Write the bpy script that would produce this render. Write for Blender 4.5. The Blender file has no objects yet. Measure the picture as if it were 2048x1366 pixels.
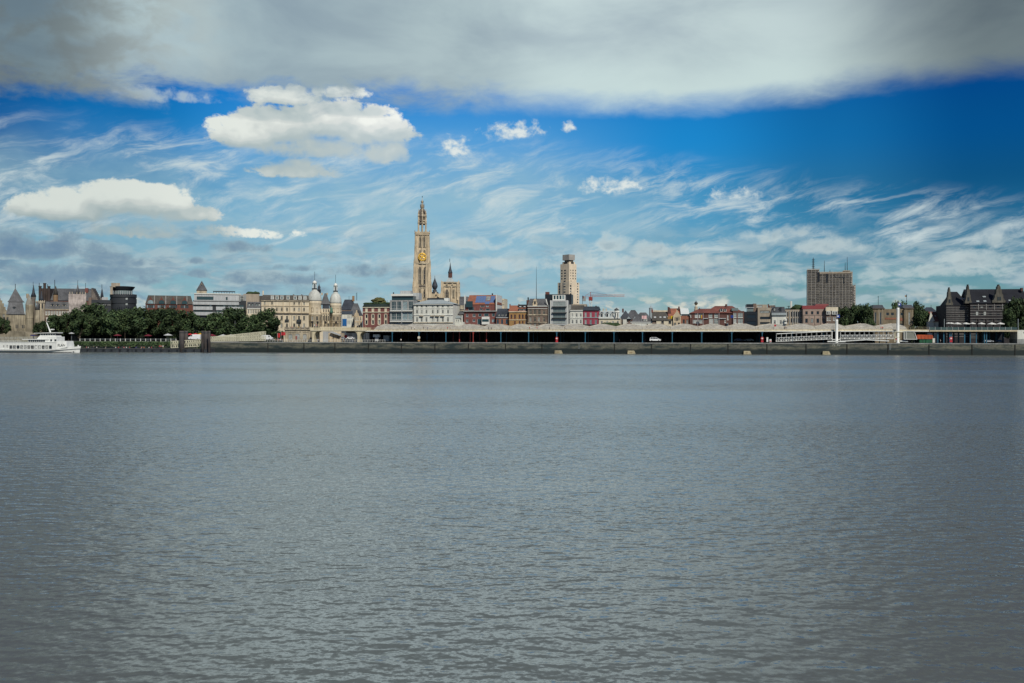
import bpy, bmesh, math, random
from mathutils import Vector, Matrix
R = math.radians
random.seed(7)
S = bpy.context.scene
COL = S.collection
# ------------------------------------------------------------------ camera
F = 2048*35/36.0
CAMH = 5.33
ROLL = 0.00188
PITCH = 1.2/F
right = Vector((math.cos(ROLL), 0, math.sin(ROLL)))
fwd = Vector((0, math.cos(PITCH), math.sin(PITCH)))
up = right.cross(fwd).normalized()
fwd = up.cross(right).normalized()
cd = bpy.data.cameras.new('camera'); cam = bpy.data.objects.new('camera', cd); COL.objects.link(cam)
cd.lens = 35; cd.sensor_width = 36; cd.clip_end = 20000; cd.clip_start = 0.5
m = Matrix((right, up, -fwd)).transposed().to_4x4(); m.translation = Vector((0, 0, CAMH))
cam.matrix_world = m
S.camera = cam
# ------------------------------------------------------------------ quay frame: u along the quay, v inland, z up
T = math.atan(0.165)
EU = Vector((math.cos(T), -math.sin(T), 0)); EV = Vector((math.sin(T), math.cos(T), 0))
P0 = Vector((0, 474, 0))
G = 5.2          # level of the quay and the town
def at(px, py, v):
    d = right*((px-1024)/F) - up*((py-683)/F) + fwd
    o = Vector((0, 0, CAMH))
    t = (v - (o-P0).dot(EV))/d.dot(EV)
    p = o + d*t
    return (p-P0).dot(EU), p.z
def world(u, v, z=0.0): return P0 + EU*u + EV*v + Vector((0, 0, z))
# ------------------------------------------------------------------ tags and links
def tag(o, label=None, cat=None, group=None, kind=None):
    if label: o['label'] = label
    if cat: o['category'] = cat
    if group: o['group'] = group
    if kind: o['kind'] = kind
    return o
def empty(name, label, cat, u, v, z=G, rz=0.0, group=None):
    o = bpy.data.objects.new(name, None); COL.objects.link(o)
    o.location = world(u, v, z); o.rotation_euler = (0, 0, -T+rz); o.empty_display_size = 1
    return tag(o, label, cat, group)
def put(name, me, mt, parent=None, loc=(0, 0, 0), rot=(0, 0, 0), sc=(1, 1, 1)):
    o = bpy.data.objects.new(name, me); COL.objects.link(o)
    if parent is not None: o.parent = parent
    o.location = loc; o.rotation_euler = rot; o.scale = sc
    if mt is not None and len(me.materials) == 0: me.materials.append(mt)
    return o
def fin(bm, name, smooth=False):
    bmesh.ops.recalc_face_normals(bm, faces=bm.faces)
    me = bpy.data.meshes.new(name); bm.to_mesh(me); bm.free()
    if smooth: me.polygons.foreach_set('use_smooth', [True]*len(me.polygons))
    return me
def obj(name, bm, mt, parent=None, smooth=False, loc=(0, 0, 0), rot=(0, 0, 0)):
    return put(name, fin(bm, name, smooth), mt, parent, loc, rot)
NB = bmesh.new
# ------------------------------------------------------------------ shapes
def hexa(bm, b, t):
    vs = [bm.verts.new(p) for p in b+t]
    n = len(b)
    bm.faces.new(vs[:n][::-1]); bm.faces.new(vs[n:])
    for i in range(n):
        j = (i+1) % n
        bm.faces.new((vs[i], vs[j], vs[n+j], vs[n+i]))
def box(bm, x0, x1, y0, y1, z0, z1):
    hexa(bm, [(x0, y0, z0), (x1, y0, z0), (x1, y1, z0), (x0, y1, z0)], [(x0, y0, z1), (x1, y0, z1), (x1, y1, z1), (x0, y1, z1)])
def frus(bm, x0, x1, y0, y1, z0, z1, ix, iy):
    hexa(bm, [(x0, y0, z0), (x1, y0, z0), (x1, y1, z0), (x0, y1, z0)], [(x0+ix, y0+iy, z1), (x1-ix, y0+iy, z1), (x1-ix, y1-iy, z1), (x0+ix, y1-iy, z1)])
def poly(bm, pts): return bm.faces.new([bm.verts.new(p) for p in pts])
def roofx(bm, x0, x1, y0, y1, z0, z1, hip=0.0, th=0.0):      # ridge along x
    ym = (y0+y1)/2
    a, b, c, d = [bm.verts.new(p) for p in ((x0, y0, z0), (x1, y0, z0), (x1, y1, z0), (x0, y1, z0))]
    e, f = bm.verts.new((x0+hip, ym, z1)), bm.verts.new((x1-hip, ym, z1))
    for q in ((a, b, f, e), (c, d, e, f), (b, c, f), (d, a, e), (d, c, b, a)): bm.faces.new(q)
def roofy(bm, x0, x1, y0, y1, z0, z1, hip=0.0):              # ridge along y (gable to the river)
    xm = (x0+x1)/2
    a, b, c, d = [bm.verts.new(p) for p in ((x0, y0, z0), (x1, y0, z0), (x1, y1, z0), (x0, y1, z0))]
    e, f = bm.verts.new((xm, y0+hip, z1)), bm.verts.new((xm, y1-hip, z1))
    for q in ((a, b, e), (b, c, f, e), (c, d, f), (d, a, e, f), (d, c, b, a)): bm.faces.new(q)
def lathe(bm, cx, cy, prof, n=16, sq=1.0):
    rings = []
    for r, z in prof:
        if r < 1e-4: rings.append([bm.verts.new((cx, cy, z))])
        else: rings.append([bm.verts.new((cx+r*math.cos(2*math.pi*(i+.5)/n), cy+sq*r*math.sin(2*math.pi*(i+.5)/n), z)) for i in range(n)])
    for A, B_ in zip(rings, rings[1:]):
        if len(A) == 1 and len(B_) == 1: continue
        for i in range(n):
            j = (i+1) % n
            if len(A) == 1: bm.faces.new((A[0], B_[i], B_[j]))
            elif len(B_) == 1: bm.faces.new((A[i], A[j], B_[0]))
            else: bm.faces.new((A[i], A[j], B_[j], B_[i]))
    if len(rings[0]) > 1: bm.faces.new(rings[0][::-1])
    if len(rings[-1]) > 1: bm.faces.new(rings[-1])
def bar(bm, p, q, r, n=6, r2=None):
    p, q = Vector(p), Vector(q); d = (q-p)
    if d.length < 1e-6: return
    a = d.orthogonal().normalized(); b = d.cross(a).normalized(); r2 = r if r2 is None else r2
    A = [bm.verts.new(p+(a*math.cos(2*math.pi*i/n)+b*math.sin(2*math.pi*i/n))*r) for i in range(n)]
    B_ = [bm.verts.new(q+(a*math.cos(2*math.pi*i/n)+b*math.sin(2*math.pi*i/n))*r2) for i in range(n)]
    for i in range(n):
        j = (i+1) % n; bm.faces.new((A[i], A[j], B_[j], B_[i]))
    bm.faces.new(A[::-1]); bm.faces.new(B_)
def extr(bm, pts, y0, y1):                                   # outline in x,z pushed from y0 to y1
    hexa(bm, [(x, y0, z) for x, z in pts], [(x, y1, z) for x, z in pts])
# ------------------------------------------------------------------ materials
def nodes(name):
    mt = bpy.data.materials.new(name); mt.use_nodes = True
    nt = mt.node_tree; return mt, nt, nt.nodes['Principled BSDF']
MC = {}
def mat(name, c, rough=.85, var=.25, streak=.25, metal=0.0, spec=.3, scale=.25, course=0.0, tint=None):
    """weathered surface: broad patches, vertical run-off streaks, fine grain, optional horizontal courses"""
    if name in MC: return MC[name]
    mt, nt, p = nodes(name); L = nt.links.new; N = nt.nodes.new
    g = N('ShaderNodeNewGeometry')
    def noise(sc, sx, sy, sz, det, off):
        mp = N('ShaderNodeMapping'); mp.inputs['Scale'].default_value = (sx*sc, sy*sc, sz*sc); mp.inputs['Location'].default_value = (off, off*1.7, off*.6)
        L(g.outputs['Position'], mp.inputs['Vector'])
        n = N('ShaderNodeTexNoise'); n.inputs['Scale'].default_value = 1; n.inputs['Detail'].default_value = det
        L(mp.outputs[0], n.inputs['Vector']); return n.outputs['Fac']
    h = (hash_s(name) % 97)
    def rng(f, lo, hi):
        r = N('ShaderNodeMapRange'); r.inputs['From Min'].default_value = .3; r.inputs['From Max'].default_value = .7
        r.inputs['To Min'].default_value = lo; r.inputs['To Max'].default_value = hi; L(f, r.inputs['Value']); return r.outputs[0]
    def mul(a, b):
        q = N('ShaderNodeMath'); q.operation = 'MULTIPLY'; L(a, q.inputs[0]); L(b, q.inputs[1]); return q.outputs[0]
    f = mul(rng(noise(scale, 1, 1, 1, 4, h), 1-var, 1+var*.6), rng(noise(1.6, 1, 1, .09, 3, h+3), 1-streak, 1+streak*.4))
    f = mul(f, rng(noise(5, 1, 1, 1.8, 2, h+9), .88, 1.12))
    if course:
        w = N('ShaderNodeTexWave'); w.wave_type = 'BANDS'; w.bands_direction = 'Z'; w.inputs['Scale'].default_value = course
        w.inputs['Distortion'].default_value = .6; L(g.outputs['Position'], w.inputs['Vector'])
        r = N('ShaderNodeMapRange'); r.inputs['To Min'].default_value = .85; r.inputs['To Max'].default_value = 1.08; L(w.outputs['Fac'], r.inputs['Value'])
        f = mul(f, r.outputs[0])
    v = N('ShaderNodeVectorMath'); v.operation = 'SCALE'; v.inputs[0].default_value = c[:3]; L(f, v.inputs['Scale'])
    if tint:
        mx = N('ShaderNodeMix'); mx.data_type = 'RGBA'; L(rng(noise(.5, 1, 1, 1, 5, h+31), 0, .8), mx.inputs['Factor'])
        L(v.outputs[0], mx.inputs['A']); v2 = N('ShaderNodeVectorMath'); v2.operation = 'SCALE'; v2.inputs[0].default_value = tint; L(f, v2.inputs['Scale']); L(v2.outputs[0], mx.inputs['B'])
        L(mx.outputs['Result'], p.inputs['Base Color'])
    else: L(v.outputs[0], p.inputs['Base Color'])
    p.inputs['Roughness'].default_value = rough; p.inputs['Metallic'].default_value = metal
    p.inputs['Specular IOR Level'].default_value = spec
    MC[name] = mt; return mt
def hash_s(s):
    h = 0
    for ch in s: h = (h*31+ord(ch)) % 100003
    return h
def glassmat(name, dark=(.012, .02, .03), pale=(.32, .34, .32), share=.22, rough=.08):
    if name in MC: return MC[name]
    mt, nt, p = nodes(name); L = nt.links.new; N = nt.nodes.new
    oi = N('ShaderNodeObjectInfo'); r = N('ShaderNodeMath'); r.operation = 'LESS_THAN'; r.inputs[1].default_value = share; L(oi.outputs['Random'], r.inputs[0])
    g = N('ShaderNodeNewGeometry'); n = N('ShaderNodeTexNoise'); n.inputs['Scale'].default_value = .9; L(g.outputs['Position'], n.inputs['Vector'])
    q = N('ShaderNodeMath'); q.operation = 'MULTIPLY'; L(r.outputs[0], q.inputs[0]); L(n.outputs['Fac'], q.inputs[1])
    q2 = N('ShaderNodeMath'); q2.operation = 'MULTIPLY'; q2.inputs[1].default_value = 1.5; q2.use_clamp = True; L(q.outputs[0], q2.inputs[0])
    mx = N('ShaderNodeMix'); mx.data_type = 'RGBA'; mx.inputs['A'].default_value = (*dark, 1); mx.inputs['B'].default_value = (*pale, 1)
    L(q2.outputs[0], mx.inputs['Factor']); L(mx.outputs['Result'], p.inputs['Base Color'])
    p.inputs['Roughness'].default_value = rough; p.inputs['Specular IOR Level'].default_value = .55
    MC[name] = mt; return mt
M = dict(
    stone=mat('limestone', (.58, .48, .33), var=.3, streak=.35, course=.5),
    stone2=mat('grey_limestone', (.47, .41, .30), var=.35, streak=.5),
    stoned=mat('dark_stone', (.16, .14, .12), var=.4, streak=.4),
    castle=mat('castle_stone', (.30, .265, .19), var=.4, streak=.4, course=.6),
    cream=mat('cream_render', (.60, .525, .385), var=.15, streak=.2),
    creampale=mat('pale_cream_paint', (.62, .56, .42), var=.12, streak=.2),
    white=mat('white_render', (.61, .62, .56), var=.1, streak=.16),
    whitep=mat('white_paint', (.67, .68, .63), var=.06, streak=.08, rough=.5),
    zinc=mat('grey_zinc_roof', (.32, .37, .38), var=.12, streak=.15, rough=.55),
    slate=mat('dark_slate', (.045, .055, .07), var=.35, streak=.3, rough=.6, course=.9),
    slateg=mat('grey_slate', (.10, .105, .11), var=.35, streak=.35, rough=.65, course=.9),
    slatebr=mat('brown_slate', (.085, .08, .07), var=.3, streak=.3, course=.9),
    tilered=mat('red_roof_tile', (.18, .068, .052), var=.3, streak=.25, course=.8),
    tileor=mat('orange_roof_tile', (.29, .115, .07), var=.25, streak=.25, course=.8),
    tilebr=mat('brown_roof_tile', (.14, .055, .04), var=.3, streak=.25, course=.8),
    brick=mat('red_brick', (.19, .075, .066), var=.2, streak=.2),
    brickd=mat('dark_brown_brick', (.12, .06, .05), var=.25, streak=.25),
    bricko=mat('orange_brick', (.28, .125, .08), var=.2, streak=.2),
    bricky=mat('yellow_brick', (.36, .215, .085), var=.2, streak=.2),
    brickg=mat('grey_brown_brick', (.20, .15, .12), var=.25, streak=.3),
    bricktan=mat('tan_brick', (.24, .18, .11), var=.25, streak=.25, tint=(.26, .13, .06)),
    pinkst=mat('pinkish_stone', (.34, .26, .215), var=.15, streak=.2),
    pinkred=mat('crimson_paint', (.32, .055, .085), var=.15, streak=.2),
    grey=mat('grey_concrete', (.30, .31, .30), var=.15, streak=.3),
    greyl=mat('pale_grey_panel', (.42, .44, .44), var=.1, streak=.2, rough=.5),
    beige=mat('beige_concrete', (.36, .31, .24), var=.15, streak=.25),
    blackp=mat('black_cladding', (.018, .022, .028), var=.2, streak=.1, rough=.4),
    dark=mat('dark_grey_metal', (.035, .04, .045), var=.2, streak=.1, rough=.5),
    iron=mat('black_iron', (.02, .02, .022), rough=.6),
    shaderoof=mat('shed_roof_sheet', (.40, .385, .33), var=.3, streak=.3, rough=.9, scale=.5),
    shedcream=mat('cream_steel_paint', (.60, .53, .36), var=.12, streak=.3, rough=.5),
    blue=mat('blue_steel_paint', (.03, .12, .19), var=.15, streak=.2, rough=.45),
    redp=mat('red_steel_paint', (.30, .05, .04), var=.15, streak=.2, rough=.5),
    gold=mat('gilded_metal', (.85, .52, .07), var=.1, streak=.1, rough=.4, metal=.15),
    rust=mat('rusty_steel', (.085, .068, .06), var=.35, streak=.45, rough=.8, tint=(.06, .062, .066)),
    scaff=mat('scaffold_steel', (.44, .41, .36), var=.15, streak=.1),
    sheet=mat('wrapping_sheet', (.42, .37, .34), var=.3, streak=.25, scale=.6),
    glass=glassmat('window_glass'),
    glassb=glassmat('blue_green_glass', (.02, .05, .06), (.25, .34, .36), .3),
    glassl=glassmat('pale_curtain_glass', (.15, .19, .19), (.4, .42, .4), .5),
    panel=mat('solar_panel', (.10, .16, .30), var=.1, streak=.05, rough=.25),
)
# ------------------------------------------------------------------ sun and sky
SUN_AZ, SUN_EL = R(24), R(43)           # behind the camera, to the right
sdir = Vector((math.sin(SUN_AZ)*math.cos(SUN_EL), -math.cos(SUN_AZ)*math.cos(SUN_EL), math.sin(SUN_EL)))
sl = bpy.data.lights.new('sun', 'SUN'); sl.energy = 4.0; sl.angle = R(.55); sl.color = (1, .93, .80)
so = bpy.data.objects.new('sun', sl); COL.objects.link(so); so.rotation_euler = (-sdir).to_track_quat('-Z', 'Y').to_euler()
W = bpy.data.worlds.new('World'); S.world = W; W.use_nodes = True
wt = W.node_tree
for n in list(wt.nodes): wt.nodes.remove(n)
WL = wt.links.new
class V:                                # tiny expression helper over shader nodes
    def __init__(s, k): s.k = k
    def __add__(a, b): return mth('ADD', a, b)
    def __radd__(a, b): return mth('ADD', a, b)
    def __sub__(a, b): return mth('SUBTRACT', a, b)
    def __rsub__(a, b): return mth('SUBTRACT', b, a)
    def __mul__(a, b): return mth('MULTIPLY', a, b)
    def __rmul__(a, b): return mth('MULTIPLY', a, b)
def plug(sock, a):
    if isinstance(a, V): WL(a.k, sock)
    else: sock.default_value = a
def mth(op, a, b=0.0, c=None, clamp=False):
    n = wt.nodes.new('ShaderNodeMath'); n.operation = op; n.use_clamp = clamp
    plug(n.inputs[0], a); plug(n.inputs[1], b)
    if c is not None: plug(n.inputs[2], c)
    return V(n.outputs[0])
def vmax(a, b): return mth('MAXIMUM', a, b)
def vmin(a, b): return mth('MINIMUM', a, b)
def sstep(x, a, b, lo=0.0, hi=1.0):
    n = wt.nodes.new('ShaderNodeMapRange'); n.interpolation_type = 'SMOOTHSTEP'
    plug(n.inputs['Value'], x); n.inputs['From Min'].default_value = a; n.inputs['From Max'].default_value = b
    n.inputs['To Min'].default_value = lo; n.inputs['To Max'].default_value = hi
    return V(n.outputs[0])
def vec(x, y, z=0.0):
    n = wt.nodes.new('ShaderNodeCombineXYZ'); plug(n.inputs[0], x); plug(n.inputs[1], y); plug(n.inputs[2], z); return V(n.outputs[0])
def noise2(x, y, scale=1, detail=5, rough=.55, dist=0.0, z=0.0):
    n = wt.nodes.new('ShaderNodeTexNoise'); n.noise_dimensions = '3D'
    plug(n.inputs['Vector'], vec(x, y, z)); n.inputs['Scale'].default_value = scale; n.inputs['Detail'].default_value = detail
    n.inputs['Roughness'].default_value = rough; n.inputs['Distortion'].default_value = dist
    return V(n.outputs['Fac'])
def mixc(f, a, b):
    n = wt.nodes.new('ShaderNodeMix'); n.data_type = 'RGBA'
    plug(n.inputs['Factor'], f)
    for nm, q in (('A', a), ('B', b)):
        if isinstance(q, V): WL(q.k, n.inputs[nm])
        else: n.inputs[nm].default_value = (*q, 1)
    return V(n.outputs['Result'])
def mulc(a, b):
    n = wt.nodes.new('ShaderNodeMix'); n.data_type = 'RGBA'; n.blend_type = 'MULTIPLY'; n.inputs['Factor'].default_value = 1
    for nm, q in (('A', a), ('B', b)):
        if isinstance(q, V): WL(q.k, n.inputs[nm])
        else: n.inputs[nm].default_value = (*q, 1)
    return V(n.outputs['Result'])
def ramp(x, stops, interp='EASE'):
    n = wt.nodes.new('ShaderNodeValToRGB'); n.color_ramp.interpolation = interp
    el = n.color_ramp.elements
    while len(el) < len(stops): el.new(.5)
    for e, (p, c) in zip(el, stops): e.position = p; e.color = (*c, 1)
    plug(n.inputs[0], x); return V(n.outputs[0])
def A_(px): return math.degrees(math.atan((px-1024)/F))
def E_(px, py): return math.degrees(math.atan((684.2+(px-1024)*ROLL-py)/F*math.cos(R(A_(px)))))
tc = wt.nodes.new('ShaderNodeTexCoord'); sp = wt.nodes.new('ShaderNodeSeparateXYZ'); WL(tc.outputs['Generated'], sp.inputs[0])
dx, dy, dz = (V(o) for o in sp.outputs)
az = mth('ARCTAN2', dx, dy)*57.29578            # degrees right of the view across the river
el = mth('ARCSINE', dz)*57.29578                # degrees above the horizon
K = 1/0.10                                      # background strength 0.10
def C(*c): return tuple(x*K for x in c)
sky = wt.nodes.new('ShaderNodeTexSky'); sky.sky_type = 'NISHITA'; sky.sun_disc = False
sky.sun_elevation = SUN_EL; sky.sun_rotation = math.pi-SUN_AZ; sky.altitude = 0; sky.air_density = 1.0; sky.dust_density = .6; sky.ozone_density = 2.5
base = V(sky.outputs[0])
# deep clean blue above, paler and greener towards the horizon
deep = ramp(el*(1/40), [(0, (.40, .52, .58)), (.10, (.29, .54, .66)), (.20, (.14, .58, .80)), (.29, (.05, .62, 1.02)), (.40, (.01, .50, 1.12)), (.6, (.01, .42, 1.1)), (1, (.02, .36, 1.0))])
base = mulc(base, deep)
side = ramp(mth('ABSOLUTE', az+2.0)*(1/60), [(0, (1.05, 1.05, 1.05)), (.2, (.95, .95, .97)), (.33, (.5, .60, .66)), (.45, (.12, .34, .46)), (1, (.2, .4, .5))])
base = mulc(base, mixc(sstep(el, 2, 9), (1, 1, 1), side))
colr = base
# warped coordinates shared by the layers
w1 = noise2(az, el*1.4, .32, 3, .5) - .5
w2 = noise2(az+31.0, el*1.4+7.0, .32, 3, .5) - .5
wa = az + w1*1.5
we = el + w2*.9
# thin veil and cirrus
top = 11.6 - vmax(az-1.0, 0.0)*.165
veil = sstep(top-we, -.8, 4.0)*sstep(noise2(wa, we*2.2, .22, 4, .55), .25, .7, .35, 1.0)
colr = mixc(sstep(mth('ABSOLUTE', az+5.0), 15, 4)*sstep(el, 15, 9)*.38, colr, C(.30, .50, .66))
colr = mixc(veil*sstep(az, 18, 0)*.72, colr, C(.34, .53, .61))
ca, sa = math.cos(R(14)), math.sin(R(14))
r1 = wa*ca + we*sa
r2 = we*ca - wa*sa
cir = noise2(r1*.30, r2*1.25, .8, 9, .66, .5)
mask = sstep(top-we, -.8, 1.6)*sstep(we, 2.5, 5.5)
patch = sstep(noise2(wa+11.0, we*1.5, .16, 3, .5), .34, .56, .35, 1.0)
colr = mixc(sstep(cir, .42, .72)*mask*patch*.9, colr, C(.60, .69, .70))
# rows of low stratocumulus with blue grey undersides
n1 = noise2(wa*.60, we*2.0, .50, 8, .58)
n1b = noise2(wa*.60, we*2.0+.9, .50, 5, .58)
low = sstep(el, 7.6, 3.6)
leftd = sstep(az, -10, -24)
aL = sstep(n1+leftd*.05, .43, .60)*low
cL = mixc(sstep(n1b-n1, -.10, .12), C(.40, .51, .55), mixc(leftd, C(.21, .34, .44), C(.145, .235, .34)))
colr = mixc(aL*.85, colr, cL)
n2 = noise2(wa*.8, we*1.5, .75, 8, .58)
aH = sstep(n2, .50, .60)*sstep(el, 3.0, 1.9)*sstep(el, .2, 1.2)
colr = mixc(aH*.9, colr, mixc(sstep(n2, .52, .68), C(.50, .54, .50), C(.78, .76, .64)))
colr = mixc(sstep(el, 2.6, .3)*.35, colr, C(.46, .56, .58))
# separate clouds, each a lumpy body with a flatter base
def clouds(lst, sx, sy, bx, by):
    f = None
    for cx, cy, rx, ry in lst:
        ca_, ce = A_(cx), E_(cx, cy); ra, re = rx*.0288, ry*.0288
        ux = (bx-ca_)*(1/ra)
        uy = (by-ce)*(1/re)
        uy = vmax(uy, uy*-1.7)
        q = 1.0 - (ux*ux + uy*uy)
        q = vmax(q, -3.0)*min(1.15, max(.45, re/1.15))
        f = q if f is None else vmax(f, q)
    return f
def body(lst, amp, sc, ox=0.0, oy=0.0, det=9):
    x = az + w1*1.0 + ox
    y = el + w2*.5 + oy
    f = clouds(lst, 1, 1, x, y)
    n = noise2(x, y*1.25, sc, det, .60, .12, 3.0)
    return f + (n-.5)*amp
DARK = [(30, 470, 120, 16), (250, 545, 110, 16), (70, 500, 150, 34), (215, 520, 90, 26), (120, 555, 210, 30), (455, 497, 80, 15), (382, 523, 38, 9), (388, 550, 48, 12), (600, 537, 60, 10), (560, 562, 130, 18), (740, 545, 110, 20), (650, 585, 120, 16)]
f = body(DARK, 2.4, .8)
colr = mixc(sstep(f, -.1, .6)*.9, colr, mixc(sstep(f, .1, 1.2), C(.25, .36, .43), C(.14, .24, .36)))
SOFT = [(300, 190, 60, 16), (375, 200, 50, 12), (940, 490, 70, 20), (1225, 487, 38, 26), (1312, 502, 64, 22), (1180, 522, 95, 20), (1400, 527, 115, 18), (1560, 472, 95, 18), (1652, 492, 74, 22), (1950, 522, 62, 26), (1985, 486, 42, 17), (1300, 548, 165, 16), (1000, 532, 125, 16), (1850, 548, 125, 18), (1500, 563, 155, 16)]
f = body(SOFT, 2.3, .9)
colr = mixc(sstep(f, -.2, .7)*.75, colr, mixc(sstep(f, 1.1, .1), C(.36, .46, .50), C(.62, .70, .69)))
WHITE = [(497, 272, 88, 46), (560, 262, 105, 50), (660, 252, 105, 56), (735, 268, 95, 56), (640, 298, 150, 34), (765, 305, 58, 40),
         (575, 196, 78, 24), (668, 188, 70, 14), (590, 340, 92, 24), (135, 420, 110, 38), (265, 408, 120, 46), (350, 428, 75, 26),
         (280, 463, 115, 19), (470, 468, 105, 14)]
f = body(WHITE, 2.3, 1.15)
fs = body(WHITE, 1.5, .62, 0, 0, 2)
f2 = body(WHITE, 1.5, .62, -.35, 1.0, 2)
sh = sstep(fs-f2 + (f-fs)*.30, -.25, 1.4)
cW = ramp(sh, [(0, C(.50, .58, .59)), (.35, C(.62, .68, .67)), (.65, C(.75, .78, .75)), (1, C(.92, .94, .88))])
cW = mulc(cW, ramp(az*(1/60)+.5, [(.08, (.72, .76, .76)), (.28, (.86, .88, .87)), (.38, (1, 1, 1))]))
under = sstep(fs-f2, .15, -.7)
aW = mixc(under, sstep(f, -.18, .28), sstep(f, -.15, 1.15))
colr = mixc(aW*.97, colr, cW)
SMALL = [(911, 300, 34, 30), (1030, 265, 66, 24), (1137, 257, 18, 13), (1228, 374, 66, 26), (1462, 391, 46, 18)]
f = body(SMALL, 3.0, 1.5)
colr = mixc(sstep(f, -.1, .85)*.9, colr, mixc(sstep(f, .2, 1.1), C(.60, .69, .71), C(.80, .84, .80)))
# broad grey sheet overhead with a clean lower edge
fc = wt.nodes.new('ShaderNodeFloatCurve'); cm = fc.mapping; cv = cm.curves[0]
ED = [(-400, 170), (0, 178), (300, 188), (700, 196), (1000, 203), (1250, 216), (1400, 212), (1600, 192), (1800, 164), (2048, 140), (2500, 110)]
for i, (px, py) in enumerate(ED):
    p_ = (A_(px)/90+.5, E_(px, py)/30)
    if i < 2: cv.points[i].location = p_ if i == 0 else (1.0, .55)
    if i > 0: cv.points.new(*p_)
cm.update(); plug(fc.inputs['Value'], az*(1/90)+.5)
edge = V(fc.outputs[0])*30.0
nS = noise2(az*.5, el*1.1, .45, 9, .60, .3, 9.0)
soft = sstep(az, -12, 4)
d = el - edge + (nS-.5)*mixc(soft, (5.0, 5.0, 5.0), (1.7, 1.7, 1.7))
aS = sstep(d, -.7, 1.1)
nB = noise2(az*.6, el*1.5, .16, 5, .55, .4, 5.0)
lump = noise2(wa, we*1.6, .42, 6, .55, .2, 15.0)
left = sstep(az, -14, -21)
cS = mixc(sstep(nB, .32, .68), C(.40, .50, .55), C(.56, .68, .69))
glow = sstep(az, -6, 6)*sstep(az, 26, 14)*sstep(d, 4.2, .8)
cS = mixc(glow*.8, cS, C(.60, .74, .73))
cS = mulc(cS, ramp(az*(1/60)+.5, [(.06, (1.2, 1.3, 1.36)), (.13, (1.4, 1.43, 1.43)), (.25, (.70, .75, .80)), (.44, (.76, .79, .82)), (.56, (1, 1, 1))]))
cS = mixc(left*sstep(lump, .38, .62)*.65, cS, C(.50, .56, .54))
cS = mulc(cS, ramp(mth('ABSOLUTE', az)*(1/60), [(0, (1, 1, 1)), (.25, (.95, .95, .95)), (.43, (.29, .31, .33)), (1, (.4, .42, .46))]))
# bright cloud added above the frame to brighten the river's reflection
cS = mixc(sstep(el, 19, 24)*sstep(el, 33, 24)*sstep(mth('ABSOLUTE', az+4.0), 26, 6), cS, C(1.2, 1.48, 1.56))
cS = mixc(sstep(el, 25, 38)*.8, cS, C(.13, .22, .32))  # dimmed higher up so the near water reflects less
# sheet thinned above the frame, mostly at the sides, so the river darkens there
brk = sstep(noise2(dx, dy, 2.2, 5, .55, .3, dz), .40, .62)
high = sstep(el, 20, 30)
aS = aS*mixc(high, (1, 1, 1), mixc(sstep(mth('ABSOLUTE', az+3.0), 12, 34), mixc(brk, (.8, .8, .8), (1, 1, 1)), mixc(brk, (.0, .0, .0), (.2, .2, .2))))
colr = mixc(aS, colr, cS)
colr = mixc(sstep(el, -.5, -3), colr, C(.12, .13, .12))
bg = wt.nodes.new('ShaderNodeBackground'); bg.inputs['Strength'].default_value = .10; WL(colr.k, bg.inputs['Color'])
wo = wt.nodes.new('ShaderNodeOutputWorld'); WL(bg.outputs[0], wo.inputs['Surface'])
W.cycles.sampling_method = 'MANUAL'; W.cycles.sample_map_resolution = 512
S.view_settings.view_transform = 'Standard'; S.view_settings.look = 'None'; S.view_settings.exposure = 0; S.view_settings.gamma = 1
S.cycles.max_bounces = 6; S.cycles.diffuse_bounces = 3; S.cycles.glossy_bounces = 3; S.cycles.caustics_reflective = False; S.cycles.caustics_refractive = False
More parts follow.
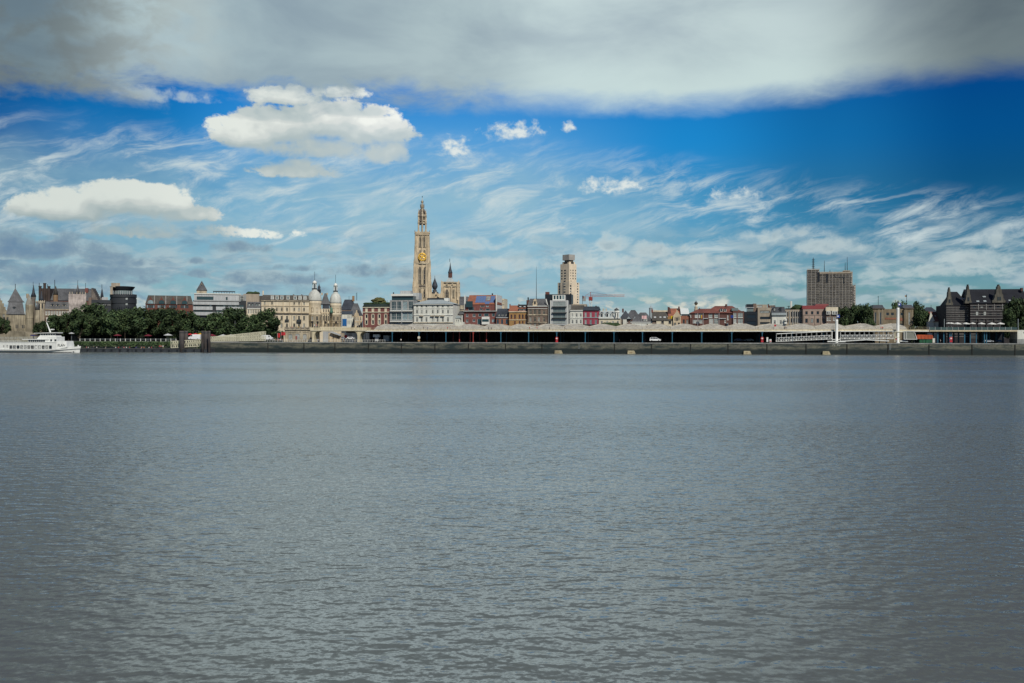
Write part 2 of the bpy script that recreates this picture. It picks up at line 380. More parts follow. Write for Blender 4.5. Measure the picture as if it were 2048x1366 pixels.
# ------------------------------------------------------------------ river
def river():
    bm = NB(); 
    poly(bm, [(-1800, -400, 0), (1800, -400, 0), (1800, 1000, 0), (-1800, 1000, 0)])
    mt, nt, p = nodes('river_water'); L = nt.links.new; N = nt.nodes.new
    g = N('ShaderNodeNewGeometry')
    def mm(op, a, b):
        q = N('ShaderNodeMath'); q.operation = op
        for s_, x in zip(q.inputs, (a, b)):
            if isinstance(x, (int, float)): s_.default_value = x
            else: L(x, s_)
        return q.outputs[0]
    def shift(vx, vy, rot=0, sc=(1, 1, 1)):
        ad = N('ShaderNodeVectorMath'); ad.operation = 'ADD'; L(g.outputs['Position'], ad.inputs[0]); ad.inputs[1].default_value = (vx, vy, 0)
        mp = N('ShaderNodeMapping'); mp.inputs['Rotation'].default_value = (0, 0, R(rot)); mp.inputs['Scale'].default_value = sc
        L(ad.outputs[0], mp.inputs['Vector']); return mp.outputs[0]
    def nz(v, sc, det, rough=.5, dist=0):
        n = N('ShaderNodeTexNoise'); n.inputs['Scale'].default_value = sc; n.inputs['Detail'].default_value = det; n.inputs['Roughness'].default_value = rough; n.inputs['Distortion'].default_value = dist
        L(v, n.inputs['Vector']); return n
    # wind patches change how rough the river is
    wp = nz(shift(0, 0, 8, (.009, .03, 1)), 1, 4)
    gain = N('ShaderNodeMapRange'); gain.inputs['From Min'].default_value = .35; gain.inputs['From Max'].default_value = .65; gain.inputs['To Min'].default_value = .45; gain.inputs['To Max'].default_value = 1.5; L(wp.outputs['Fac'], gain.inputs['Value'])
    def height(vx, vy):
        h1 = mm('MULTIPLY', nz(shift(vx, vy, 12, (.6, 1.0, 1)), 1.5, 5, .55, .3).outputs['Fac'], .14)
        h2 = mm('MULTIPLY', nz(shift(vx, vy, -16, (.6, 1.0, 1)), 4.2, 3, .55, .2).outputs['Fac'], .052)
        return mm('ADD', h1, h2)
    e = .12
    h0, hx, hy = height(0, 0), height(e, 0), height(0, e)
    fine = nz(shift(0, 0, 10, (.75, 1.0, 1)), 9, 4, .65)
    sep = N('ShaderNodeSeparateColor'); L(fine.outputs['Color'], sep.inputs[0])
    sx = mm('ADD', mm('DIVIDE', mm('SUBTRACT', h0, hx), e), mm('MULTIPLY', mm('SUBTRACT', sep.outputs[0], .5), .60))
    sy = mm('ADD', mm('DIVIDE', mm('SUBTRACT', h0, hy), e), mm('MULTIPLY', mm('SUBTRACT', sep.outputs[1], .5), .62))
    cb = N('ShaderNodeCombineXYZ'); L(mm('MULTIPLY', sx, gain.outputs[0]), cb.inputs[0]); L(mm('SUBTRACT', mm('MULTIPLY', sy, gain.outputs[0]), .10), cb.inputs[1]); cb.inputs[2].default_value = 1
    nm = N('ShaderNodeVectorMath'); nm.operation = 'NORMALIZE'; L(cb.outputs[0], nm.inputs[0])
    L(nm.outputs[0], p.inputs['Normal'])
    p.inputs['Base Color'].default_value = (.088, .098, .088, 1); p.inputs['Roughness'].default_value = .10; p.inputs['IOR'].default_value = 1.6
    o = obj('water', bm, mt); tag(o, kind='structure')
river()
# ------------------------------------------------------------------ building kit (measured in the photograph's pixels, built at real depth)
WC = {}
def winmesh(w, h, style):
    """frame and pane of a window w x h metres, origin at its middle, face of the wall at y=0"""
    k = (round(w, 1), round(h, 1), style)
    if k in WC: return WC[k]
    w, h = k[0], k[1]
    fm = NB(); t = min(.14, w*.16); a, b = w/2, h/2
    y0, y1 = .10, .26
    box(fm, -a, -a+t, y0, y1, -b, b); box(fm, a-t, a, y0, y1, -b, b)
    box(fm, -a+t, a-t, y0, y1, b-t, b); box(fm, -a+t, a-t, y0, y1, -b, -b+t)
    if style in ('sash', 'arch') and w > .8: box(fm, -t*.35, t*.35, y0+.02, y1, -b+t, b-t)
    if style == 'sash' and h > 1.6: box(fm, -a+t, a-t, y0+.03, y1, b*.35, b*.35+t*.6)
    if style == 'grid':
        for i in (1, 2): box(fm, -a+w*i/3-.05, -a+w*i/3+.05, y0+.02, y1, -b+t, b-t)
        box(fm, -a+t, a-t, y0+.03, y1, -.05, .05)
    if style == 'arch':                                    # spandrels that round the top of the opening
        n = 6
        for s in (-1, 1):
            pts = [(s*a, b)] + [(s*a*math.cos(math.pi/2*i/n), b-a+a*math.sin(math.pi/2*i/n)) for i in range(n+1)]
            for i in range(1, len(pts)-1):
                extr(fm, [pts[0], pts[i], pts[i+1]], -.02, .28)
    if style in ('sash', 'arch', 'grid'): box(fm, -a-.12, a+.12, -.14, .0, -b-.16, -b-.01)
    pm = NB(); poly(pm, [(-a+t*.5, .2, -b+t*.5), (a-t*.5, .2, -b+t*.5), (a-t*.5, .2, b-t*.5), (-a+t*.5, .2, b-t*.5)])
    r = (fin(fm, 'window'), fin(pm, 'pane')); WC[k] = r; return r
FM = {}
class Bld:
    def __init__(s, name, label, cat, o, x0, x1, v, sc=7.062, oy=540, refy=None, group=None, gz=G, rz=0.0):
        s.o, s.sc, s.oy, s.v, s.gz = o, sc, oy, v, gz
        s.cx = (s.px(x0)+s.px(x1))/2
        s.refy = 640 if refy is None else s.py(refy)
        s.u0 = at(s.cx, s.refy, v)[0]
        ph = math.atan((s.cx-1024)/F)
        if isinstance(rz, tuple): rz = T-ph+rz[0]            # turned to face the river bank opposite, plus an angle
        elif rz == 'face': rz = T-ph
        s.root = empty(name, label, cat, s.u0, v, gz, rz, group)
        a = rz-T; s.ex = Vector((math.cos(a), math.sin(a), 0)); s.ey = Vector((-math.sin(a), math.cos(a), 0)); s.w0 = world(s.u0, v)
        s.nw = 0
    def px(s, x): return s.o + x/s.sc
    def py(s, y): return s.oy + y/s.sc
    def hit(s, px_, py_, d):
        q = right*((px_-1024)/F)-up*((py_-683)/F)+fwd; o = Vector((0, 0, CAMH))
        p_ = o+q*(((s.w0-o).dot(s.ey)+d)/q.dot(s.ey)); return (p_-s.w0).dot(s.ex), p_.z-s.gz
    def X(s, x, d=0.0, y=None): return s.hit(s.px(x), s.refy if y is None else s.py(y), d)[0]
    def Z(s, y, d=0.0): return s.hit(s.cx, s.py(y), d)[1]
    def wall(s, x0, x1, y0, y1, mt, dep=10.0, d=0.0, wins=(), fmat=None, pmat=None, style='sash', name='wall', reveal=.3, back=True):
        """solid block x0..x1, y0 (top)..y1 (None = ground) with real openings; wins = (cx, cy, w, h[, style])"""
        X0, X1, Z1 = s.X(x0, d), s.X(x1, d), s.Z(y0, d); Z0 = -.4 if y1 is None else s.Z(y1, d)
        return s.wallm(X0, X1, Z0, Z1, mt, dep, d, [(s.X(w[0], d), s.Z(w[1], d), s.X(w[0]+w[2]/2, d)-s.X(w[0]-w[2]/2, d), s.Z(w[1]-w[3]/2, d)-s.Z(w[1]+w[3]/2, d), *(w[4:])) for w in wins], fmat, pmat, style, name, reveal)
    def wallm(s, X0, X1, Z0, Z1, mt, dep, d, wins, fmat, pmat, style, name, reveal):
        bm = NB()
        H = []
        for w in wins:
            W_, H_ = max(.5, round(w[2], 1)), max(.5, round(w[3], 1))
            a, b, c, e = w[0]-W_/2, w[0]+W_/2, w[1]-H_/2, w[1]+H_/2
            if a < X0+.05 or b > X1-.05 or c < Z0+.05 or e > Z1-.05: continue
            H.append((a, b, c, e, w[0], w[1], W_, H_, w[4] if len(w) > 4 else style))
        xs = sorted(set([X0, X1]+[q for h in H for q in h[:2]])); zs = sorted(set([Z0, Z1]+[q for h in H for q in h[2:4]]))
        def clean(l):
            r = [l[0]]
            for q in l[1:]:
                if q-r[-1] > 1e-3: r.append(q)
            return r
        vg = {}
        def vt(x, y, z):
            k = (round(x, 3), round(y, 3), round(z, 3))
            if k not in vg: vg[k] = bm.verts.new(k)
            return vg[k]
        for i in range(len(xs)-1):
            for j in range(len(zs)-1):
                if xs[i+1]-xs[i] < 1e-3 or zs[j+1]-zs[j] < 1e-3: continue
                mx, mz = (xs[i]+xs[i+1])/2, (zs[j]+zs[j+1])/2
                if any(h[0] < mx < h[1] and h[2] < mz < h[3] for h in H): continue
                bm.faces.new((vt(xs[i], d, zs[j]), vt(xs[i+1], d, zs[j]), vt(xs[i+1], d, zs[j+1]), vt(xs[i], d, zs[j+1])))
        for a, b, c, e, *_ in H:
            y1 = d+reveal
            for q in (((a, d, c), (a, d, e), (a, y1, e), (a, y1, c)), ((b, d, e), (b, d, c), (b, y1, c), (b, y1, e)), ((a, d, e), (b, d, e), (b, y1, e), (a, y1, e)), ((b, d, c), (a, d, c), (a, y1, c), (b, y1, c)), ((a, y1, c), (a, y1, e), (b, y1, e), (b, y1, c))): poly(bm, q)
        D = d+dep
        for q in (((X0, d, Z0), (X0, d, Z1), (X0, D, Z1), (X0, D, Z0)), ((X1, d, Z1), (X1, d, Z0), (X1, D, Z0), (X1, D, Z1)), ((X0, D, Z0), (X0, D, Z1), (X1, D, Z1), (X1, D, Z0)), ((X0, d, Z1), (X1, d, Z1), (X1, D, Z1), (X0, D, Z1))): poly(bm, q)
        me = bpy.data.meshes.new(name); bm.to_mesh(me); bm.free()
        o = put(name, me, mt, s.root)
        for h in H: s.window(h[4], h[5], h[6], h[7], h[8], d, fmat, pmat)
        return o
    def window(s, x, z, w, h, style, d, fmat=None, pmat=None):
        if s.nw >= 98: return
        s.nw += 1
        f, p = winmesh(w, h, style)
        fm, pm = fmat or M['whitep'], pmat or M['glass']
        def shared(me, mt):
            k = (me.name, mt.name)
            if k not in FM: FM[k] = me.copy(); FM[k].materials.append(mt)
            return FM[k]
        a = put('window', shared(f, fm), None, s.root, (x, d, z))
        put('pane', shared(p, pm), None, a)
    def band(s, x0, x1, y0, y1, mt, d0=-.3, d1=0.0, name='cornice', d=0.0):
        bm = NB(); box(bm, s.X(x0, d), s.X(x1, d), d+d0, d+d1-.003, s.Z(y1, d), s.Z(y0, d)); return obj(name, bm, mt, s.root)
    def blk(s, name, mt, x0, x1, y0, y1, d0, d1, d=None):
        d = d0 if d is None else d
        bm = NB(); box(bm, s.X(x0, d), s.X(x1, d), d0, d1, -.4 if y1 is None else s.Z(y1, d), s.Z(y0, d)); return obj(name, bm, mt, s.root)
    def gable(s, mt, x0, x1, y0, y1, d0, d1, hip=0.0, name='roof', over=.35, axis='x'):
        bm = NB(); f = roofx if axis == 'x' else roofy
        dm = (d0+d1)/2 if axis == 'x' else d0
        f(bm, s.X(x0, d0)-over, s.X(x1, d0)+over, d0-over, d1+over, s.Z(y1, d0)+.01, s.Z(y0, dm), hip)
        return obj(name, bm, mt, s.root)
    def mansard(s, mt, x0, x1, y0, y1, d0, d1, ix=1.2, iy=2.0, over=.3, name='roof'):
        bm = NB(); frus(bm, s.X(x0, d0)-over, s.X(x1, d0)+over, d0-over, d1+over, s.Z(y1, d0)+.01, s.Z(y0, d0+iy), ix, iy); return obj(name, bm, mt, s.root)
    def lath(s, name, mt, x, prof, d=0.0, n=16, smooth=True, rot=0.0, sq=1.0):
        """prof = (half width in zoom pixels, zoom y) turned about a vertical axis at depth d"""
        bm = NB(); cx = s.X(x, d); k = (s.X(x+1, d)-cx)
        lathe(bm, cx, d, [(r*k, -.4 if y is None else s.Z(y, d)) for r, y in prof], n, sq)
        return obj(name, bm, mt, s.root, smooth)
    def pole(s, name, mt, x, y0, y1, d, r=.12, x1=None, r2=None):
        bm = NB(); bar(bm, (s.X(x, d), d, -.2 if y1 is None else s.Z(y1, d)), (s.X(x if x1 is None else x1, d), d, s.Z(y0, d)), r, 6, r2); return obj(name, bm, mt, s.root)
    def dormer(s, x, y, w, h, d0, wallm=None, roofm=None, dep=3.0, style='sash', pmat=None, gab=True):
        """small house-shaped dormer with its own window"""
        X, Z, k = s.X(x, d0), s.Z(y, d0), s.X(x+1, d0)-s.X(x, d0)
        W_, H_ = w*k, h*k
        bm = NB(); box(bm, X-W_/2, X+W_/2, d0, d0+dep, Z-H_/2, Z+H_/2); q = obj('dormer', bm, wallm or M['whitep'], s.root)
        bm = NB()
        if gab: roofy(bm, X-W_/2-.15, X+W_/2+.15, d0-.2, d0+dep, Z+H_/2+.01, Z+H_/2+W_*.45)
        else: box(bm, X-W_/2-.15, X+W_/2+.15, d0-.2, d0+dep, Z+H_/2+.003, Z+H_/2+.25)
        obj('dormer_roof', bm, roofm or M['slate'], q)
        f, p = winmesh(max(.5, W_*.7), max(.5, H_*.75), 'plain')
        bm = NB(); a, b = W_*.33, H_*.36; box(bm, X-a, X+a, d0-.05, d0-.004, Z-b, Z+b); obj('pane', bm, pmat or M['glass'], q)
        return q
    def skylight(s, x, y, w, h, d, mt=None, tilt=50):
        X, Z, k = s.X(x, d), s.Z(y, d), s.X(x+1, d)-s.X(x, d)
        bm = NB(); box(bm, -w*k/2, w*k/2, -.12, .12, -h*k/2, h*k/2)
        return obj('skylight', bm, mt or M['greyl'], s.root, loc=(X, d, Z), rot=(R(-(90-tilt)), 0, 0))
def row(xs, y, w, h, st=None): return [(x, y, w, h) if st is None else (x, y, w, h, st) for x in xs]
def lin(a, b, n): return [a+(b-a)*i/(n-1) for i in range(n)]
# ------------------------------------------------------------------ left part of the skyline
B = Bld('brick_house', 'tan gabled house with dark windows at far left beside the castle', 'house', 0, -70, 128, 42, rz='face')
B.wall(-95, 122, 620, None, M['castle'], 14, wins=[(52, 605+40, 30, 45), (58, 700, 32, 70), (105, 700, 30, 70)], fmat=M['stoned'])
bm = NB(); pts = []
xs = [122, 100, 100, 78, 78, 55, 55, 32, 32, 8, 8]; ys = [620, 620, 570, 570, 520, 520, 470, 470, 430, 430, 400]
pts = [(B.X(x), B.Z(y)) for x, y in zip(xs, ys)]; pts = pts+[(B.X(-27*2-x), z) for (x, z) in [(xx, B.Z(yy)) for xx, yy in zip(xs[::-1], ys[::-1])]]
extr(bm, pts, -.1, .7); obj('stepped_gable', bm, M['castle'], B.root)
B.gable(M['slatebr'], -140, 118, 440, 620, .8, 14, axis='y')
# castle on the river
B = Bld('castle', 'old sandstone river castle with steep slate roofs, turrets and a round stair tower', 'castle', 0, 110, 640, 34, rz='face')
B.wall(122, 362, 630, None, M['castle'], 13, wins=[(228, 800, 15, 52), (252, 800, 15, 52), (316, 800, 15, 52), (340, 800, 15, 52)], fmat=M['stoned'], style='plain')
bm = NB(); frus(bm, B.X(86), B.X(352), -.5, 13.5, B.Z(628), B.Z(455), 1.2, 3.2); obj('roof', bm, M['slateg'], B.root)
bm = NB(); x0, x1, xm = B.X(105, 3), B.X(345, 3), B.X(215, 6.5)
for za, zb, a, b in ((450, 425, 0, .2), (425, 345, .2, .55), (345, 252, .55, .985)):
    f = lambda t: (x0+(xm-x0)*t, x1+(xm-x1)*t, 3+3.5*t, 10-3.5*t)
    p, q = f(a), f(b); z0, z1 = B.Z(za), B.Z(zb)
    hexa(bm, [(p[0], p[2], z0), (p[1], p[2], z0), (p[1], p[3], z0), (p[0], p[3], z0)], [(q[0], q[2], z1), (q[1], q[2], z1), (q[1], q[3], z1), (q[0], q[3], z1)])
obj('spire_roof', bm, M['slateg'], B.root); B.pole('finial', M['iron'], 215, 200, 330, 6.5, .16)
B.dormer(200, 545, 42, 40, 1.0, M['slateg'], M['slateg'])
t = B.lath('stair_tower', M['castle'], 417, [(56, None), (56, 690), (60, 680), (60, 495), (56, 490)], -1.5, 14, False)
B.lath('tower_roof', mat('lead_grey_stone', (.27, .26, .22), var=.3), 412, [(58, 492), (34, 415), (3, 350)], -1.5, 14, False)
B.pole('finial', M['stone'], 388, 335, 400, 2, .7)
B.lath('turret', M['stoned'], 472, [(34, None), (34, 520), (30, 430), (36, 400), (36, 370)], 4, 10, False)
B.lath('turret_roof', M['slate'], 472, [(44, 372), (22, 320), (14, 270), (3, 210)], 4, 10); B.pole('finial', M['iron'], 467, 165, 230, 4, .1)
B.lath('octagon_tower', M['stone2'], 570, [(66, None), (64, 560), (64, 470), (72, 460), (72, 440)], 0, 8, False)
for i in range(5): B.blk('crenel', M['stone2'], 510+i*28, 524+i*28, 426, 441, -1.2, -.2)
for x in (556, 596): B.blk('window', M['blackp'], x-9, x+9, 470, 520, -2.95, -2.6)
B.lath('corner_turret', M['castle'], 530, [(34, None), (34, 560)], -3.5, 10); B.lath('turret_roof', M['slateg'], 530, [(38, 560), (20, 500), (2, 440)], -3.5, 10)
B.lath('turret_roof', M['slate'], 585, [(40, 440), (22, 390), (2, 290)], 8, 10); B.blk('gatehouse', M['castle'], 490, 630, 640, None, -1, 9)
# long museum wing
B = Bld('museum_wing', 'low brick museum wing with grey slate roof, dormers and white-framed windows', 'museum', 0, 630, 985, 52, rz='face')
B.wall(625, 985, 556, None, M['brickg'], 12, wins=row(lin(655, 960, 9), 606, 24, 56, 'grid')+[(710, 700, 110, 60, 'arch')])
B.mansard(M['slateg'], 640, 985, 447, 556, 0, 12, .5, 3)
for x in (740, 815, 905): B.dormer(x, 505, 40, 36, 1.0, M['stone2'])
B.band(625, 985, 552, 562, M['stone2'])
B.band(625, 985, 638, 648, M['stone2'])
# wrapped tower
B = Bld('wrapped_tower', 'square tower wrapped in wrinkled pale sheeting, pinnacles rising from its top', 'tower', 0, 968, 1215, 48, rz='face')
bm = NB(); rng = random.Random(3); g = []
for j in range(13):
    y = 340+300*j/12; fx = 0 if y < 470 else (y-470)*.10
    r_ = []
    for i in range(13):
        x = 968+fx+(1215-968-2*fx)*i/12
        r_.append(bm.verts.new((B.X(x), rng.uniform(-.22, .22)-(.35 if j in (5, 6) else 0), B.Z(y+ (rng.uniform(-3, 3) if 0 < j < 12 else 0)))))
    g.append(r_)
for j in range(12):
    for i in range(12): bm.faces.new((g[j+1][i], g[j+1][i+1], g[j][i+1], g[j][i]))
obj('sheeting', bm, M['sheet'], B.root, True)
B.blk('wall', M['sheet'], 972, 1211, 343, 640, .35, 9); B.blk('base', M['castle'], 1000, 1180, 640, None, .3, 9)
for x in (985, 1020, 1085, 1130, 1165, 1205): B.lath('pinnacle', M['stone2'], x, [(7, 345), (7, 325), (1, 305)], 1.2, 6, False)
B.lath('spire', M['slateg'], 1097, [(42, 345), (16, 260), (2, 195)], 5, 8); B.pole('finial', M['iron'], 1097, 145, 200, 5, .1)
# guild hall behind
M['hallbrick'] = mat('sooty_brick', (.065, .05, .045), var=.3, streak=.3)
B = Bld('guild_hall', 'large dark brick hall with tall slate roof and stepped turreted gables behind the castle', 'hall', 0, 545, 1390, 150, rz=(R(-14),))
B.wall(700, 1285, 430, None, M['brickd'], 20)
B.gable(M['slateg'], 690, 1290, 262, 432, 0, 20)
B.wall(548, 705, 262, None, M['hallbrick'], 20, -1, wins=row((585, 640), 330, 26, 44, 'arch')+row((585, 640), 420, 26, 44, 'arch'), fmat=M['stoned'])
for x, y in ((565, 232), (630, 190), (690, 232)): B.lath('turret', M['hallbrick'], x, [(20, 440), (20, y+12), (24, y+10), (24, y), (18, y-2)], -2, 8, False)
for x, y in ((553, 185), (672, 205)): B.pole('finial', M['iron'], x, y, 250, -1, .2)
bm = NB(); pts = []
for i in range(7): pts += [(B.X(1292+i*14), B.Z(250+26*i)), (B.X(1306+i*14), B.Z(250+26*i))]
pts += [(B.X(1390), B.Z(445)), (B.X(1292), B.Z(445))]
extr(bm, pts, -.5, 10); obj('stepped_gable', bm, M['stoned'], B.root)
B.lath('turret', M['bricktan'], 785, [(34, 450), (34, 360), (30, 350)], -4, 8, False); B.lath('turret_roof', M['slatebr'], 785, [(36, 352), (18, 270), (2, 225)], -4, 8); B.pole('finial', M['iron'], 772, 140, 260, -4, .2)
B.blk('chimney', M['brick'], 1200, 1240, 252, 320, 6, 8); B.pole('antenna', M['iron'], 1208, 180, 260, 7, .15)
B.wall(1250, 1292, 385, None, M['brickg'], 12, -2)
# dark round building
B = Bld('round_building', 'dark round modern building with stacked bands and flared disc roof above trees', 'office building', 0, 1290, 1935, 80, rz='face')
d = 13
B.lath('drum', M['dark'], 1742, [(186, None), (186, 555), (190, 555), (190, 500), (184, 500), (184, 472), (191, 472), (191, 405), (184, 405), (184, 388), (192, 388), (192, 345), (186, 342)], d, 48, False)
B.lath('glass_band', M['glassl'], 1735, [(140, 343), (140, 292)], d, 40, False)
B.lath('roof_disc', M['dark'], 1728, [(132, 293), (150, 280), (180, 240), (180, 234), (150, 231)], d, 48, False)
for x in lin(1605, 1860, 9): B.lath('mullion', M['greyl'], x, [(4, 343), (4, 292)], d-math.sqrt(max(1, 17.5**2-((x-1735)*.0362)**2)), 6, False)
B.blk('penthouse', M['beige'], 1570, 1695, 182, 240, d-6, d+6); B.blk('tower_slab', M['beige'], 1555, 1592, 235, 345, d-6, d+6)
for y in (410, 485): B.blk('window', M['glassl'], 1772, 1800, y-10, y+14, d-26.2, d-25.4, d-18)
B.blk('link_block', M['dark'], 1290, 1570, 425, None, 8, 18); B.band(1290, 1562, 440, 478, M['dark'], -.5, 0, 'band', 8); B.band(1290, 1562, 490, 500, M['grey'], -.5, 0, 'band', 8)
B.blk('rooftop_unit', M['greyl'], 1440, 1525, 385, 425, 9, 14)
B = Bld('church_spire', 'small pointed dark spire beside the dark round building', 'spire', 0, 1405, 1475, 130, rz='face')
B.lath('tower', M['stoned'], 1440, [(30, None), (30, 400), (26, 392)], 2, 8, False); B.lath('roof', M['slate'], 1440, [(28, 395), (18, 330), (2, 250)], 2, 8); B.pole('finial', M['iron'], 1438, 205, 255, 2, .15)
# brick warehouse with four wall dormers
B = Bld('brick_warehouse', 'red brick warehouse with brown roof, four gabled dormers and white parapets', 'warehouse', 260, 215, 890, 95, rz='face')
cs = (290, 445, 608, 770)
M['whbrick'] = mat('brown_red_brick', (.15, .06, .045), var=.2)
B.wall(218, 890, 482, None, M['whbrick'], 16, wins=[(c+q, 517, 19, 44, 'plain') for c in cs for q in (-46, -23, 0, 23, 46)]+[(c+q, 600, 19, 40, 'plain') for c in cs for q in (-46, 0, 46)], fmat=M['dark'], pmat=M['glassb'])
bm = NB(); frus(bm, B.X(215), B.X(895), -.4, 16.4, B.Z(481), B.Z(357), 1.5, 4.5); obj('roof', bm, M['slatebr'], B.root)
for c in cs:
    bm = NB(); pts = [(B.X(c-46), B.Z(482)), (B.X(c+46), B.Z(482)), (B.X(c+44), B.Z(452)), (B.X(c+26), B.Z(426)), (B.X(c), B.Z(378)), (B.X(c-26), B.Z(426)), (B.X(c-44), B.Z(452))]
    extr(bm, pts, -.35, 4); g_ = obj('dormer', bm, M['whbrick'], B.root)
    bm = NB(); k = B.X(1)-B.X(0); n = 10; X, Z0 = B.X(c), B.Z(478)
    extr(bm, [(X-42*k, Z0), (X+42*k, Z0)]+[(X+42*k*math.cos(math.pi*i/n), Z0+.8+34*k*math.sin(math.pi*i/n)) for i in range(n+1)], -.45, -.36); obj('arched_window', bm, M['glassb'], g_)
for x in (345, 505, 660, 805): bm = NB(); hexa(bm, [(B.X(x-4), -.6, B.Z(486)), (B.X(x+4), -.6, B.Z(486)), (B.X(x+4), .3, B.Z(486)), (B.X(x-4), .3, B.Z(486))], [(B.X(x-4), 3.7, B.Z(350)), (B.X(x+4), 3.7, B.Z(350)), (B.X(x+4), 4.6, B.Z(350)), (B.X(x-4), 4.6, B.Z(350))]); obj('parapet', bm, M['grey'], B.root)
# grey banded office
B = Bld('banded_office', 'grey modern office with white horizontal bands and a rooftop pergola', 'office building', 260, 885, 1640, 82, rz='face')
B.wall(892, 1640, 430, None, M['dark'], 20, .8)
B.wall(905, 1560, 338, 432, M['greyl'], 15, 2.5, wins=[(1060, 402, 240, 50, 'plain'), (1365, 402, 30, 46, 'plain')], pmat=M['glassb'], fmat=M['grey'])
for x0, x1, y0, y1 in ((885, 1540, 450, 492), (892, 1165, 518, 566), (1215, 1602, 518, 566), (892, 1602, 595, 642), (900, 1560, 432, 440)): B.band(x0, x1, y0, y1, M['greyl'], -.2, .79, 'band')
for y0, y1 in ((493, 516), (567, 593)):
    for i, x in enumerate(lin(910, 1590, 22)):
        if not 1160 < x < 1220: B.blk('window', M['glassb'], x-14, x+14, y0+1, y1-1, .66, .79, 0)
B.band(905, 1560, 331, 345, M['white'], -.4, 0, 'cornice', 2.5)
B.wall(1545, 1640, 345, None, M['grey'], 10, 1.2, wins=[(1580, 400, 50, 70, 'grid'), (1580, 475, 50, 60, 'grid')], pmat=M['glassb'])
B.blk('pergola', M['dark'], 1172, 1485, 297, 304, 5, 11)
for x in lin(1180, 1480, 9): B.pole('post', M['dark'], x, 300, 337, 5, .12)
B.blk('plant_box', M['dark'], 1570, 1625, 355, 430, 1.4, 2.4)
B = Bld('pyramid_tower', 'square stone tower with grey pyramid roof rising behind the banded office', 'tower', 260, 935, 1085, 125, rz='face')
B.wall(940, 1083, 285, None, M['stone2'], 14); bm = NB(); frus(bm, B.X(935), B.X(1090), -.4, 14.4, B.Z(286), B.Z(152, 7), (B.X(1090)-B.X(935))/2-.05, 7.3); obj('roof', bm, M['slateg'], B.root)
B.lath('round_window', M['stone'], 1010, [(10, 205), (10, 195)], 3, 8)
B = Bld('beige_block', 'blank beige concrete block with rooftop shrubs between office and hotel', 'building', 260, 1595, 1830, 112, rz='face')
B.wall(1600, 1826, 338, None, M['beige'], 15); B.blk('chimney', M['cream'], 1870, 1888, 290, None, 4, 6); B.blk('lift_house', M['slatebr'], 1826, 1870, 362, None, 2, 10)
for x in (1700, 1770):
    bm = NB(); bmesh.ops.create_icosphere(bm, subdivisions=2, radius=1)
    for v_ in bm.verts: v_.co *= random.uniform(.75, 1.15)
    q = obj('roof_shrub', bm, mat('shrub_green', (.03, .055, .02)), B.root, loc=(B.X(x), 5, B.Z(322))); q.scale = (3, 2, 1.2)
B = Bld('arcade_house', 'narrow house with a row of white-framed windows under a blue slate roof', 'house', 260, 1650, 1858, 84, rz='face')
B.wall(1655, 1858, 545, None, M['creampale'], 10, wins=row(lin(1674, 1840, 8), 588, 15, 58, 'plain'), fmat=M['whitep'])
B.mansard(M['slateg'], 1650, 1858, 450, 545, 0, 10, .6, 2.4); B.band(1652, 1858, 540, 550, M['whitep'])
for x in (1685, 1730, 1790, 1825): B.dormer(x, 500, 30, 50, .8, M['slateg'], pmat=M['glassl'])
# ------------------------------------------------------------------ grand hotel with the two white domes
B = Bld('grand_hotel', 'cream ornate grand building with two white domes and a dormered mansard wing', 'hotel', 500, 155, 1300, 78, rz='face')
ws = row((208, 310, 625, 692, 763), 470, 26, 44)+row((208, 308, 378, 447, 522, 625, 692, 763), 557, 26, 50)+row((378, 447, 522, 625, 692, 763), 680, 30, 62)+row((378, 447, 522, 625, 692, 763), 785, 30, 60)
B.wall(160, 832, 438, None, M['cream'], 16, wins=ws, fmat=M['stone2'])
B.band(155, 832, 506, 514, M['stone'], -.3); B.band(155, 832, 600, 612, M['stone'], -.7); B.band(155, 832, 612, 630, M['stoned'], -.35); B.band(155, 832, 434, 444, M['stone2'], -.5)
B.mansard(M['slatebr'], 160, 835, 357, 437, 0, 16, 1.0, 2.6)
for x in (315, 382, 450, 537, 637, 706, 775): B.dormer(x, 395, 44, 48, .3, M['whitep'], M['whitep'], pmat=M['glassl'], gab=False)
for x in (468, 560, 725): B.band(x-5, x+5, 445, 800, M['stone'], -.25, 0, 'pilaster')
for x in (590, 660, 830): B.band(x-4, x+4, 630, 800, M['stone2'], -.3, 0, 'pilaster')
B.band(660, 725, 700, 735, M['dark'], -1.3, 0, 'balcony'); B.band(495, 550, 700, 722, M['dark'], -1.0, 0, 'balcony')
for x in (615, 730): B.blk('chimney', M['stoned'], x-10, x+10, 345, 375, 6, 8)
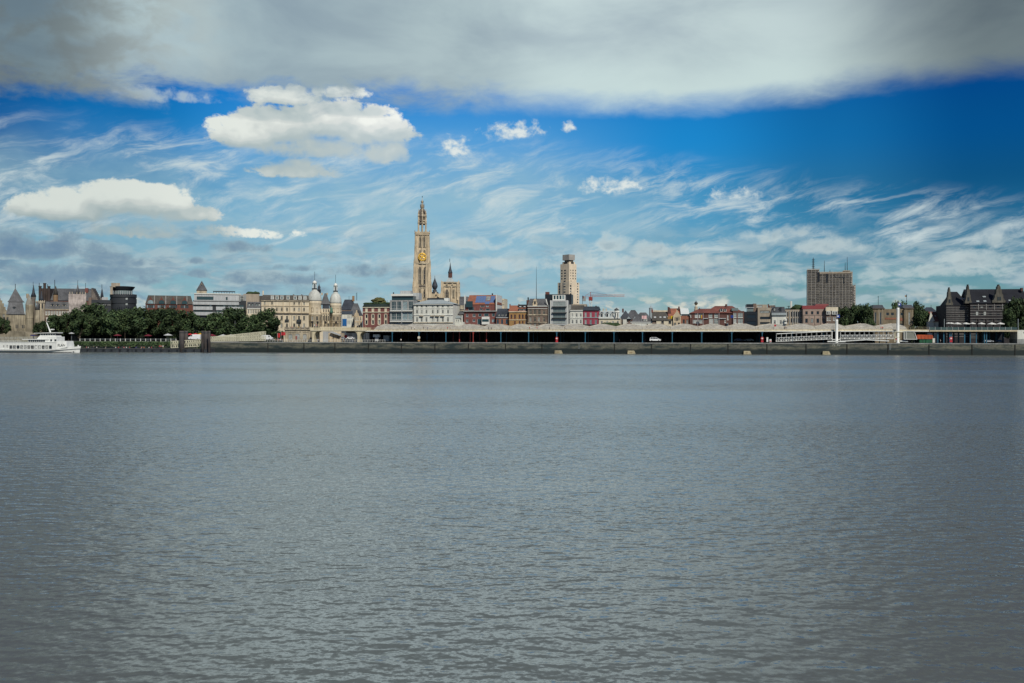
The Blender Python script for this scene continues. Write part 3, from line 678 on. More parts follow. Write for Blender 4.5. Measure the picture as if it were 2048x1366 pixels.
def dome(x, r, ytop, ybase, ylant, ytip, dp):
    B.lath('dome_tower', M['cream'], x, [(r, None), (r, 640), (r+5, 636), (r+5, 612), (r+1, 606), (r+1, ybase+40), (r+4, ybase+34), (r+4, ybase)], dp, 28)
    n = 9; k = ybase-ytop; r *= 1.05
    B.lath('dome', mat('pale_lead_roof', (.52, .535, .49), var=.15, streak=.2, rough=.6), x, [(r*1.0*math.cos(t)**.8 if t < 1.5 else 2, ybase-k*math.sin(t)*1.0) for t in [1.25*i/n for i in range(n+1)]]+[(r*.36, ytop-6), (r*.33, ytop-14)], dp, 28)
    h = ytop-14-ylant
    B.lath('gallery', M['dark'], x, [(r*.40, ytop-14), (r*.40, ytop-26), (r*.34, ytop-28)], dp, 16, False)
    B.lath('lantern', M['whitep'], x, [(r*.09, ytop-24), (r*.09, ylant+h*.38), (r*.33, ylant+h*.36), (r*.30, ylant+h*.14), (r*.14, ylant+2), (1, ylant-6)], dp, 14)
    for i in range(6):
        a = i*math.pi/3; bm = NB(); kk = B.X(1)-B.X(0); X = B.X(x, dp); rr = r*.29*kk
        bar(bm, (X+rr*math.cos(a), dp+rr*math.sin(a), B.Z(ytop-28, dp)), (X+rr*math.cos(a), dp+rr*math.sin(a), B.Z(ylant+h*.36, dp)), .16); obj('column', bm, M['whitep'], B.root)
    B.pole('flag_pole', M['iron'], x, ytip, ylant, dp, .09)
dome(912, 96, 284, 440, 150, 18, 6.0); dome(1208, 82, 314, 470, 182, 58, 7.0)
k = B.X(1)-B.X(0)
for cx, r, dp, rows in ((912, 98, 6.0, ((557, 52), (680, 62), (785, 56))), (1208, 84, 7.0, ((560, 50), (680, 60), (770, 60)))):
    for a in (-62, -20, 20, 62):
        for y, h in rows:
            X = B.X(cx, dp)+(r*k+.02)*math.sin(R(a)); Y = dp-(r*k+.02)*math.cos(R(a)); hh = h*k
            bm = NB(); box(bm, -.5, .5, -.04, .25, -hh/2, hh/2); q = obj('window', bm, M['glass'], B.root, loc=(X, Y, B.Z(y)), rot=(0, 0, R(a)))
            bm = NB(); box(bm, -.75, .75, -.22, -.05, hh/2, hh/2+.3); box(bm, -.7, -.5, -.12, -.045, -hh/2, hh/2); box(bm, .5, .7, -.12, -.045, -hh/2, hh/2); box(bm, -.8, .8, -.3, -.05, -hh/2-.3, -hh/2); obj('surround', bm, M['stone'], q)
B.blk('dome_window', M['glass'], 866, 890, 375, 408, 2.5, 5)
# link with steep grey roof, columns and statue between the domes
B.wall(1005, 1130, 545, None, M['cream'], 10, 4.5, wins=row((1040, 1075, 1110), 680, 22, 70, 'arch')+row((1040, 1075, 1110), 575, 16, 44, 'plain')+row((1065, 1105), 785, 24, 70, 'arch'), fmat=M['stone'])
bm = NB(); frus(bm, B.X(1000, 4), B.X(1135, 4), 4.2, 15, B.Z(480, 4), B.Z(325, 8), 2.2, 3.5); obj('link_roof', bm, M['slateg'], B.root)
B.blk('attic', M['slate'], 1025, 1120, 480, 545, 4.7, 9); B.band(1005, 1130, 600, 614, M['stone'], -.5, 0, 'cornice', 4.5)
for x in (1020, 1058, 1092, 1126): B.lath('column', M['creampale'], x, [(6, 800), (6, 630), (9, 625), (9, 615)], 3.6, 8)
for x in (1015, 1090): B.blk('chimney', M['stone2'], x-12, x+12, 318, 350, 9, 11)
B.lath('cupola', M['slate'], 975, [(26, 320), (26, 285), (30, 280), (18, 262), (22, 240), (8, 215), (2, 185)], 14, 8); B.lath('cupola_base', M['stone2'], 975, [(16, 420), (16, 320)], 14, 8)
B.lath('statue', mat('verdigris', (.10, .22, .16), var=.3), 1150, [(20, 610), (26, 580), (14, 560), (20, 545), (6, 525)], 2.5, 7)
for x in (880, 955, 1065, 1215): B.lath('flower_basket', M['iron'], x, [(8, 758), (17, 748), (14, 728), (5, 720)], -2.0 if x < 1000 else 2.4, 8)
B.blk('entrance', M['cream'], 985, 1300, 800, None, -1.5, 8)
# street of slate roofs behind
B = Bld('slate_house', 'tall house with blue slate roof and chimney behind the right white dome', 'house', 500, 1290, 1590, 128, rz='face')
B.wall(1295, 1540, 560, None, M['brickg'], 14); B.gable(M['slate'], 1285, 1500, 418, 562, 0, 14, 2.5); B.gable(M['slateg'], 1400, 1590, 470, 640, -5, 9, 3, over=.1)
B.wall(1405, 1588, 640, None, M['stone2'], 12, -4.8, wins=row((1440, 1480, 1520, 1560), 690, 18, 50))
B.blk('chimney', M['bricktan'], 1442, 1476, 365, 440, 5, 7); B.skylight(1340, 545, 20, 26, 1.0)
for x in (1398, 1510, 1500): B.pole('antenna', M['iron'], x, 370 if x < 1500 else 320, 430, 7, .1)
B = Bld('white_row_house', 'white side-street house front with shuttered windows beside a blue banner', 'house', 500, 1300, 1480, 96, rz='face')
B.wall(1300, 1440, 620, None, M['white'], 12, wins=row((1385, 1410, 1432), 660, 13, 46)+row((1385, 1410, 1432), 740, 13, 52)); B.wall(1440, 1482, 670, None, M['white'], 12, 1, wins=row((1455, 1470), 720, 9, 40)+row((1455, 1470), 770, 9, 40))
B.gable(M['slate'], 1298, 1442, 580, 622, 0, 12)
bb = B.blk('banner', mat('blue_banner', (.01, .10, .30), var=.08, streak=.05), 1306, 1366, 690, 790, -.25, -.1)
B = Bld('gabled_house', 'narrow stone house with a pinnacled gable left of the red brick building', 'house', 500, 1475, 1590, 90, rz='face')
B.wall(1478, 1588, 650, None, M['stone'], 10, wins=row((1495, 1525, 1560), 690, 14, 46)+row((1495, 1525, 1560), 760, 14, 40))
bm = NB(); extr(bm, [(B.X(1470), B.Z(652)), (B.X(1540), B.Z(652)), (B.X(1530), B.Z(610)), (B.X(1518), B.Z(600)), (B.X(1512), B.Z(565)), (B.X(1500), B.Z(565)), (B.X(1494), B.Z(600)), (B.X(1480), B.Z(612))], -.1, .8); obj('gable', bm, M['stone'], B.root)
B.gable(M['slate'], 1476, 1590, 560, 652, .9, 10, axis='y')
# red brick house with cream window strips
B = Bld('red_brick_house', 'red brick building with four cream window strips and planted dark roof', 'hotel', 710, 105, 490, 76)
cs = (162, 253, 343, 434)
B.wall(108, 490, 530, None, M['brick'], 14, wins=[(c, y, 30, h, 'plain') for c in cs for y, h in ((655, 50), (738, 54))], fmat=M['creampale'], pmat=M['glass'])
for c in cs:
    for y0, y1 in ((540, 590), (618, 628), (682, 709), (767, 776)): B.band(c-17, c+17, y0, y1, M['creampale'], -.12, 0, 'panel')
    for s_ in (-1, 1): B.band(c+s_*18-4, c+s_*18+4, 628, 767, M['creampale'], -.12, 0, 'panel')
B.band(104, 492, 524, 534, M['creampale'], -.5); B.band(106, 490, 590, 600, M['creampale'], -.35)
B.mansard(mat('planted_roof', (.02, .035, .03), var=.4), 112, 490, 478, 524, .5, 13, .9, 1.0, name='roof')
for i in range(9):
    bm = NB(); bmesh.ops.create_icosphere(bm, subdivisions=2, radius=1)
    for v_ in bm.verts: v_.co *= random.uniform(.7, 1.2)
    q = obj('roof_hedge', bm, mat('shrub_green', (.03, .055, .02)), B.root, loc=(B.X(150+i*38), 2.2, B.Z(474))); q.scale = (1.9, 1.2, .8)
bm = NB(); bmesh.ops.create_icosphere(bm, subdivisions=3, radius=1)
for v_ in bm.verts: v_.co *= random.uniform(.72, 1.2)
q = obj('roof_tree', bm, mat('olive_shrub', (.10, .10, .035)), B.root, loc=(B.X(275), 8, B.Z(440, 8))); q.scale = (4, 3, 2)
for x in (405, 430, 455): B.pole('antenna', M['iron'], x, 425, 480, 9, .08)
# grey glazed apartment house
B = Bld('glazed_apartment_house', 'grey frame apartment house with big dark glazing and balconies beside the white building', 'apartment house', 710, 488, 826, 75)
ws = [(547, 505, 62, 120, 'grid'), (625, 505, 62, 120, 'grid'), (706, 505, 62, 120, 'grid'), (788, 505, 62, 120, 'grid'), (547, 655, 62, 108, 'grid'), (622, 655, 70, 108, 'grid'), (706, 655, 70, 108, 'grid'), (782, 655, 62, 108, 'grid'), (560, 748, 100, 22, 'plain'), (740, 748, 130, 22, 'plain')]
B.wall(492, 824, 425, None, M['grey'], 15, wins=ws, fmat=M['greyl'], pmat=M['glassb'], reveal=.9)
B.blk('penthouse', M['glassb'], 520, 820, 370, 425, 2.0, 12); B.band(515, 826, 338, 368, M['whitep'], -1.0, 10, 'roof', 2.0); B.blk('rooftop_unit', M['greyl'], 637, 782, 292, 340, 6, 12); B.blk('side_wall', M['greyl'], 822, 905, 325, 420, 8, 14)
for y in (578, 727): 
    B.band(500, 660, y-6, y+6, M['whitep'], -1.2, 0, 'balcony'); B.band(672, 818, y-6, y+6, M['whitep'], -1.2, 0, 'balcony')
for y in (545, 695):
    B.band(502, 658, y, y+2.5, M['whitep'], -1.2, -1.1, 'railing'); B.band(674, 816, y, y+2.5, M['whitep'], -1.2, -1.1, 'railing')
B.band(656, 672, 440, 760, M['greyl'], -.3, 0, 'pillar'); B.pole('vent', M['iron'], 543, 315, 345, 6, .4)
# white classical block
B = Bld('white_classical_building', 'long white classical building with seven window columns and pale blue grey hipped roof', 'hotel', 710, 826, 1392, 74)
cs = (875, 941, 1008, 1096, 1166, 1239, 1312)
B.wall(830, 1385, 487, None, M['white'], 17, wins=row(cs, 512, 26, 36)+row(cs, 588, 26, 54)+row(cs, 700, 26, 66), fmat=M['white'])
B.band(824, 1392, 478, 490, M['whitep'], -.8); B.band(828, 1387, 540, 545, M['whitep'], -.2); B.band(828, 1387, 630, 640, M['whitep'], -.35); B.band(828, 1387, 738, 752, M['stone2'], -.35)
for x in (941, 1096, 1166, 1239): B.band(x-26, x+26, 640, 656, M['stone2'], -.9, -.36, 'balcony')
for x in (852, 908, 974, 1052, 1131, 1203, 1276, 1350): B.band(x-3, x+3, 490, 738, M['whitep'], -.15, 0, 'pilaster')
bm = NB(); frus(bm, B.X(820), B.X(1396), -1.0, 18, B.Z(478), B.Z(408, 8), 9.5, 8); obj('roof', bm, M['zinc'], B.root)
B.blk('roof_terrace', M['dark'], 1020, 1255, 395, 425, 5.5, 9, 5.5); B.blk('lift_house', M['whitep'], 1255, 1318, 397, 440, 6, 10)
# low white and grey houses right of it
B = Bld('low_white_house', 'low white and grey houses with tiny gables between white building and orange brick', 'house', 710, 1385, 1545, 80)
B.wall(1415, 1480, 680, None, M['white'], 9, wins=row((1435, 1460), 715, 12, 30)); B.gable(M['zinc'], 1412, 1482, 640, 682, 0, 9, axis='y')
B.wall(1390, 1545, 625, None, M['brickg'], 10, 6, wins=row((1420, 1450, 1495), 645, 16, 24)); B.gable(M['slateg'], 1388, 1545, 580, 626, 6, 16)
B.blk('chimney', M['whitep'], 1505, 1516, 640, 760, 2, 3); B.blk('extension', M['white'], 1480, 1535, 735, None, .5, 6)
# orange brick block with solar roof
B = Bld('solar_roof_house', 'dark red brick building with sloping orange roof carrying blue solar panels', 'building', 710, 1535, 2005, 84)
B.wall(1540, 1995, 585, None, M['brick'], 20, wins=row((1585,), 640, 32, 40)+row((1585,), 715, 32, 40)+row((1682,), 640, 40, 40)+row((1680,), 712, 36, 36)+[(1765, 638, 44, 40, 'plain'), (1855, 636, 66, 40, 'plain'), (1955, 636, 40, 40, 'plain'), (1757, 730, 56, 80, 'plain'), (1952, 716, 36, 44, 'plain')], fmat=M['greyl'], pmat=M['glassb'])
B.blk('bay', M['whitep'], 1790, 1895, 660, 768, -2.2, -.003); B.blk('bay_window', M['glassb'], 1796, 1889, 695, 728, -2.35, -2.203)
B.wall(1558, 1990, 485, 588, M['brick'], 16, 2.5, wins=[(1640, 548, 80, 50, 'plain'), (1780, 555, 40, 26, 'plain'), (1875, 560, 60, 30, 'plain'), (1800, 512, 60, 22, 'plain'), (1870, 512, 40, 22, 'plain')], fmat=M['greyl'], pmat=M['glassb'])
B.band(1530, 1995, 574, 588, M['grey'], -1.0); B.blk('terrace_glass', M['glassb'], 1565, 1660, 440, 525, 1.5, 2.45)
bm = NB(); X0, X1 = B.X(1562), B.X(1998); z0, z1 = B.Z(487, 2.5), B.Z(355, 9)
hexa(bm, [(X0, 2.2, z0), (X1, 2.2, z0), (X1, 18, z0), (X0, 18, z0)], [(X0+.4, 8.5, z1), (X1-.6, 8.5, z1), (X1-.6, 16, z1), (X0+.4, 16, z1)]); rf = obj('roof', bm, M['tileor'], B.root)
ang = math.atan2(z1-z0, 6.3)
for xa, xb, fa, fb in ((1680, 1712, .2, .9), (1714, 1746, .2, .9), (1748, 1780, .2, .9), (1782, 1820, .2, .9), (1822, 1886, .05, .33), (1888, 1918, .2, .9), (1920, 1950, .2, .9)):
    bm = NB(); Lr = (z1-z0)/math.sin(ang); box(bm, B.X(xa), B.X(xb), .0, .12, fa*Lr, fb*Lr)
    obj('solar_panel', bm, M['panel'], rf, loc=(0, 2.2-.16, z0), rot=(-(math.pi/2-ang), 0, 0))
bm = NB(); box(bm, B.X(1825), B.X(1880), -.03, .1, .42*Lr, .85*Lr); obj('roof_window', bm, M['glass'], rf, loc=(0, 2.2-.16, z0), rot=(-(math.pi/2-ang), 0, 0))
B.blk('gable_wall', M['whitep'], 1994, 2004, 350, None, 1, 19, 2.2); B.blk('chimney', M['iron'], 1930, 1945, 330, 360, 9, 10); B.blk('side_edge', M['whitep'], 1543, 1558, 360, 560, 3, 5)
B = Bld('nave_roof', 'grey slate church nave roof showing between stump tower and orange roof', 'church nave', 710, 1485, 1560, 330, rz='face')
B.wall(1480, 1570, 500, None, M['stone2'], 20); B.gable(M['slateg'], 1478, 1600, 375, 560, 0, 20, 0)
# ------------------------------------------------------------------ cathedral
CV = 345
B = Bld('cathedral_tower', 'tall pale gothic cathedral tower with openwork crown and large gilded clock', 'church tower', 780, 245, 475, CV, sc=5.694, oy=380, refy=1000, rz='face')
kx = B.X(1)-B.X(0)
def W_(z): return B.Z(z)
st = M['stone']; s2 = M['stone2']
cx = 366
def stage(h0, y0, h1, y1, name='wall', mt=st, dd=0):
    bm = NB(); a, b = h0*kx, h1*kx; X = B.X(cx); c = 97*kx
    hexa(bm, [(X-a, c-a, B.Z(y0)), (X+a, c-a, B.Z(y0)), (X+a, c+a, B.Z(y0)), (X-a, c+a, B.Z(y0))], [(X-b, c-b, B.Z(y1)), (X+b, c-b, B.Z(y1)), (X+b, c+b, B.Z(y1)), (X-b, c+b, B.Z(y1))]); return obj(name, bm, mt, B.root)
c = 97*kx; X = B.X(cx)
bm = NB(); box(bm, X-84*kx, X+84*kx, c-84*kx, c+84*kx, -.4, B.Z(835)); box(bm, X-72*kx, X+72*kx, c-72*kx, c+72*kx, B.Z(835), B.Z(505)); obj('wall', bm, st, B.root)
# stepped corner buttresses
for sx in (-1, 1):
    for sy in (-1, 1):
        bm = NB()
        for y0, y1, h, w in ((None, 1100, 112, 34), (1100, 990, 104, 32), (990, 840, 100, 30), (840, 660, 90, 25), (660, 520, 86, 22)):
            z0 = -.4 if y0 is None else B.Z(y0); z1 = B.Z(y1)
            for ax in (0, 1):
                a, b = h*kx, (h-w*1.0)*kx
                x0, x1 = (sx*a, sx*(72-w)*kx) if ax == 0 else (sx*(h-w*.2)*kx, sx*(h-w*1.1)*kx)
                ya, yb = (sy*(h-w*.25)*kx, sy*(h-w*1.05)*kx) if ax == 0 else (sy*a, sy*(72-w)*kx)
                box(bm, X+min(x0, x1), X+max(x0, x1), c+min(ya, yb), c+max(ya, yb), z0, z1)
            lathe(bm, X+sx*(h-6)*kx, c+sy*(h-6)*kx, [(5*kx, z1-1), (5*kx, z1+1.2), (.05, z1+4.5)], 5)
        obj('buttress', bm, st, B.root)
# middle pilaster and mullion ribs, tall lancet windows on the faces
def lancet(ax, off, y0, y1, w, mt_=None, dep=.45, face=84):
    """pointed dark opening with tracery bars, on the front (ax=0) or the side faces (ax=-1, 1)"""
    ww = w*kx/2; z0, z1 = B.Z(y0), B.Z(y1); zs = z1-ww*1.7
    pts = [(-ww, z0), (ww, z0), (ww, zs), (ww*.75, zs+ww*.8), (ww*.35, zs+ww*1.35), (0, z1), (-ww*.35, zs+ww*1.35), (-ww*.75, zs+ww*.8), (-ww, zs)]
    bm = NB(); extr(bm, pts, 0, .3); f = face*kx
    loc, rz = ((X+off*kx, c-f-.06, 0), 0) if ax == 0 else ((X+ax*(f+.06), c+off*kx, 0), ax*math.pi/2)
    o = obj('lancet_window', bm, mat('louvre_dark', (.045, .045, .05), var=.3, course=2.2), B.root, loc=loc, rot=(0, 0, rz))
    bm = NB(); t = .28
    for q in (-ww, ww): box(bm, q-t, q+t, -.9, .0, z0, zs)
    box(bm, -.13, .13, -.25, .0, z0, z1-ww*.6)
    n = max(2, int((zs-z0)/4))
    for i in range(n+1): box(bm, -ww+t, ww-t, -.3, -.01, z0+(zs-z0)*i/n-.09, z0+(zs-z0)*i/n+.09)
    for s in (-1, 1): bar(bm, (s*ww, -.3, zs), (s*ww*.55, -.3, zs+ww*1.1), .3); bar(bm, (s*ww*.55, -.3, zs+ww*1.1), (0, -.3, z1+.2), .3)
    obj('tracery', bm, s2, o)
for ax in (0, -1, 1):
    for off in (-27, 36):
        lancet(ax, off, 1072, 872, 34 if off < 0 else 44)
        lancet(ax, off, 1225, 1120, 26 if off < 0 else 38)
    for off in (-22, 25): lancet(ax, off, 650, 520, 24, face=72); lancet(ax, off, 725, 680, 24, face=72)
for ax in range(4):
    for off, w in ((4, 9), (-52, 8), (62, 8)):
        for y0, y1, f in ((None, 835, 84), (835, 505, 72)):
            bm = NB()
            o_ = off if f == 84 else off*.9
            z0 = -.4 if y0 is None else B.Z(y0)
            p = [(o_-w, -f-5), (o_+w, -f+1)]
            r = [(q[0]*math.cos(ax*math.pi/2)-q[1]*math.sin(ax*math.pi/2), q[0]*math.sin(ax*math.pi/2)+q[1]*math.cos(ax*math.pi/2)) for q in p]
            xs = sorted((r[0][0], r[1][0])); ys = sorted((r[0][1], r[1][1]))
            box(bm, X+xs[0]*kx, X+xs[1]*kx, c+ys[0]*kx, c+ys[1]*kx, z0, B.Z(y1)); obj('pilaster', bm, st, B.root)
def ring(y0, y1, h, mt=s2, name='cornice'):
    bm = NB(); box(bm, X-h*kx, X+h*kx, c-h*kx, c+h*kx, B.Z(y0), B.Z(y1)); return obj(name, bm, mt, B.root)
ring(1100, 1084, 92, M['stoned']); ring(842, 828, 96); ring(1120, 1108, 90); ring(508, 488, 84, st); ring(488, 474, 88, st, 'parapet')
bm = NB()
for i in range(7):
    for s in (-1, 1):
        q = (-84+28*i)*kx
        for p in ((X+q, c+s*84*kx), (X+s*84*kx, c+q)):
            bm = NB(); lathe(bm, p[0], p[1], [(3.5*kx, B.Z(478)), (3.5*kx, B.Z(468)), (.05, B.Z(455 if abs(i-3) == 3 else 460))], 5); obj('pinnacle', bm, st, B.root)
# openwork octagon crown
bm = NB(); lathe(bm, X, c, [(12*kx, B.Z(480)), (12*kx, B.Z(340)), (17*kx, B.Z(285)), (14*kx, B.Z(200)), (19*kx, B.Z(188)), (19*kx, B.Z(168)), (12*kx, B.Z(160)), (9*kx, B.Z(138)), (13*kx, B.Z(131)), (12*kx, B.Z(118)), (6*kx, B.Z(110)), (3*kx, B.Z(94)), (.05, B.Z(72))], 8); obj('crown_core', bm, st, B.root)
for i in range(8):
    a = i*math.pi/4; ca, sa = math.cos(a), math.sin(a); r = (43 if i % 2 == 0 else 58)*kx
    bm = NB(); q = Vector((X+r*ca, c+r*sa, 0))
    lathe(bm, q.x, q.y, [(9.5*kx, B.Z(485)), (9*kx, B.Z(380)), (11*kx, B.Z(376)), (11*kx, B.Z(345)), (9*kx, B.Z(340)), (8*kx, B.Z(285)), (9*kx, B.Z(278)), (6*kx, B.Z(250)), (3*kx, B.Z(232)), (.05, B.Z(202))], 6)
    obj('crown_pinnacle', bm, st if i % 2 else s2, B.root)
    bm = NB(); q2 = Vector((X+15*kx*ca, c+15*kx*sa, 0))
    for ya, yb, rr in ((376, 340, 1.2), (350, 300, .9), (300, 250, 1.0), (262, 205, .8)): bar(bm, (q.x, q.y, B.Z(ya)), (q2.x, q2.y, B.Z(yb)), rr, 5)
    a2 = a+math.pi/4; rb = (58 if i % 2 == 0 else 43)*kx; q3 = (X+rb*math.cos(a2), c+rb*math.sin(a2))
    for ya in (374, 345, 292): bar(bm, (q.x, q.y, B.Z(ya)), (q3[0], q3[1], B.Z(ya)), .75, 5)
    mx, my = (q.x+q3[0])/2, (q.y+q3[1])/2
    bar(bm, (q.x, q.y, B.Z(292)), (mx, my, B.Z(272)), .5, 5); bar(bm, (q3[0], q3[1], B.Z(292)), (mx, my, B.Z(272)), .5, 5)
    bar(bm, (mx, my, B.Z(374)), (mx, my, B.Z(292)), .3, 5)
    obj('flying_buttress', bm, M['stoned'] if i % 2 else s2, B.root)
bm = NB()
for i in range(8):
    a = i*math.pi/4; bm = NB(); lathe(bm, X+22*kx*math.cos(a), c+22*kx*math.sin(a), [(3*kx, B.Z(190)), (3*kx, B.Z(160)), (.05, B.Z(140))], 5); obj('crown_pinnacle', bm, M['stoned'], B.root)
    bm = NB(); lathe(bm, X+14*kx*math.cos(a), c+14*kx*math.sin(a), [(2*kx, B.Z(132)), (2*kx, B.Z(118)), (.05, B.Z(106))], 5); obj('crown_pinnacle', bm, M['stoned'], B.root)
B.pole('finial', M['iron'], 366, 70, 84, c, .3)
# gilded clock
bm = NB(); n = 40; r0, r1 = 48*kx, 30*kx; yc = B.Z(762)
vs = [[bm.verts.new((r*math.cos(2*math.pi*i/n), y, r*math.sin(2*math.pi*i/n))) for i in range(n)] for r, y in ((r0, .3), (r0, -.1), (r0*.93, -.2), (r1, -.2), (r1, .3))]
for A, Bq in zip(vs, vs[1:]+vs[:1]):
    for i in range(n): bm.faces.new((A[i], A[(i+1) % n], Bq[(i+1) % n], Bq[i]))
ck = obj('clock_face', bm, M['gold'], B.root, loc=(X+1*kx, c-96*kx, yc))
bm = NB()
for i in range(12):
    a = i*math.pi/6; bar(bm, (34*kx*math.sin(a), -.3, 34*kx*math.cos(a)), (43*kx*math.sin(a), -.3, 43*kx*math.cos(a)), .32, 4)
obj('numerals', bm, M['stoned'], ck)
bm = NB()
for i in range(4):
    a = i*math.pi/2+.5; bar(bm, (9*kx*math.sin(a), 0, 9*kx*math.cos(a)), (31*kx*math.sin(a), 0, 31*kx*math.cos(a)), .45, 5)
lathe(bm, 0, 0, [(.1, -.4), (.1, .4)], 5); obj('spokes', bm, M['gold'], ck)
bm = NB(); bar(bm, (0, -.5, 0), (-6*kx, -.5, -18*kx), .4, 4); bar(bm, (0, -.5, 0), (12*kx, -.5, 9*kx), .5, 4)
hv = [(12*kx*math.cos(i*math.pi/8), 12*kx*math.sin(i*math.pi/8)) for i in range(16)]; extr(bm, hv, -.45, -.15); obj('hands', bm, M['gold'], ck)
bm = NB(); extr(bm, [(31*kx*math.cos(i*math.pi/12), 31*kx*math.sin(i*math.pi/12)) for i in range(24)], .2, .35); obj('dial', bm, mat('dial_bronze', (.22, .13, .03), var=.3), ck)
bm = NB(); box(bm, X-24*kx, X+24*kx, c-95*kx, c-70*kx, B.Z(840), B.Z(735)); obj('clock_gable', bm, st, B.root)
# stump tower
B = Bld('stump_tower', 'shorter unfinished pale stone church tower topped by small red-brown lantern spire', 'church tower', 780, 570, 800, CV+6, sc=5.694, oy=380, refy=1150, rz=(R(-3),))
X, c = B.X(684), 110*kx
bm = NB(); box(bm, X-92*kx, X+92*kx, c-92*kx, c+92*kx, -.4, B.Z(1052)); obj('wall', bm, st, B.root)
for sx in (-1, 1):
    for sy in (-1, 1):
        bm = NB()
        for y0, y1, h in ((None, 1250, 118), (1250, 1160, 110), (1160, 1046, 106)):
            z0 = -.4 if y0 is None else B.Z(y0); xs = sorted((sx*h*kx, sx*(h-30)*kx)); ys = sorted((sy*h*kx, sy*(h-30)*kx))
            box(bm, X+xs[0], X+xs[1], c+ys[0], c+ys[1], z0, B.Z(y1))
        lathe(bm, X+sx*98*kx, c+sy*98*kx, [(6*kx, B.Z(1048)), (6*kx, B.Z(1042)), (.05, B.Z(1024))], 6); obj('buttress', bm, st, B.root)
bm = NB(); box(bm, X-104*kx, X+104*kx, c-104*kx, c+104*kx, B.Z(1100), B.Z(1090)); box(bm, X-105*kx, X+105*kx, c-105*kx, c+105*kx, B.Z(1056), B.Z(1044)); obj('cornice', bm, s2, B.root)
for off in (-62, -10, 16, 60): 
    bm = NB(); box(bm, X+(off-8)*kx, X+(off+8)*kx, c-(97 if off != 16 else 104)*kx, c-91*kx, -.4, B.Z(1100)); obj('pilaster', bm, st, B.root)
_c, c0 = c, c
lancet(0, -35, 1225, 1128, 40, face=92); lancet(0, 38, 1225, 1128, 22, face=92); lancet(1, -20, 1225, 1128, 36, face=92); lancet(-1, -20, 1225, 1128, 36, face=92)
for off in (-38, 26): lancet(0, off, 1082, 1062, 12, face=92)
bm = NB(); frus(bm, X-58*kx, X+48*kx, c-55*kx, c+55*kx, B.Z(1046), B.Z(990), 36*kx, 36*kx); obj('roof', bm, M['zinc'], B.root)
bm = NB(); lathe(bm, X-4*kx, c, [(25*kx, B.Z(996)), (25*kx, B.Z(935))], 8); obj('lantern', bm, M['brickd'], B.root)
bm = NB(); lathe(bm, X-4*kx, c, [(30*kx, B.Z(936)), (26*kx, B.Z(930)), (13*kx, B.Z(890)), (6*kx, B.Z(850)), (.05, B.Z(812))], 8); obj('spire', bm, M['slate'], B.root)
B.pole('finial', M['iron'], 680, 782, 820, c, .2)
# crossing onion dome and gabled transept
B = Bld('onion_dome', 'dark onion dome lantern on a gabled stone transept between the two church towers', 'dome', 780, 476, 560, CV+40, sc=5.694, oy=380, refy=1150, rz='face')
B.lath('dome', M['slate'], 510, [(14, 1136), (22, 1126), (33, 1100), (32, 1085), (24, 1060), (12, 1030), (5, 1010), (1, 990)], 4, 14)
B.lath('lantern', M['slateg'], 510, [(24, 1180), (24, 1150), (30, 1146), (16, 1136)], 4, 8, False); B.lath('gallery', M['slate'], 512, [(44, 1250), (44, 1170), (34, 1160)], 4, 8, False)
bm = NB(); extr(bm, [(B.X(488), -.4), (B.X(562), -.4), (B.X(562), B.Z(1222)), (B.X(524), B.Z(1160)), (B.X(488), B.Z(1222))], -10, 0); obj('gable', bm, st, B.root)
B.lath('rose_window', M['stoned'], 524, [(8, 1205), (8, 1189)], -10, 10)
B.pole('finial', M['iron'], 510, 975, 995, 4, .15)
B.blk('nave', s2, 476, 660, 1180, None, 0, 16)
# ------------------------------------------------------------------ row of houses behind the shed, middle to right
B = Bld('slate_cottage', 'low orange brick house with blue slate roof and three white dormers', 'house', 960, 225, 410, 82)
B.wall(230, 408, 672, None, M['bricko'], 12, wins=row((252, 312, 376), 725, 26, 56), fmat=M['blue'])
B.gable(M['slate'], 226, 410, 545, 672, 0, 12)
for x in (266, 316, 366): B.dormer(x, 636, 20, 26, .8, M['whitep'], M['slate'], dep=2)
B.band(228, 410, 668, 678, M['greyl'], -.4)
B = Bld('pale_tower_house', 'pale narrow high house with windows standing behind the slate cottage', 'house', 960, 225, 345, 130)
B.wall(250, 342, 405, None, M['creampale'], 12, wins=row((315, 332), 440, 10, 18)+row((315, 332), 490, 10, 18)); B.wall(225, 296, 440, None, M['brickg'], 8, -4)
B = Bld('yellow_brick_house', 'yellow brick house with arched upper windows and orange tiled roof', 'house', 960, 408, 680, 80)
B.wall(412, 676, 592, None, M['bricky'], 13, wins=row((443, 492, 558, 602, 648), 658, 28, 60, 'arch')+row((492, 558, 602, 648), 745, 26, 50), fmat=M['bricko'])
B.band(408, 680, 584, 596, M['cream'], -.5); B.band(410, 678, 700, 708, M['creampale'], -.2)
B.gable(M['tileor'], 410, 680, 500, 584, 0, 13, name='roof'); B.wall(538, 672, 545, 590, M['dark'], 5, .4, wins=row((575, 625), 570, 40, 24, 'plain'), pmat=M['glassl']); B.blk('attic', M['dark'], 540, 670, 488, 548, 4, 10)
for x in (420, 545): B.blk('chimney', M['bricko'], x-6, x+6, 480, 530, 5, 6.5)
for x in (570, 630): B.skylight(x, 520, 26, 16, 3.2)
B = Bld('ornate_mansard_house', 'grey brown brick house with dark mansard roof and an ornate central stone dormer', 'house', 960, 672, 955, 78)
B.wall(676, 950, 515, None, M['brickg'], 13, wins=row((712, 776, 838), 592, 42, 66, 'grid')+[(905, 600, 36, 56, 'sash')]+row((712, 776, 830), 696, 30, 64)+[(905, 700, 32, 66, 'sash')]+row((712, 776, 838), 775, 34, 40), fmat=M['stone2'])
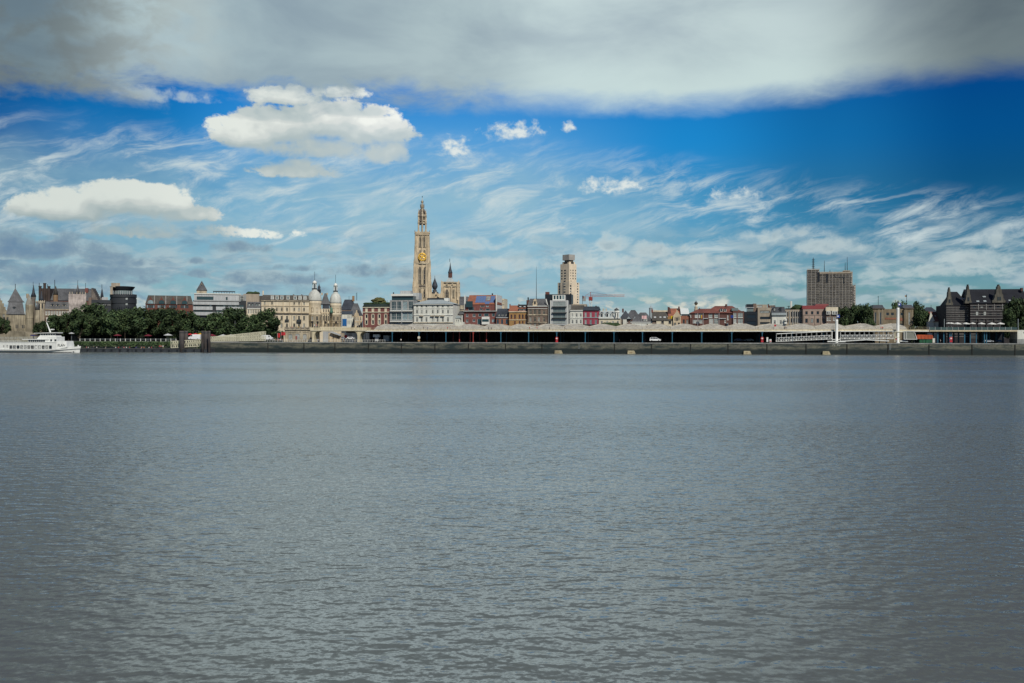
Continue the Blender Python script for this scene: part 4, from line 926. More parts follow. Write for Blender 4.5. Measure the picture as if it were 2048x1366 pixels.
B.band(672, 954, 506, 516, M['whitep'], -.7); B.band(674, 952, 518, 532, M['brick'], -.2); B.band(674, 952, 540, 546, M['whitep'], -.3); B.band(674, 952, 630, 640, M['stone2'], -.3); B.band(674, 952, 740, 748, M['stone2'], -.3)
B.mansard(M['slateg'], 676, 950, 405, 506, .5, 13, 1.0, 3.0)
bm = NB(); extr(bm, [(B.X(742), B.Z(506)), (B.X(806), B.Z(506)), (B.X(806), B.Z(470)), (B.X(794), B.Z(450)), (B.X(794), B.Z(425)), (B.X(776), B.Z(404)), (B.X(756), B.Z(425)), (B.X(756), B.Z(450)), (B.X(742), B.Z(470))], -.2, 2.5); q = obj('stone_dormer', bm, M['stone'], B.root)
B.blk('dormer_window', M['glass'], 764, 786, 440, 482, -.35, -.21); B.blk('chimney', M['brickd'], 655, 690, 425, 530, 6, 9); B.pole('vent', M['iron'], 680, 385, 425, 7, .4)
B = Bld('lattice_mast', 'very thin tall radio mast rising above the dark mansard roof', 'mast', 960, 790, 800, 160)
B.pole('mast', M['iron'], 795, -50, 420, 0, .22, None, .06); B.pole('base', M['iron'], 795, 420, None, 0, .3)
B = Bld('glass_front_house', 'tall grey house with glass front and a boxed window on its black roof', 'building', 960, 918, 1288, 77)
B.wall(962, 1285, 490, None, M['grey'], 16, 1.5); B.wall(988, 1240, 428, None, M['greyl'], 12, .2, wins=[(1118, y, 178, h, 'grid') for y, h in ((480, 66), (558, 76), (640, 74), (722, 66))], pmat=glassmat('grey_glass', (.12, .16, .16), (.3, .34, .33), .5), fmat=M['grey'], reveal=.4)
for y in (520, 603, 680): B.band(1015, 1222, y-5, y+5, M['dark'], -.9, .2, 'balcony'); 
B.band(1020, 1215, 780, 800, M['dark'], -.4, .2, 'band')
B.blk('black_roof', M['blackp'], 918, 1290, 342, 492, 6, 16); B.wall(1025, 1198, 352, 428, M['whitep'], 8, 1.4, wins=[(x, 388, 34, 58, 'plain') for x in (1052, 1093, 1134, 1173)], fmat=M['whitep'], pmat=M['glassb'])
for x in (995, 1232): B.pole('post', M['whitep'], x, 430, 800, .1, .2)
for x0, x1 in ((922, 950), (952, 975)): B.blk('chimney', M['tilered'], x0, x1, 308, 342, 8, 10)
bm = NB(); bar(bm, (B.X(928), .8, B.Z(410)), (B.X(950), .8, B.Z(490)), .25); obj('flue', bm, M['whitep'], B.root)
B = Bld('white_town_house', 'narrow white town house with dark roof beside the crimson house', 'house', 960, 1270, 1456, 78)
B.wall(1274, 1452, 572, None, M['white'], 12, wins=row((1305, 1363, 1422), 638, 28, 50)+row((1305, 1363, 1422), 730, 28, 56), fmat=M['whitep'])
B.band(1270, 1456, 566, 576, M['whitep'], -.5); B.band(1272, 1454, 678, 684, M['whitep'], -.25); B.mansard(M['slatebr'], 1272, 1454, 498, 566, .3, 12, .3, 3); B.blk('attic', M['beige'], 1290, 1495, 482, 520, 7, 16)
for x in (1325, 1405): B.skylight(x, 545, 30, 14, 1.3)
B.blk('chimney', M['stone2'], 1440, 1458, 500, 560, 5, 7)
B = Bld('crimson_house', 'crimson painted town house with grey window frames and black cornice', 'house', 960, 1456, 1678, 78)
B.wall(1459, 1674, 570, None, M['pinkred'], 12, wins=row((1493, 1565, 1637), 630, 28, 68)+row((1493, 1565, 1637), 732, 28, 64)+[(1490, 790, 34, 24, 'plain'), (1600, 792, 70, 24, 'plain')], fmat=M['zinc'], pmat=M['glassl'])
B.band(1456, 1678, 562, 572, M['slate'], -.6); B.band(1457, 1677, 668, 676, M['zinc'], -.25); B.band(1457, 1677, 766, 780, M['dark'], -.3)
B.mansard(M['slate'], 1458, 1676, 515, 562, 0, 12, .6, 3.2); B.blk('chimney', M['brickd'], 1628, 1645, 505, 550, 5, 7)
B = Bld('white_mansard_house', 'white house with three tall dormers and a little roofed corner turret', 'house', 960, 1676, 1986, 78)
B.wall(1680, 1980, 682, None, M['creampale'], 13, wins=row((1718, 1797, 1878, 1945), 742, 28, 44), fmat=M['whitep']); B.band(1676, 1986, 672, 686, M['whitep'], -.6)
B.mansard(M['zinc'], 1682, 1900, 582, 672, .4, 13, .5, 2.2)
for x in (1720, 1797, 1873): B.dormer(x, 640, 40, 62, .2, M['whitep'], M['slate'], dep=3)
B.band(1700, 1900, 575, 590, M['whitep'], -.3, 0, 'cornice', 2.6)
B.lath('turret', M['whitep'], 1932, [(38, 682), (38, 600), (46, 596), (46, 586), (34, 580), (34, 566)], 3.5, 8, False); B.lath('turret_roof', M['slateg'], 1928, [(44, 568), (10, 540), (1, 532)], 3.5, 8)
for x in (1912, 1946): B.blk('window', M['glass'], x-7, x+7, 608, 668, -1.2, -.9)
for x in (1740, 1780): B.blk('chimney', M['stone2'], x-8, x+8, 545, 580, 6, 8)
for x in (1800, 1860): 
    bm = NB(); bmesh.ops.create_icosphere(bm, subdivisions=2, radius=1)
    for v_ in bm.verts: v_.co *= random.uniform(.7, 1.2)
    q = obj('terrace_shrub', bm, mat('shrub_green', (.03, .055, .02)), B.root, loc=(B.X(x+20), -3, B.Z(790))); q.scale = (5, 2, 2)
# crane and far towers
B = Bld('tower_crane', 'red and white tower crane beyond the crimson house', 'crane', 960, 1440, 2040, 420)
mast = NB(); X = B.X(1562); zt = B.Z(375)
for sx in (-1, 1):
    for sy in (-1, 1): bar(mast, (X+sx*1.1, sy*1.1, -.4), (X+sx*1.1, sy*1.1, zt), .22, 4)
n = 18
for i in range(n):
    z0, z1 = zt*i/n, zt*(i+1)/n
    for sy in (-1, 1): bar(mast, (X-1.1*(1 if i % 2 else -1), sy*1.1, z0), (X+1.1*(1 if i % 2 else -1), sy*1.1, z1), .16, 4)
obj('mast', mast, M['whitep'], B.root); bm = NB(); box(bm, X-1.6, X+1.6, -1.6, 1.6, B.Z(430), B.Z(380)); obj('cab', bm, M['redp'], B.root)
jib = NB(); xa, xb, zj = B.X(1445), B.X(2040), B.Z(375)
for z, y in ((zj, -.7), (zj, .7), (zj+1.6, 0)): bar(jib, (xa if z == zj else X-4, y, z), (xb, y, z), .14, 4)
for i in range(44):
    x0 = X+(xb-X)*i/44; x1 = X+(xb-X)*(i+1)/44; bar(jib, (x0, -.7 if i % 2 else .7, zj), (x1, 0, zj+1.6), .12, 3)
obj('jib', jib, mat('pale_red_paint', (.50, .27, .24), var=.1), B.root); bm = NB(); box(bm, xa, xa+3, -1.2, 1.2, zj-4, zj+.2); obj('counterweight', bm, M['grey'], B.root)
bm = NB(); bar(bm, (X, 0, zt), (X, 0, zj+4), .3, 4); bar(bm, (X, 0, zj+4), (X+(xb-X)*.5, 0, zj+1.6), .1, 3); bar(bm, (X, 0, zj+4), (xa+2, 0, zj), .1, 3); obj('tie_frame', bm, M['redp'], B.root)
B = Bld('art_deco_tower', 'stepped pale art deco skyscraper with a boxed grey crown, corner to the viewer', 'skyscraper', 1080, 320, 795, 560, sc=9.76, oy=490, refy=700, rz='face')
# turned so that the corner at x=570 faces the river
kx = B.X(1)-B.X(0); rt = math.radians(-43); Xc = B.X(568)
def tb(name, mt, a0, a1, b0, b1, y0, y1, wins=None, parent=None):
    """block seen corner-on: a runs along the left face, b along the right face, in zoom pixels from the corner"""
    bm = NB(); q = math.sqrt(.5)
    def P(a, b): return (Xc+(b-a)*kx, (a+b)*kx, 0)
    z0 = -.4 if y0 is None else B.Z(y0); z1 = B.Z(y1)
    pts = [P(a0, b0), P(a0, b1), P(a1, b1), P(a1, b0)]
    hexa(bm, [(p[0], p[1], z0) for p in pts], [(p[0], p[1], z1) for p in pts]); return obj(name, bm, mt, B.root)
mt_ = mat('pale_tower_stone', (.70, .60, .45), var=.12, streak=.15); mt2 = mat('tower_crown_panel', (.36, .35, .32), var=.12, streak=.25)
tb('wall', mt_, 8, 180, 8, 152, None, 362)
tb('wall', mt_, 0, 110, 0, 90, None, 705); tb('wing', mt_, 90, 245, 20, 120, None, 722); tb('wing', mt_, 20, 120, 72, 128, None, 715); tb('wing', mt_, 20, 140, 145, 222, None, 722)
tb('wall', mt_, 28, 160, 28, 140, 364, 318); tb('neck', M['dark'], 30, 120, 30, 110, 320, 288); tb('crown', mt2, 10, 140, 10, 122, 290, 180)
tb('opening', M['blackp'], 64, 130, 27.5, 29, 358, 322); tb('opening', M['blackp'], 27.5, 29, 64, 118, 358, 322)
tb('slot', M['brickg'], 19, 24, 129, 144, None, 712)
def tw_win(face, off, y, w, h, depth_):
    bm = NB(); q = w*kx*.5; hh = h*kx*.5*1.0; z = B.Z(y)
    P = (lambda a, b: (Xc+(b-a)*kx, (a+b)*kx))
    p = [P(off-w/2, depth_), P(off+w/2, depth_), P(off+w/2, depth_+2), P(off-w/2, depth_+2)] if face == 'L' else [P(depth_, off-w/2), P(depth_, off+w/2), P(depth_+2, off+w/2), P(depth_+2, off-w/2)]
    hexa(bm, [(a, b, z-hh) for a, b in p], [(a, b, z+hh) for a, b in p]); B.nw += 1
    if B.nw < 97: obj('window', bm, M['glass'], B.root)
    else: bm.free()
for i in range(9):
    y = 490+53*i
    if i < 4: tw_win('L', 150, y, 26, 26, 7.2); tw_win('R', 84, y, 18, 28, 7.2); tw_win('R', 132, y, 14, 28, 7.2)
    tw_win('L', 88, y, 36, 24, 7.2 if i < 4 else -.8); tw_win('R', 38, y, 12, 18, 7.2 if i < 4 else -.8)
for i in range(5):
    y = 745+53*i
    tw_win('L', 150, y, 34, 34, 19.2); tw_win('L', 210, y+54, 28, 34, 19.2)
    tw_win('R', 30, y+52, 28, 34, -.8)
for i in range(9):
    y = 745+52*i
    tw_win('R', 95, y, 22, 26, 19.2); tw_win('R', 188, y, 22, 26, 19.2)
tb('parapet', mt_, 4, 60, 4, 60, 712, 700); B.blk('podium', M['beige'], 600, 905, 1155, None, -8, -4, -8)
B = Bld('flag', 'small flag on a pole beside the foot of the stepped skyscraper', 'flag', 960, 1445, 1465, 150)
B.pole('pole', M['iron'], 1447, 360, None, 0, .12); B.blk('cloth', M['dark'], 1448, 1458, 366, 402, -.05, .05); B.blk('cloth', M['redp'], 1458.2, 1464, 366, 402, -.05, .05)
# low roofs between the white turret and the globe
B = Bld('dark_roof_house', 'dark slate roofed gabled house left of the low white cottage', 'house', 1220, 130, 420, 100)
B.wall(135, 420, 700, None, M['brickd'], 10, wins=row((250, 290), 730, 18, 30)); B.gable(M['slate'], 130, 300, 570, 702, 0, 10, 2, axis='y'); B.gable(M['slateg'], 200, 440, 566, 702, 4, 16, 4); B.wall(182, 235, 698, None, M['white'], 6, -2)
B.blk('chimney', M['brickd'], 170, 192, 545, 600, 3, 5); B.gable(M['zinc'], 240, 290, 655, 690, -1, 3, axis='y', over=.2); B.gable(M['zinc'], 330, 370, 660, 700, -1, 3, axis='y', over=.2)
B = Bld('white_cottage', 'low white cottage with a steep blue slate roof and a white dormer', 'house', 1220, 300, 640, 80)
B.wall(305, 620, 738, None, M['white'], 10, wins=row((525, 580), 780, 22, 40), fmat=M['whitep']); B.gable(M['slateg'], 300, 625, 600, 738, 0, 10, 5.0); B.dormer(500, 712, 50, 34, .3, M['whitep'], M['whitep'], gab=False); B.skylight(590, 715, 16, 20, 1.0); B.band(300, 625, 732, 744, M['whitep'], -.3)
B = Bld('bell_turret', 'small slate bell turret with conical cap behind the white cottage', 'turret', 1220, 545, 612, 160)
B.lath('turret', M['zinc'], 578, [(28, None), (28, 545), (34, 540), (10, 520), (2, 500), (1, 480)], 0, 8, False); B.blk('long_roof', M['cream'], 612, 830, 570, None, 4, 12)
B = Bld('brown_roof_house', 'cream house with long brown tiled roof and a row of skylights', 'house', 1220, 600, 892, 79)
B.wall(655, 888, 714, None, M['creampale'], 10, wins=row((742, 845), 738, 36, 40), fmat=M['stoned']); B.gable(M['slatebr'], 600, 892, 590, 714, 0, 10)
for x, w in ((635, 32), (712, 26), (772, 34), (825, 34)): B.skylight(x, 668, w, 26, 1.4)
B.blk('chimney', M['tilered'], 585, 607, 555, 600, 4, 6); B.wall(600, 655, 714, None, M['brickg'], 9, .5)
B = Bld('stepped_gable_house', 'small yellow stone stepped gable house under a bright orange red tiled roof', 'house', 1220, 812, 1000, 78)
B.wall(893, 998, 655, None, M['stone'], 10, wins=[(946, 690, 26, 42, 'arch'), (918, 685, 14, 38), (974, 682, 14, 38), (918, 770, 32, 50), (972, 765, 30, 44)], fmat=M['stoned'])
bm = NB(); pts = []
for i in range(5): pts += [(B.X(893+i*11), B.Z(655-i*16)), (B.X(893+i*11), B.Z(655-(i+1)*16))]
pts += [(2*B.X(946)-x, z) for x, z in pts[::-1]]
extr(bm, pts, -.05, .7); obj('stepped_gable', bm, M['stone'], B.root); B.blk('finial', M['stone'], 940, 952, 560, 578, 0, .6)
bm = NB(); roofx(bm, B.X(822), B.X(1000), 2, 14, B.Z(655), B.Z(542, 8)); obj('roof', bm, M['tileor'], B.root)
B.wall(815, 893, 655, None, M['bricky'], 10, 1.5); bm = NB(); extr(bm, [(B.X(812), B.Z(655)), (B.X(870), B.Z(655)), (B.X(852), B.Z(540)), (B.X(840), B.Z(520)), (B.X(812), B.Z(516))], 4, 12); obj('side_gable', bm, M['brickd'], B.root)
B.blk('shutter', mat('yellow_paint', (.60, .42, .02), var=.1), 860, 890, 648, 690, 1.2, 1.45); B.blk('chimney', M['brickd'], 962, 984, 516, 570, 6, 8)
B = Bld('glass_roof_house', 'brick house with a big white sloping glass roof beside the orange roof', 'house', 1220, 990, 1128, 79)
B.wall(1000, 1125, 645, None, M['bricko'], 10, wins=row((1040, 1092), 728, 30, 60), fmat=M['stoned'])
bm = NB(); hexa(bm, [(B.X(1000), .5, B.Z(622)), (B.X(1122), .5, B.Z(622)), (B.X(1122), 9, B.Z(622)), (B.X(1000), 9, B.Z(622))], [(B.X(990), 5, B.Z(542, 5)), (B.X(1105), 5, B.Z(542, 5)), (B.X(1105), 7, B.Z(542, 5)), (B.X(990), 7, B.Z(542, 5))]); q = obj('glass_roof', bm, mat('white_glazing', (.58, .62, .60), rough=.2, var=.05, streak=.05), B.root)
B.blk('loggia', M['glassb'], 1010, 1118, 624, 648, .6, 8)
B = Bld('globe_roof_ornament', 'dark globe on a slim pale pedestal above the brown brick roof', 'roof ornament', 1220, 1180, 1250, 120)
B.lath('pedestal', M['stone2'], 1215, [(30, None), (30, 560), (24, 545), (24, 520), (16, 514), (12, 500)], 0, 8, False)
bm = NB(); bmesh.ops.create_uvsphere(bm, u_segments=14, v_segments=10, radius=1)
k = (B.X(1)-B.X(0))*24; g_ = obj('globe', bm, M['dark'], B.root, True, loc=(B.X(1215), 0, B.Z(472))); g_.scale = (k, k, k); B.pole('finial', M['iron'], 1215, 435, 452, 0, .2)
bm = NB(); bmesh.ops.create_circle(bm, segments=16, radius=1.12); 
for v_ in list(bm.verts): pass
q = bmesh.ops.extrude_edge_only(bm, edges=bm.edges[:]); bmesh.ops.translate(bm, verts=[e for e in q['geom'] if isinstance(e, bmesh.types.BMVert)], vec=(0, 0, .12)); obj('ring', bm, M['gold'], g_, rot=(.4, .2, 0))
B = Bld('long_brown_brick_block', 'long brown brick building with red hipped roof and large white gridded windows', 'building', 1220, 1125, 1900, 78)
B.wall(1128, 1735, 608, None, M['brickd'], 16, wins=[(1222, 642, 46, 60, 'grid'), (1278, 642, 46, 60, 'grid'), (1202, 725, 60, 48, 'grid'), (1275, 725, 60, 48, 'grid'), (1420, 645, 50, 56, 'grid'), (1500, 645, 50, 56, 'grid'), (1430, 725, 60, 80, 'grid'), (1498, 725, 60, 80, 'grid'), (1628, 722, 22, 46), (1665, 670, 20, 70), (1662, 765, 22, 40), (1142, 645, 14, 40)], fmat=M['whitep'], pmat=M['glassl'])
B.wall(1735, 1896, 580, None, M['brickd'], 16, -.8, wins=[(1765, 640, 44, 66, 'grid'), (1842, 640, 70, 66, 'grid'), (1765, 720, 44, 66, 'grid'), (1842, 720, 70, 66, 'grid')], fmat=M['whitep'], pmat=M['glassl'])
bm = NB(); roofx(bm, B.X(1118), B.X(1745), -.6, 16.5, B.Z(610), B.Z(545, 7), 5.5); obj('roof', bm, M['tilered'], B.root)
bm = NB(); roofx(bm, B.X(1330), B.X(1900), .6, 17.5, B.Z(606), B.Z(508, 9), 6); obj('roof', bm, M['tilered'], B.root)
for x in (1572, 1626): B.dormer(x, 568, 34, 40, 1.6, M['whitep'], M['tilered'], dep=3)
B.blk('attic_glass', M['glassl'], 1718, 1810, 538, 576, 1.0, 5); B.lath('chimney', M['brickd'], 1640, [(16, 530), (16, 490), (8, 482)], 8, 8, False); B.blk('chimney', M['brickd'], 1258, 1272, 535, 570, 6, 7.5)
B.band(1320, 1385, 680, 690, M['greyl'], -.6); B.band(1532, 1640, 680, 690, M['greyl'], -.6)
for x in (1240, 1315, 1540): B.pole('flag_mast', M['greyl'], x, 610, 800, -3, .12)
for px_, cols in ((1274, ('blackp', 'yellow', 'redp')),):
    for i, cn in enumerate(cols):
        B.blk('flag_cloth', mat('yellow_paint', (.60, .42, .02)) if cn == 'yellow' else M[cn], px_+12*i, px_+12*i+11.7, 636, 682, -3.05, -2.95)
B.pole('flag_mast', M['greyl'], 1744, 630, 800, -4, .12); B.blk('flag_cloth', mat('blue_flag', (.02, .05, .25), var=.1), 1703, 1742, 640, 678, -4.05, -3.95)
# dark and beige modern blocks
B = Bld('black_glass_block', 'narrow black clad modern block with a stepped upper floor', 'building', 1460, 200, 392, 77)
B.wall(203, 388, 588, None, M['blackp'], 14, wins=[(300, 655, 120, 50, 'plain'), (300, 745, 120, 46, 'plain')], fmat=M['blackp'], pmat=M['glass'])
B.blk('upper_floor', M['blackp'], 235, 330, 482, 530, 2, 12); B.blk('terrace_glass', M['glassl'], 240, 330, 532, 586, 2.2, 10); B.blk('stair_head', M['brickg'], 330, 372, 474, 588, 3, 10); B.band(215, 340, 526, 534, M['greyl'], -.3, 0, 'band', 2)
B = Bld('beige_strip_block', 'beige block with three wide dark strip windows and penthouse', 'building', 1460, 388, 592, 77)
B.wall(392, 588, 532, None, M['beige'], 14, wins=[(493, 592, 138, 38, 'plain'), (493, 678, 138, 38, 'plain'), (493, 750, 138, 30, 'plain')], fmat=M['dark'])
B.wall(372, 522, 488, 535, M['beige'], 8, 4, wins=[(420, 512, 70, 30, 'plain')], fmat=M['greyl'], pmat=M['glassl']); B.blk('stair_head', M['brickg'], 560, 640, 500, 530, 5, 9); B.blk('chimney', M['brickd'], 535, 552, 482, 535, 5, 7)
B = Bld('white_black_mansard_house', 'white house with tall black mansard roof and two dormers beside the beige block', 'house', 1460, 588, 800, 76)
B.wall(592, 792, 636, None, M['white'], 13, wins=row((630, 716), 660, 32, 50)+row((630, 716), 738, 34, 56)+[(775, 740, 20, 50)], fmat=M['whitep'])
B.mansard(M['slate'], 590, 775, 520, 606, 0, 13, .4, 1.6); B.band(586, 800, 606, 638, M['zinc'], -.8)
for x in (628, 716): B.dormer(x, 560, 32, 50, -.1, M['slateg'], M['slate'], dep=3)
for y in (690, 735): B.blk('balcony', M['whitep'], 770, 805, y, y+25, -1.4, -.003)
B = Bld('grey_pillar_office', 'low grey office with rows of narrow vertical windows', 'office building', 1460, 770, 1035, 80)
B.wall(775, 1035, 560, None, M['beige'], 14, wins=row((815, 868, 903, 936, 968, 1003), 625, 17, 70, 'plain')+row((815, 868, 903, 936, 968, 1003), 712, 17, 62, 'plain'), fmat=M['dark'])
for x in (795, 842, 886, 920, 953, 986, 1022): B.band(x-5, x+5, 572, 770, M['grey'], -.35, 0, 'pilaster')
B.blk('rooftop_unit', M['grey'], 920, 975, 490, 556, 5, 9); B.blk('rooftop_unit', M['dark'], 790, 900, 540, 558, 5, 9)
for x, y in ((830, 505), (858, 440), (868, 440), (890, 520)): B.pole('antenna', M['whitep'] if y == 440 else M['iron'], x, y, 560, 6, .2 if y != 440 else .35)
bm = NB(); bar(bm, (B.X(820), 6, B.Z(508)), (B.X(925), 6, B.Z(512)), .1); obj('antenna_arm', bm, M['iron'], B.root)
bm = NB(); bmesh.ops.create_icosphere(bm, subdivisions=2, radius=1)
for v_ in bm.verts: v_.co *= random.uniform(.7, 1.2)
q = obj('roof_shrub', bm, mat('shrub_green', (.03, .055, .02)), B.root, loc=(B.X(990), 4, B.Z(535))); q.scale = (4, 2, 2)
B = Bld('red_roof_pink_building', 'pinkish stone building with plain windows under a dark red metal roof', 'building', 1460, 1025, 1362, 77)
B.wall(1030, 1358, 552, None, M['pinkst'], 16, wins=row((1080, 1160, 1240, 1320), 605, 36, 46, 'plain')+row((1080, 1160, 1240, 1320), 716, 38, 62, 'plain'), fmat=M['stoned'])
rd = mat('red_metal_roof', (.16, .028, .03), var=.12, streak=.15, rough=.6)
B.mansard(rd, 1028, 1360, 502, 551, .2, 16, .2, 1.5); B.mansard(rd, 1205, 1395, 480, 503, 2.5, 15, .2, .4, over=0); B.band(1026, 1362, 634, 640, M['stoned'], -.1, 0, 'band')
for x in (1040, 1120, 1200, 1280): B.band(x-2, x+6, 640, 770, M['beige'], -.25, 0, 'pilaster')
B = Bld('white_bay_house', 'dark brick corner house with white boxed bay windows and pale top floor', 'house', 1460, 1355, 1530, 75)
B.wall(1360, 1525, 575, None, M['brickg'], 13, wins=row((1380, 1412), 690, 22, 50)+row((1470, 1500), 690, 22, 50), fmat=M['whitep'])
B.blk('top_floor', M['creampale'], 1352, 1528, 524, 576, -.5, 11); B.blk('bay', M['whitep'], 1362, 1420, 578, 628, -.8, -.003); B.blk('bay', M['whitep'], 1440, 1520, 578, 628, -.8, -.003)
for x in (1376, 1400, 1460, 1485, 1508): B.blk('window', M['glass'], x-6, x+6, 586, 620, -.95, -.803)
B = Bld('scaffolded_tower', 'broad office tower block fully wrapped in grey scaffolding with rooftop antennas', 'tower block', 1560, 495, 1380, 392, sc=9.1, oy=500, refy=800, rz=(R(3),))
kx = B.X(1)-B.X(0)
core = mat('concrete_core', (.30, .29, .27), var=.2)
net = mat('scaffold_net', (.42, .39, .34), var=.25, streak=.2, scale=.3)
blocks = ((502, 715, 352), (715, 1318, 405), (1318, 1374, 640))
for x0, x1, y1 in blocks: B.blk('wall', core, x0, x1, y1+6, None, 2, 30)
rng = random.Random(5)
sc_, dk = NB(), NB()
for x0, x1, y1 in blocks:
    z1 = B.Z(y1); n = int(z1/2.0); nx = max(2, int((B.X(x1)-B.X(x0))/2.5)); X0, X1 = B.X(x0), B.X(x1)
    for i in range(n+1):
        z = z1*i/n; box(sc_, X0, X1, -.25, 1.2, z-.08, z+.08); box(sc_, X0, X1, -.3, -.2, z+.85, z+1.0)
        if i < n:
            for j in range(nx):
                if rng.random() < .62: box(dk, X0+(X1-X0)*j/nx+.1, X0+(X1-X0)*(j+rng.choice((1, 1, 2, .6)))/nx-.1 if j < nx-1 else X1-.1, 1.3, 1.4, z+.15, z+2.0*rng.uniform(.5, .95))
    for j in range(nx+1):
        x = X0+(X1-X0)*j/nx; box(sc_, x-.09, x+.09, -.32, -.22, 0, z1+1.2)
tag(obj('scaffolding', sc_, M['scaff'], B.root), kind='stuff'); tag(obj('netting', dk, net, B.root), kind='stuff')
for x0, x1, y0, y1 in ((680, 722, 400, 570), (838, 872, 420, 600), (1000, 1168, 494, 508), (1152, 1168, 508, 608), (1000, 1012, 440, 500)): B.blk('recess', M['blackp'], x0, x1, y0, y1, -.5, -.36)
B.blk('cornice', M['beige'], 722, 1318, 398, 430, -.55, -.36); B.blk('rooftop_deck', M['scaff'], 495, 720, 345, 356, -.4, 20)
B.blk('rooftop_platform', M['beige'], 1150, 1280, 374, 388, 2, 10)
m_ = NB(); Xm = B.X(608); bar(m_, (Xm, 4, B.Z(352)), (Xm, 4, B.Z(125)), .35, 5, .2)
for y in (155, 188, 222, 258, 290, 322): bar(m_, (Xm-26*kx, 4, B.Z(y)), (Xm+26*kx, 4, B.Z(y)), .22, 4)
for s in (-1, 1): bar(m_, (Xm+s*14*kx, 4, B.Z(345)), (Xm+s*10*kx, 4, B.Z(160)), .12, 4)
obj('antenna_mast', m_, M['iron'], B.root)
for x, y0, y1 in ((806, 190, 402), (1222, 130, 380), (1185, 230, 380), (908, 360, 400)): B.pole('antenna_mast', M['iron'], x, y0, y1, 4, .3, None, .12)
# brick museum with two end towers
B = Bld('tan_brick_hall', 'tan brick hall with two end towers, tall slit windows and dark roof blocks', 'hall', 1690, 525, 1335, 95, sc=9.75, oy=600)
M['bricktan'] = mat('dull_tan_brick', (.20, .165, .11), var=.25, streak=.25)
B.wall(770, 1150, 175, None, M['bricktan'], 18, wins=[(830, 275, 66, 60, 'plain'), (925, 275, 70, 60, 'plain'), (1110, 275, 66, 60, 'plain'), (1100, 485, 70, 50, 'plain')], fmat=M['beige'])
for x0, x1, xs in ((528, 770, (595, 692)), (1150, 1335, (1256,))):
    B.wall(x0, x1, 165, None, M['bricktan'], 18, -1, wins=[(x, 360, 34, 240, 'plain') for x in xs], fmat=M['greyl'])
    B.band(x0-4, x1+4, 155, 170, M['stoned'], -1.5, -1, 'cornice')
for x0, x1 in ((535, 765), (1120, 1335)): 
    bm = NB(); frus(bm, B.X(x0), B.X(x1), 0, 12, B.Z(155), B.Z(93), .7, 1.2); obj('roof', bm, M['slate'], B.root)
for x in (655, 730, 1180, 1300): B.band(x-8, x+2, 180, 470, M['stone2'], -1.2, -1, 'pilaster')
B.blk('brick_panel', M['bricko'], 1060, 1150, 350, 405, -.12, -.003); B.blk('brick_panel', M['bricko'], 780, 1000, 345, 380, -.12, -.003)
B.pole('flag_pole', M['iron'], 648, -70, 95, 5, .12); B.pole('flag_pole', M['iron'], 1202, -110, 100, 5, .12)
B.blk('flag_cloth', M['dark'], 1188, 1200, -90, -60, 4.95, 5.05); B.blk('flag_cloth', M['bricky'], 1168, 1187.5, -90, -60, 4.95, 5.05); B.lath('ball', M['iron'], 648, [(6, -68), (8, -74), (1, -80)], 5, 8)
# red roofed white house
B = Bld('red_roof_white_house', 'small white gabled house with red tiled roof left of the dark striped hotel', 'house', 1758, 695, 965, 84)
B.wall(700, 960, 728, None, M['white'], 12, wins=row((905, 945), 690, 22, 50)+row((790, 850, 905), 770, 22, 50)); B.wall(885, 962, 655, None, M['white'], 6, -1, wins=row((905, 945), 690, 22, 48), fmat=M['whitep'])
bm = NB(); extr(bm, [(B.X(698), B.Z(730)), (B.X(790), B.Z(730)), (B.X(728), B.Z(585))], -.3, 0); obj('gable', bm, M['white'], B.root)
bm = NB(); hexa(bm, [(B.X(770), -.6, B.Z(728)), (B.X(965), -.6, B.Z(728)), (B.X(965), 12, B.Z(728)), (B.X(770), 12, B.Z(728))], [(B.X(732), 5.5, B.Z(588, 5)), (B.X(962), 5.5, B.Z(588, 5)), (B.X(962), 6.5, B.Z(588, 5)), (B.X(732), 6.5, B.Z(588, 5))]); obj('roof', bm, M['tilered'], B.root); B.skylight(795, 650, 26, 12, 2.4); B.skylight(905, 645, 30, 12, 2.4)
B = Bld('dark_gable_house', 'dark roofed house behind trees and the red roofed white house', 'house', 1758, 640, 830, 120)
B.wall(645, 825, 600, None, M['brickd'], 10); B.gable(M['slate'], 640, 830, 525, 602, 0, 10, 2.5); B.pole('antenna', M['iron'], 735, 495, 540, 3, .1)
# striped hotel
B = Bld('striped_hotel', 'large dark brick hotel with white bands, black slate roof and three curly stone gables', 'hotel', 1758, 945, 2100, 66)
dkb = mat('black_brick', (.035, .032, .035), var=.25, streak=.2); bandm = mat('band_stone', (.25, .25, .24), var=.2, streak=.3)
xs = [1330, 1395, 1455, 1570, 1685, 1800, 1910]
ws = []
for y, h in ((525, 30), (620, 40), (720, 44), (930, 60)): ws += [(x, y, 46, h, 'plain') for x in (1345, 1455, 1570, 1685, 1800, 1910, 2020)]
B.wall(1290, 2100, 470, None, dkb, 20, wins=ws, fmat=dkb, pmat=M['glass'])
B.wall(948, 1290, 490, None, dkb, 20, 3, wins=[(x, y, 22, 30, 'plain') for y in (560, 640, 700, 920) for x in (975, 1020, 1075, 1135, 1195, 1250)], fmat=dkb)
for y in (500, 538, 575, 612, 640, 685, 722, 880, 905, 935, 960): B.band(1288, 2060, y-3, y+3, bandm, -.2, 0, 'band')
for y in (500, 525, 552, 578, 602, 632, 660, 690, 712, 740, 905, 940): B.band(950, 1290, y-3, y+3, bandm, -.2, 0, 'band', 3)
for x in (1400, 1512, 1625, 1740, 1855, 1965): B.band(x-5, x+5, 480, 560, bandm, -.35, 0, 'pilaster')
for x in (1400, 1512, 1625, 1740, 1855): B.band(x-6, x+6, 690, 1000, dkb, -.5, 0, 'pilaster')
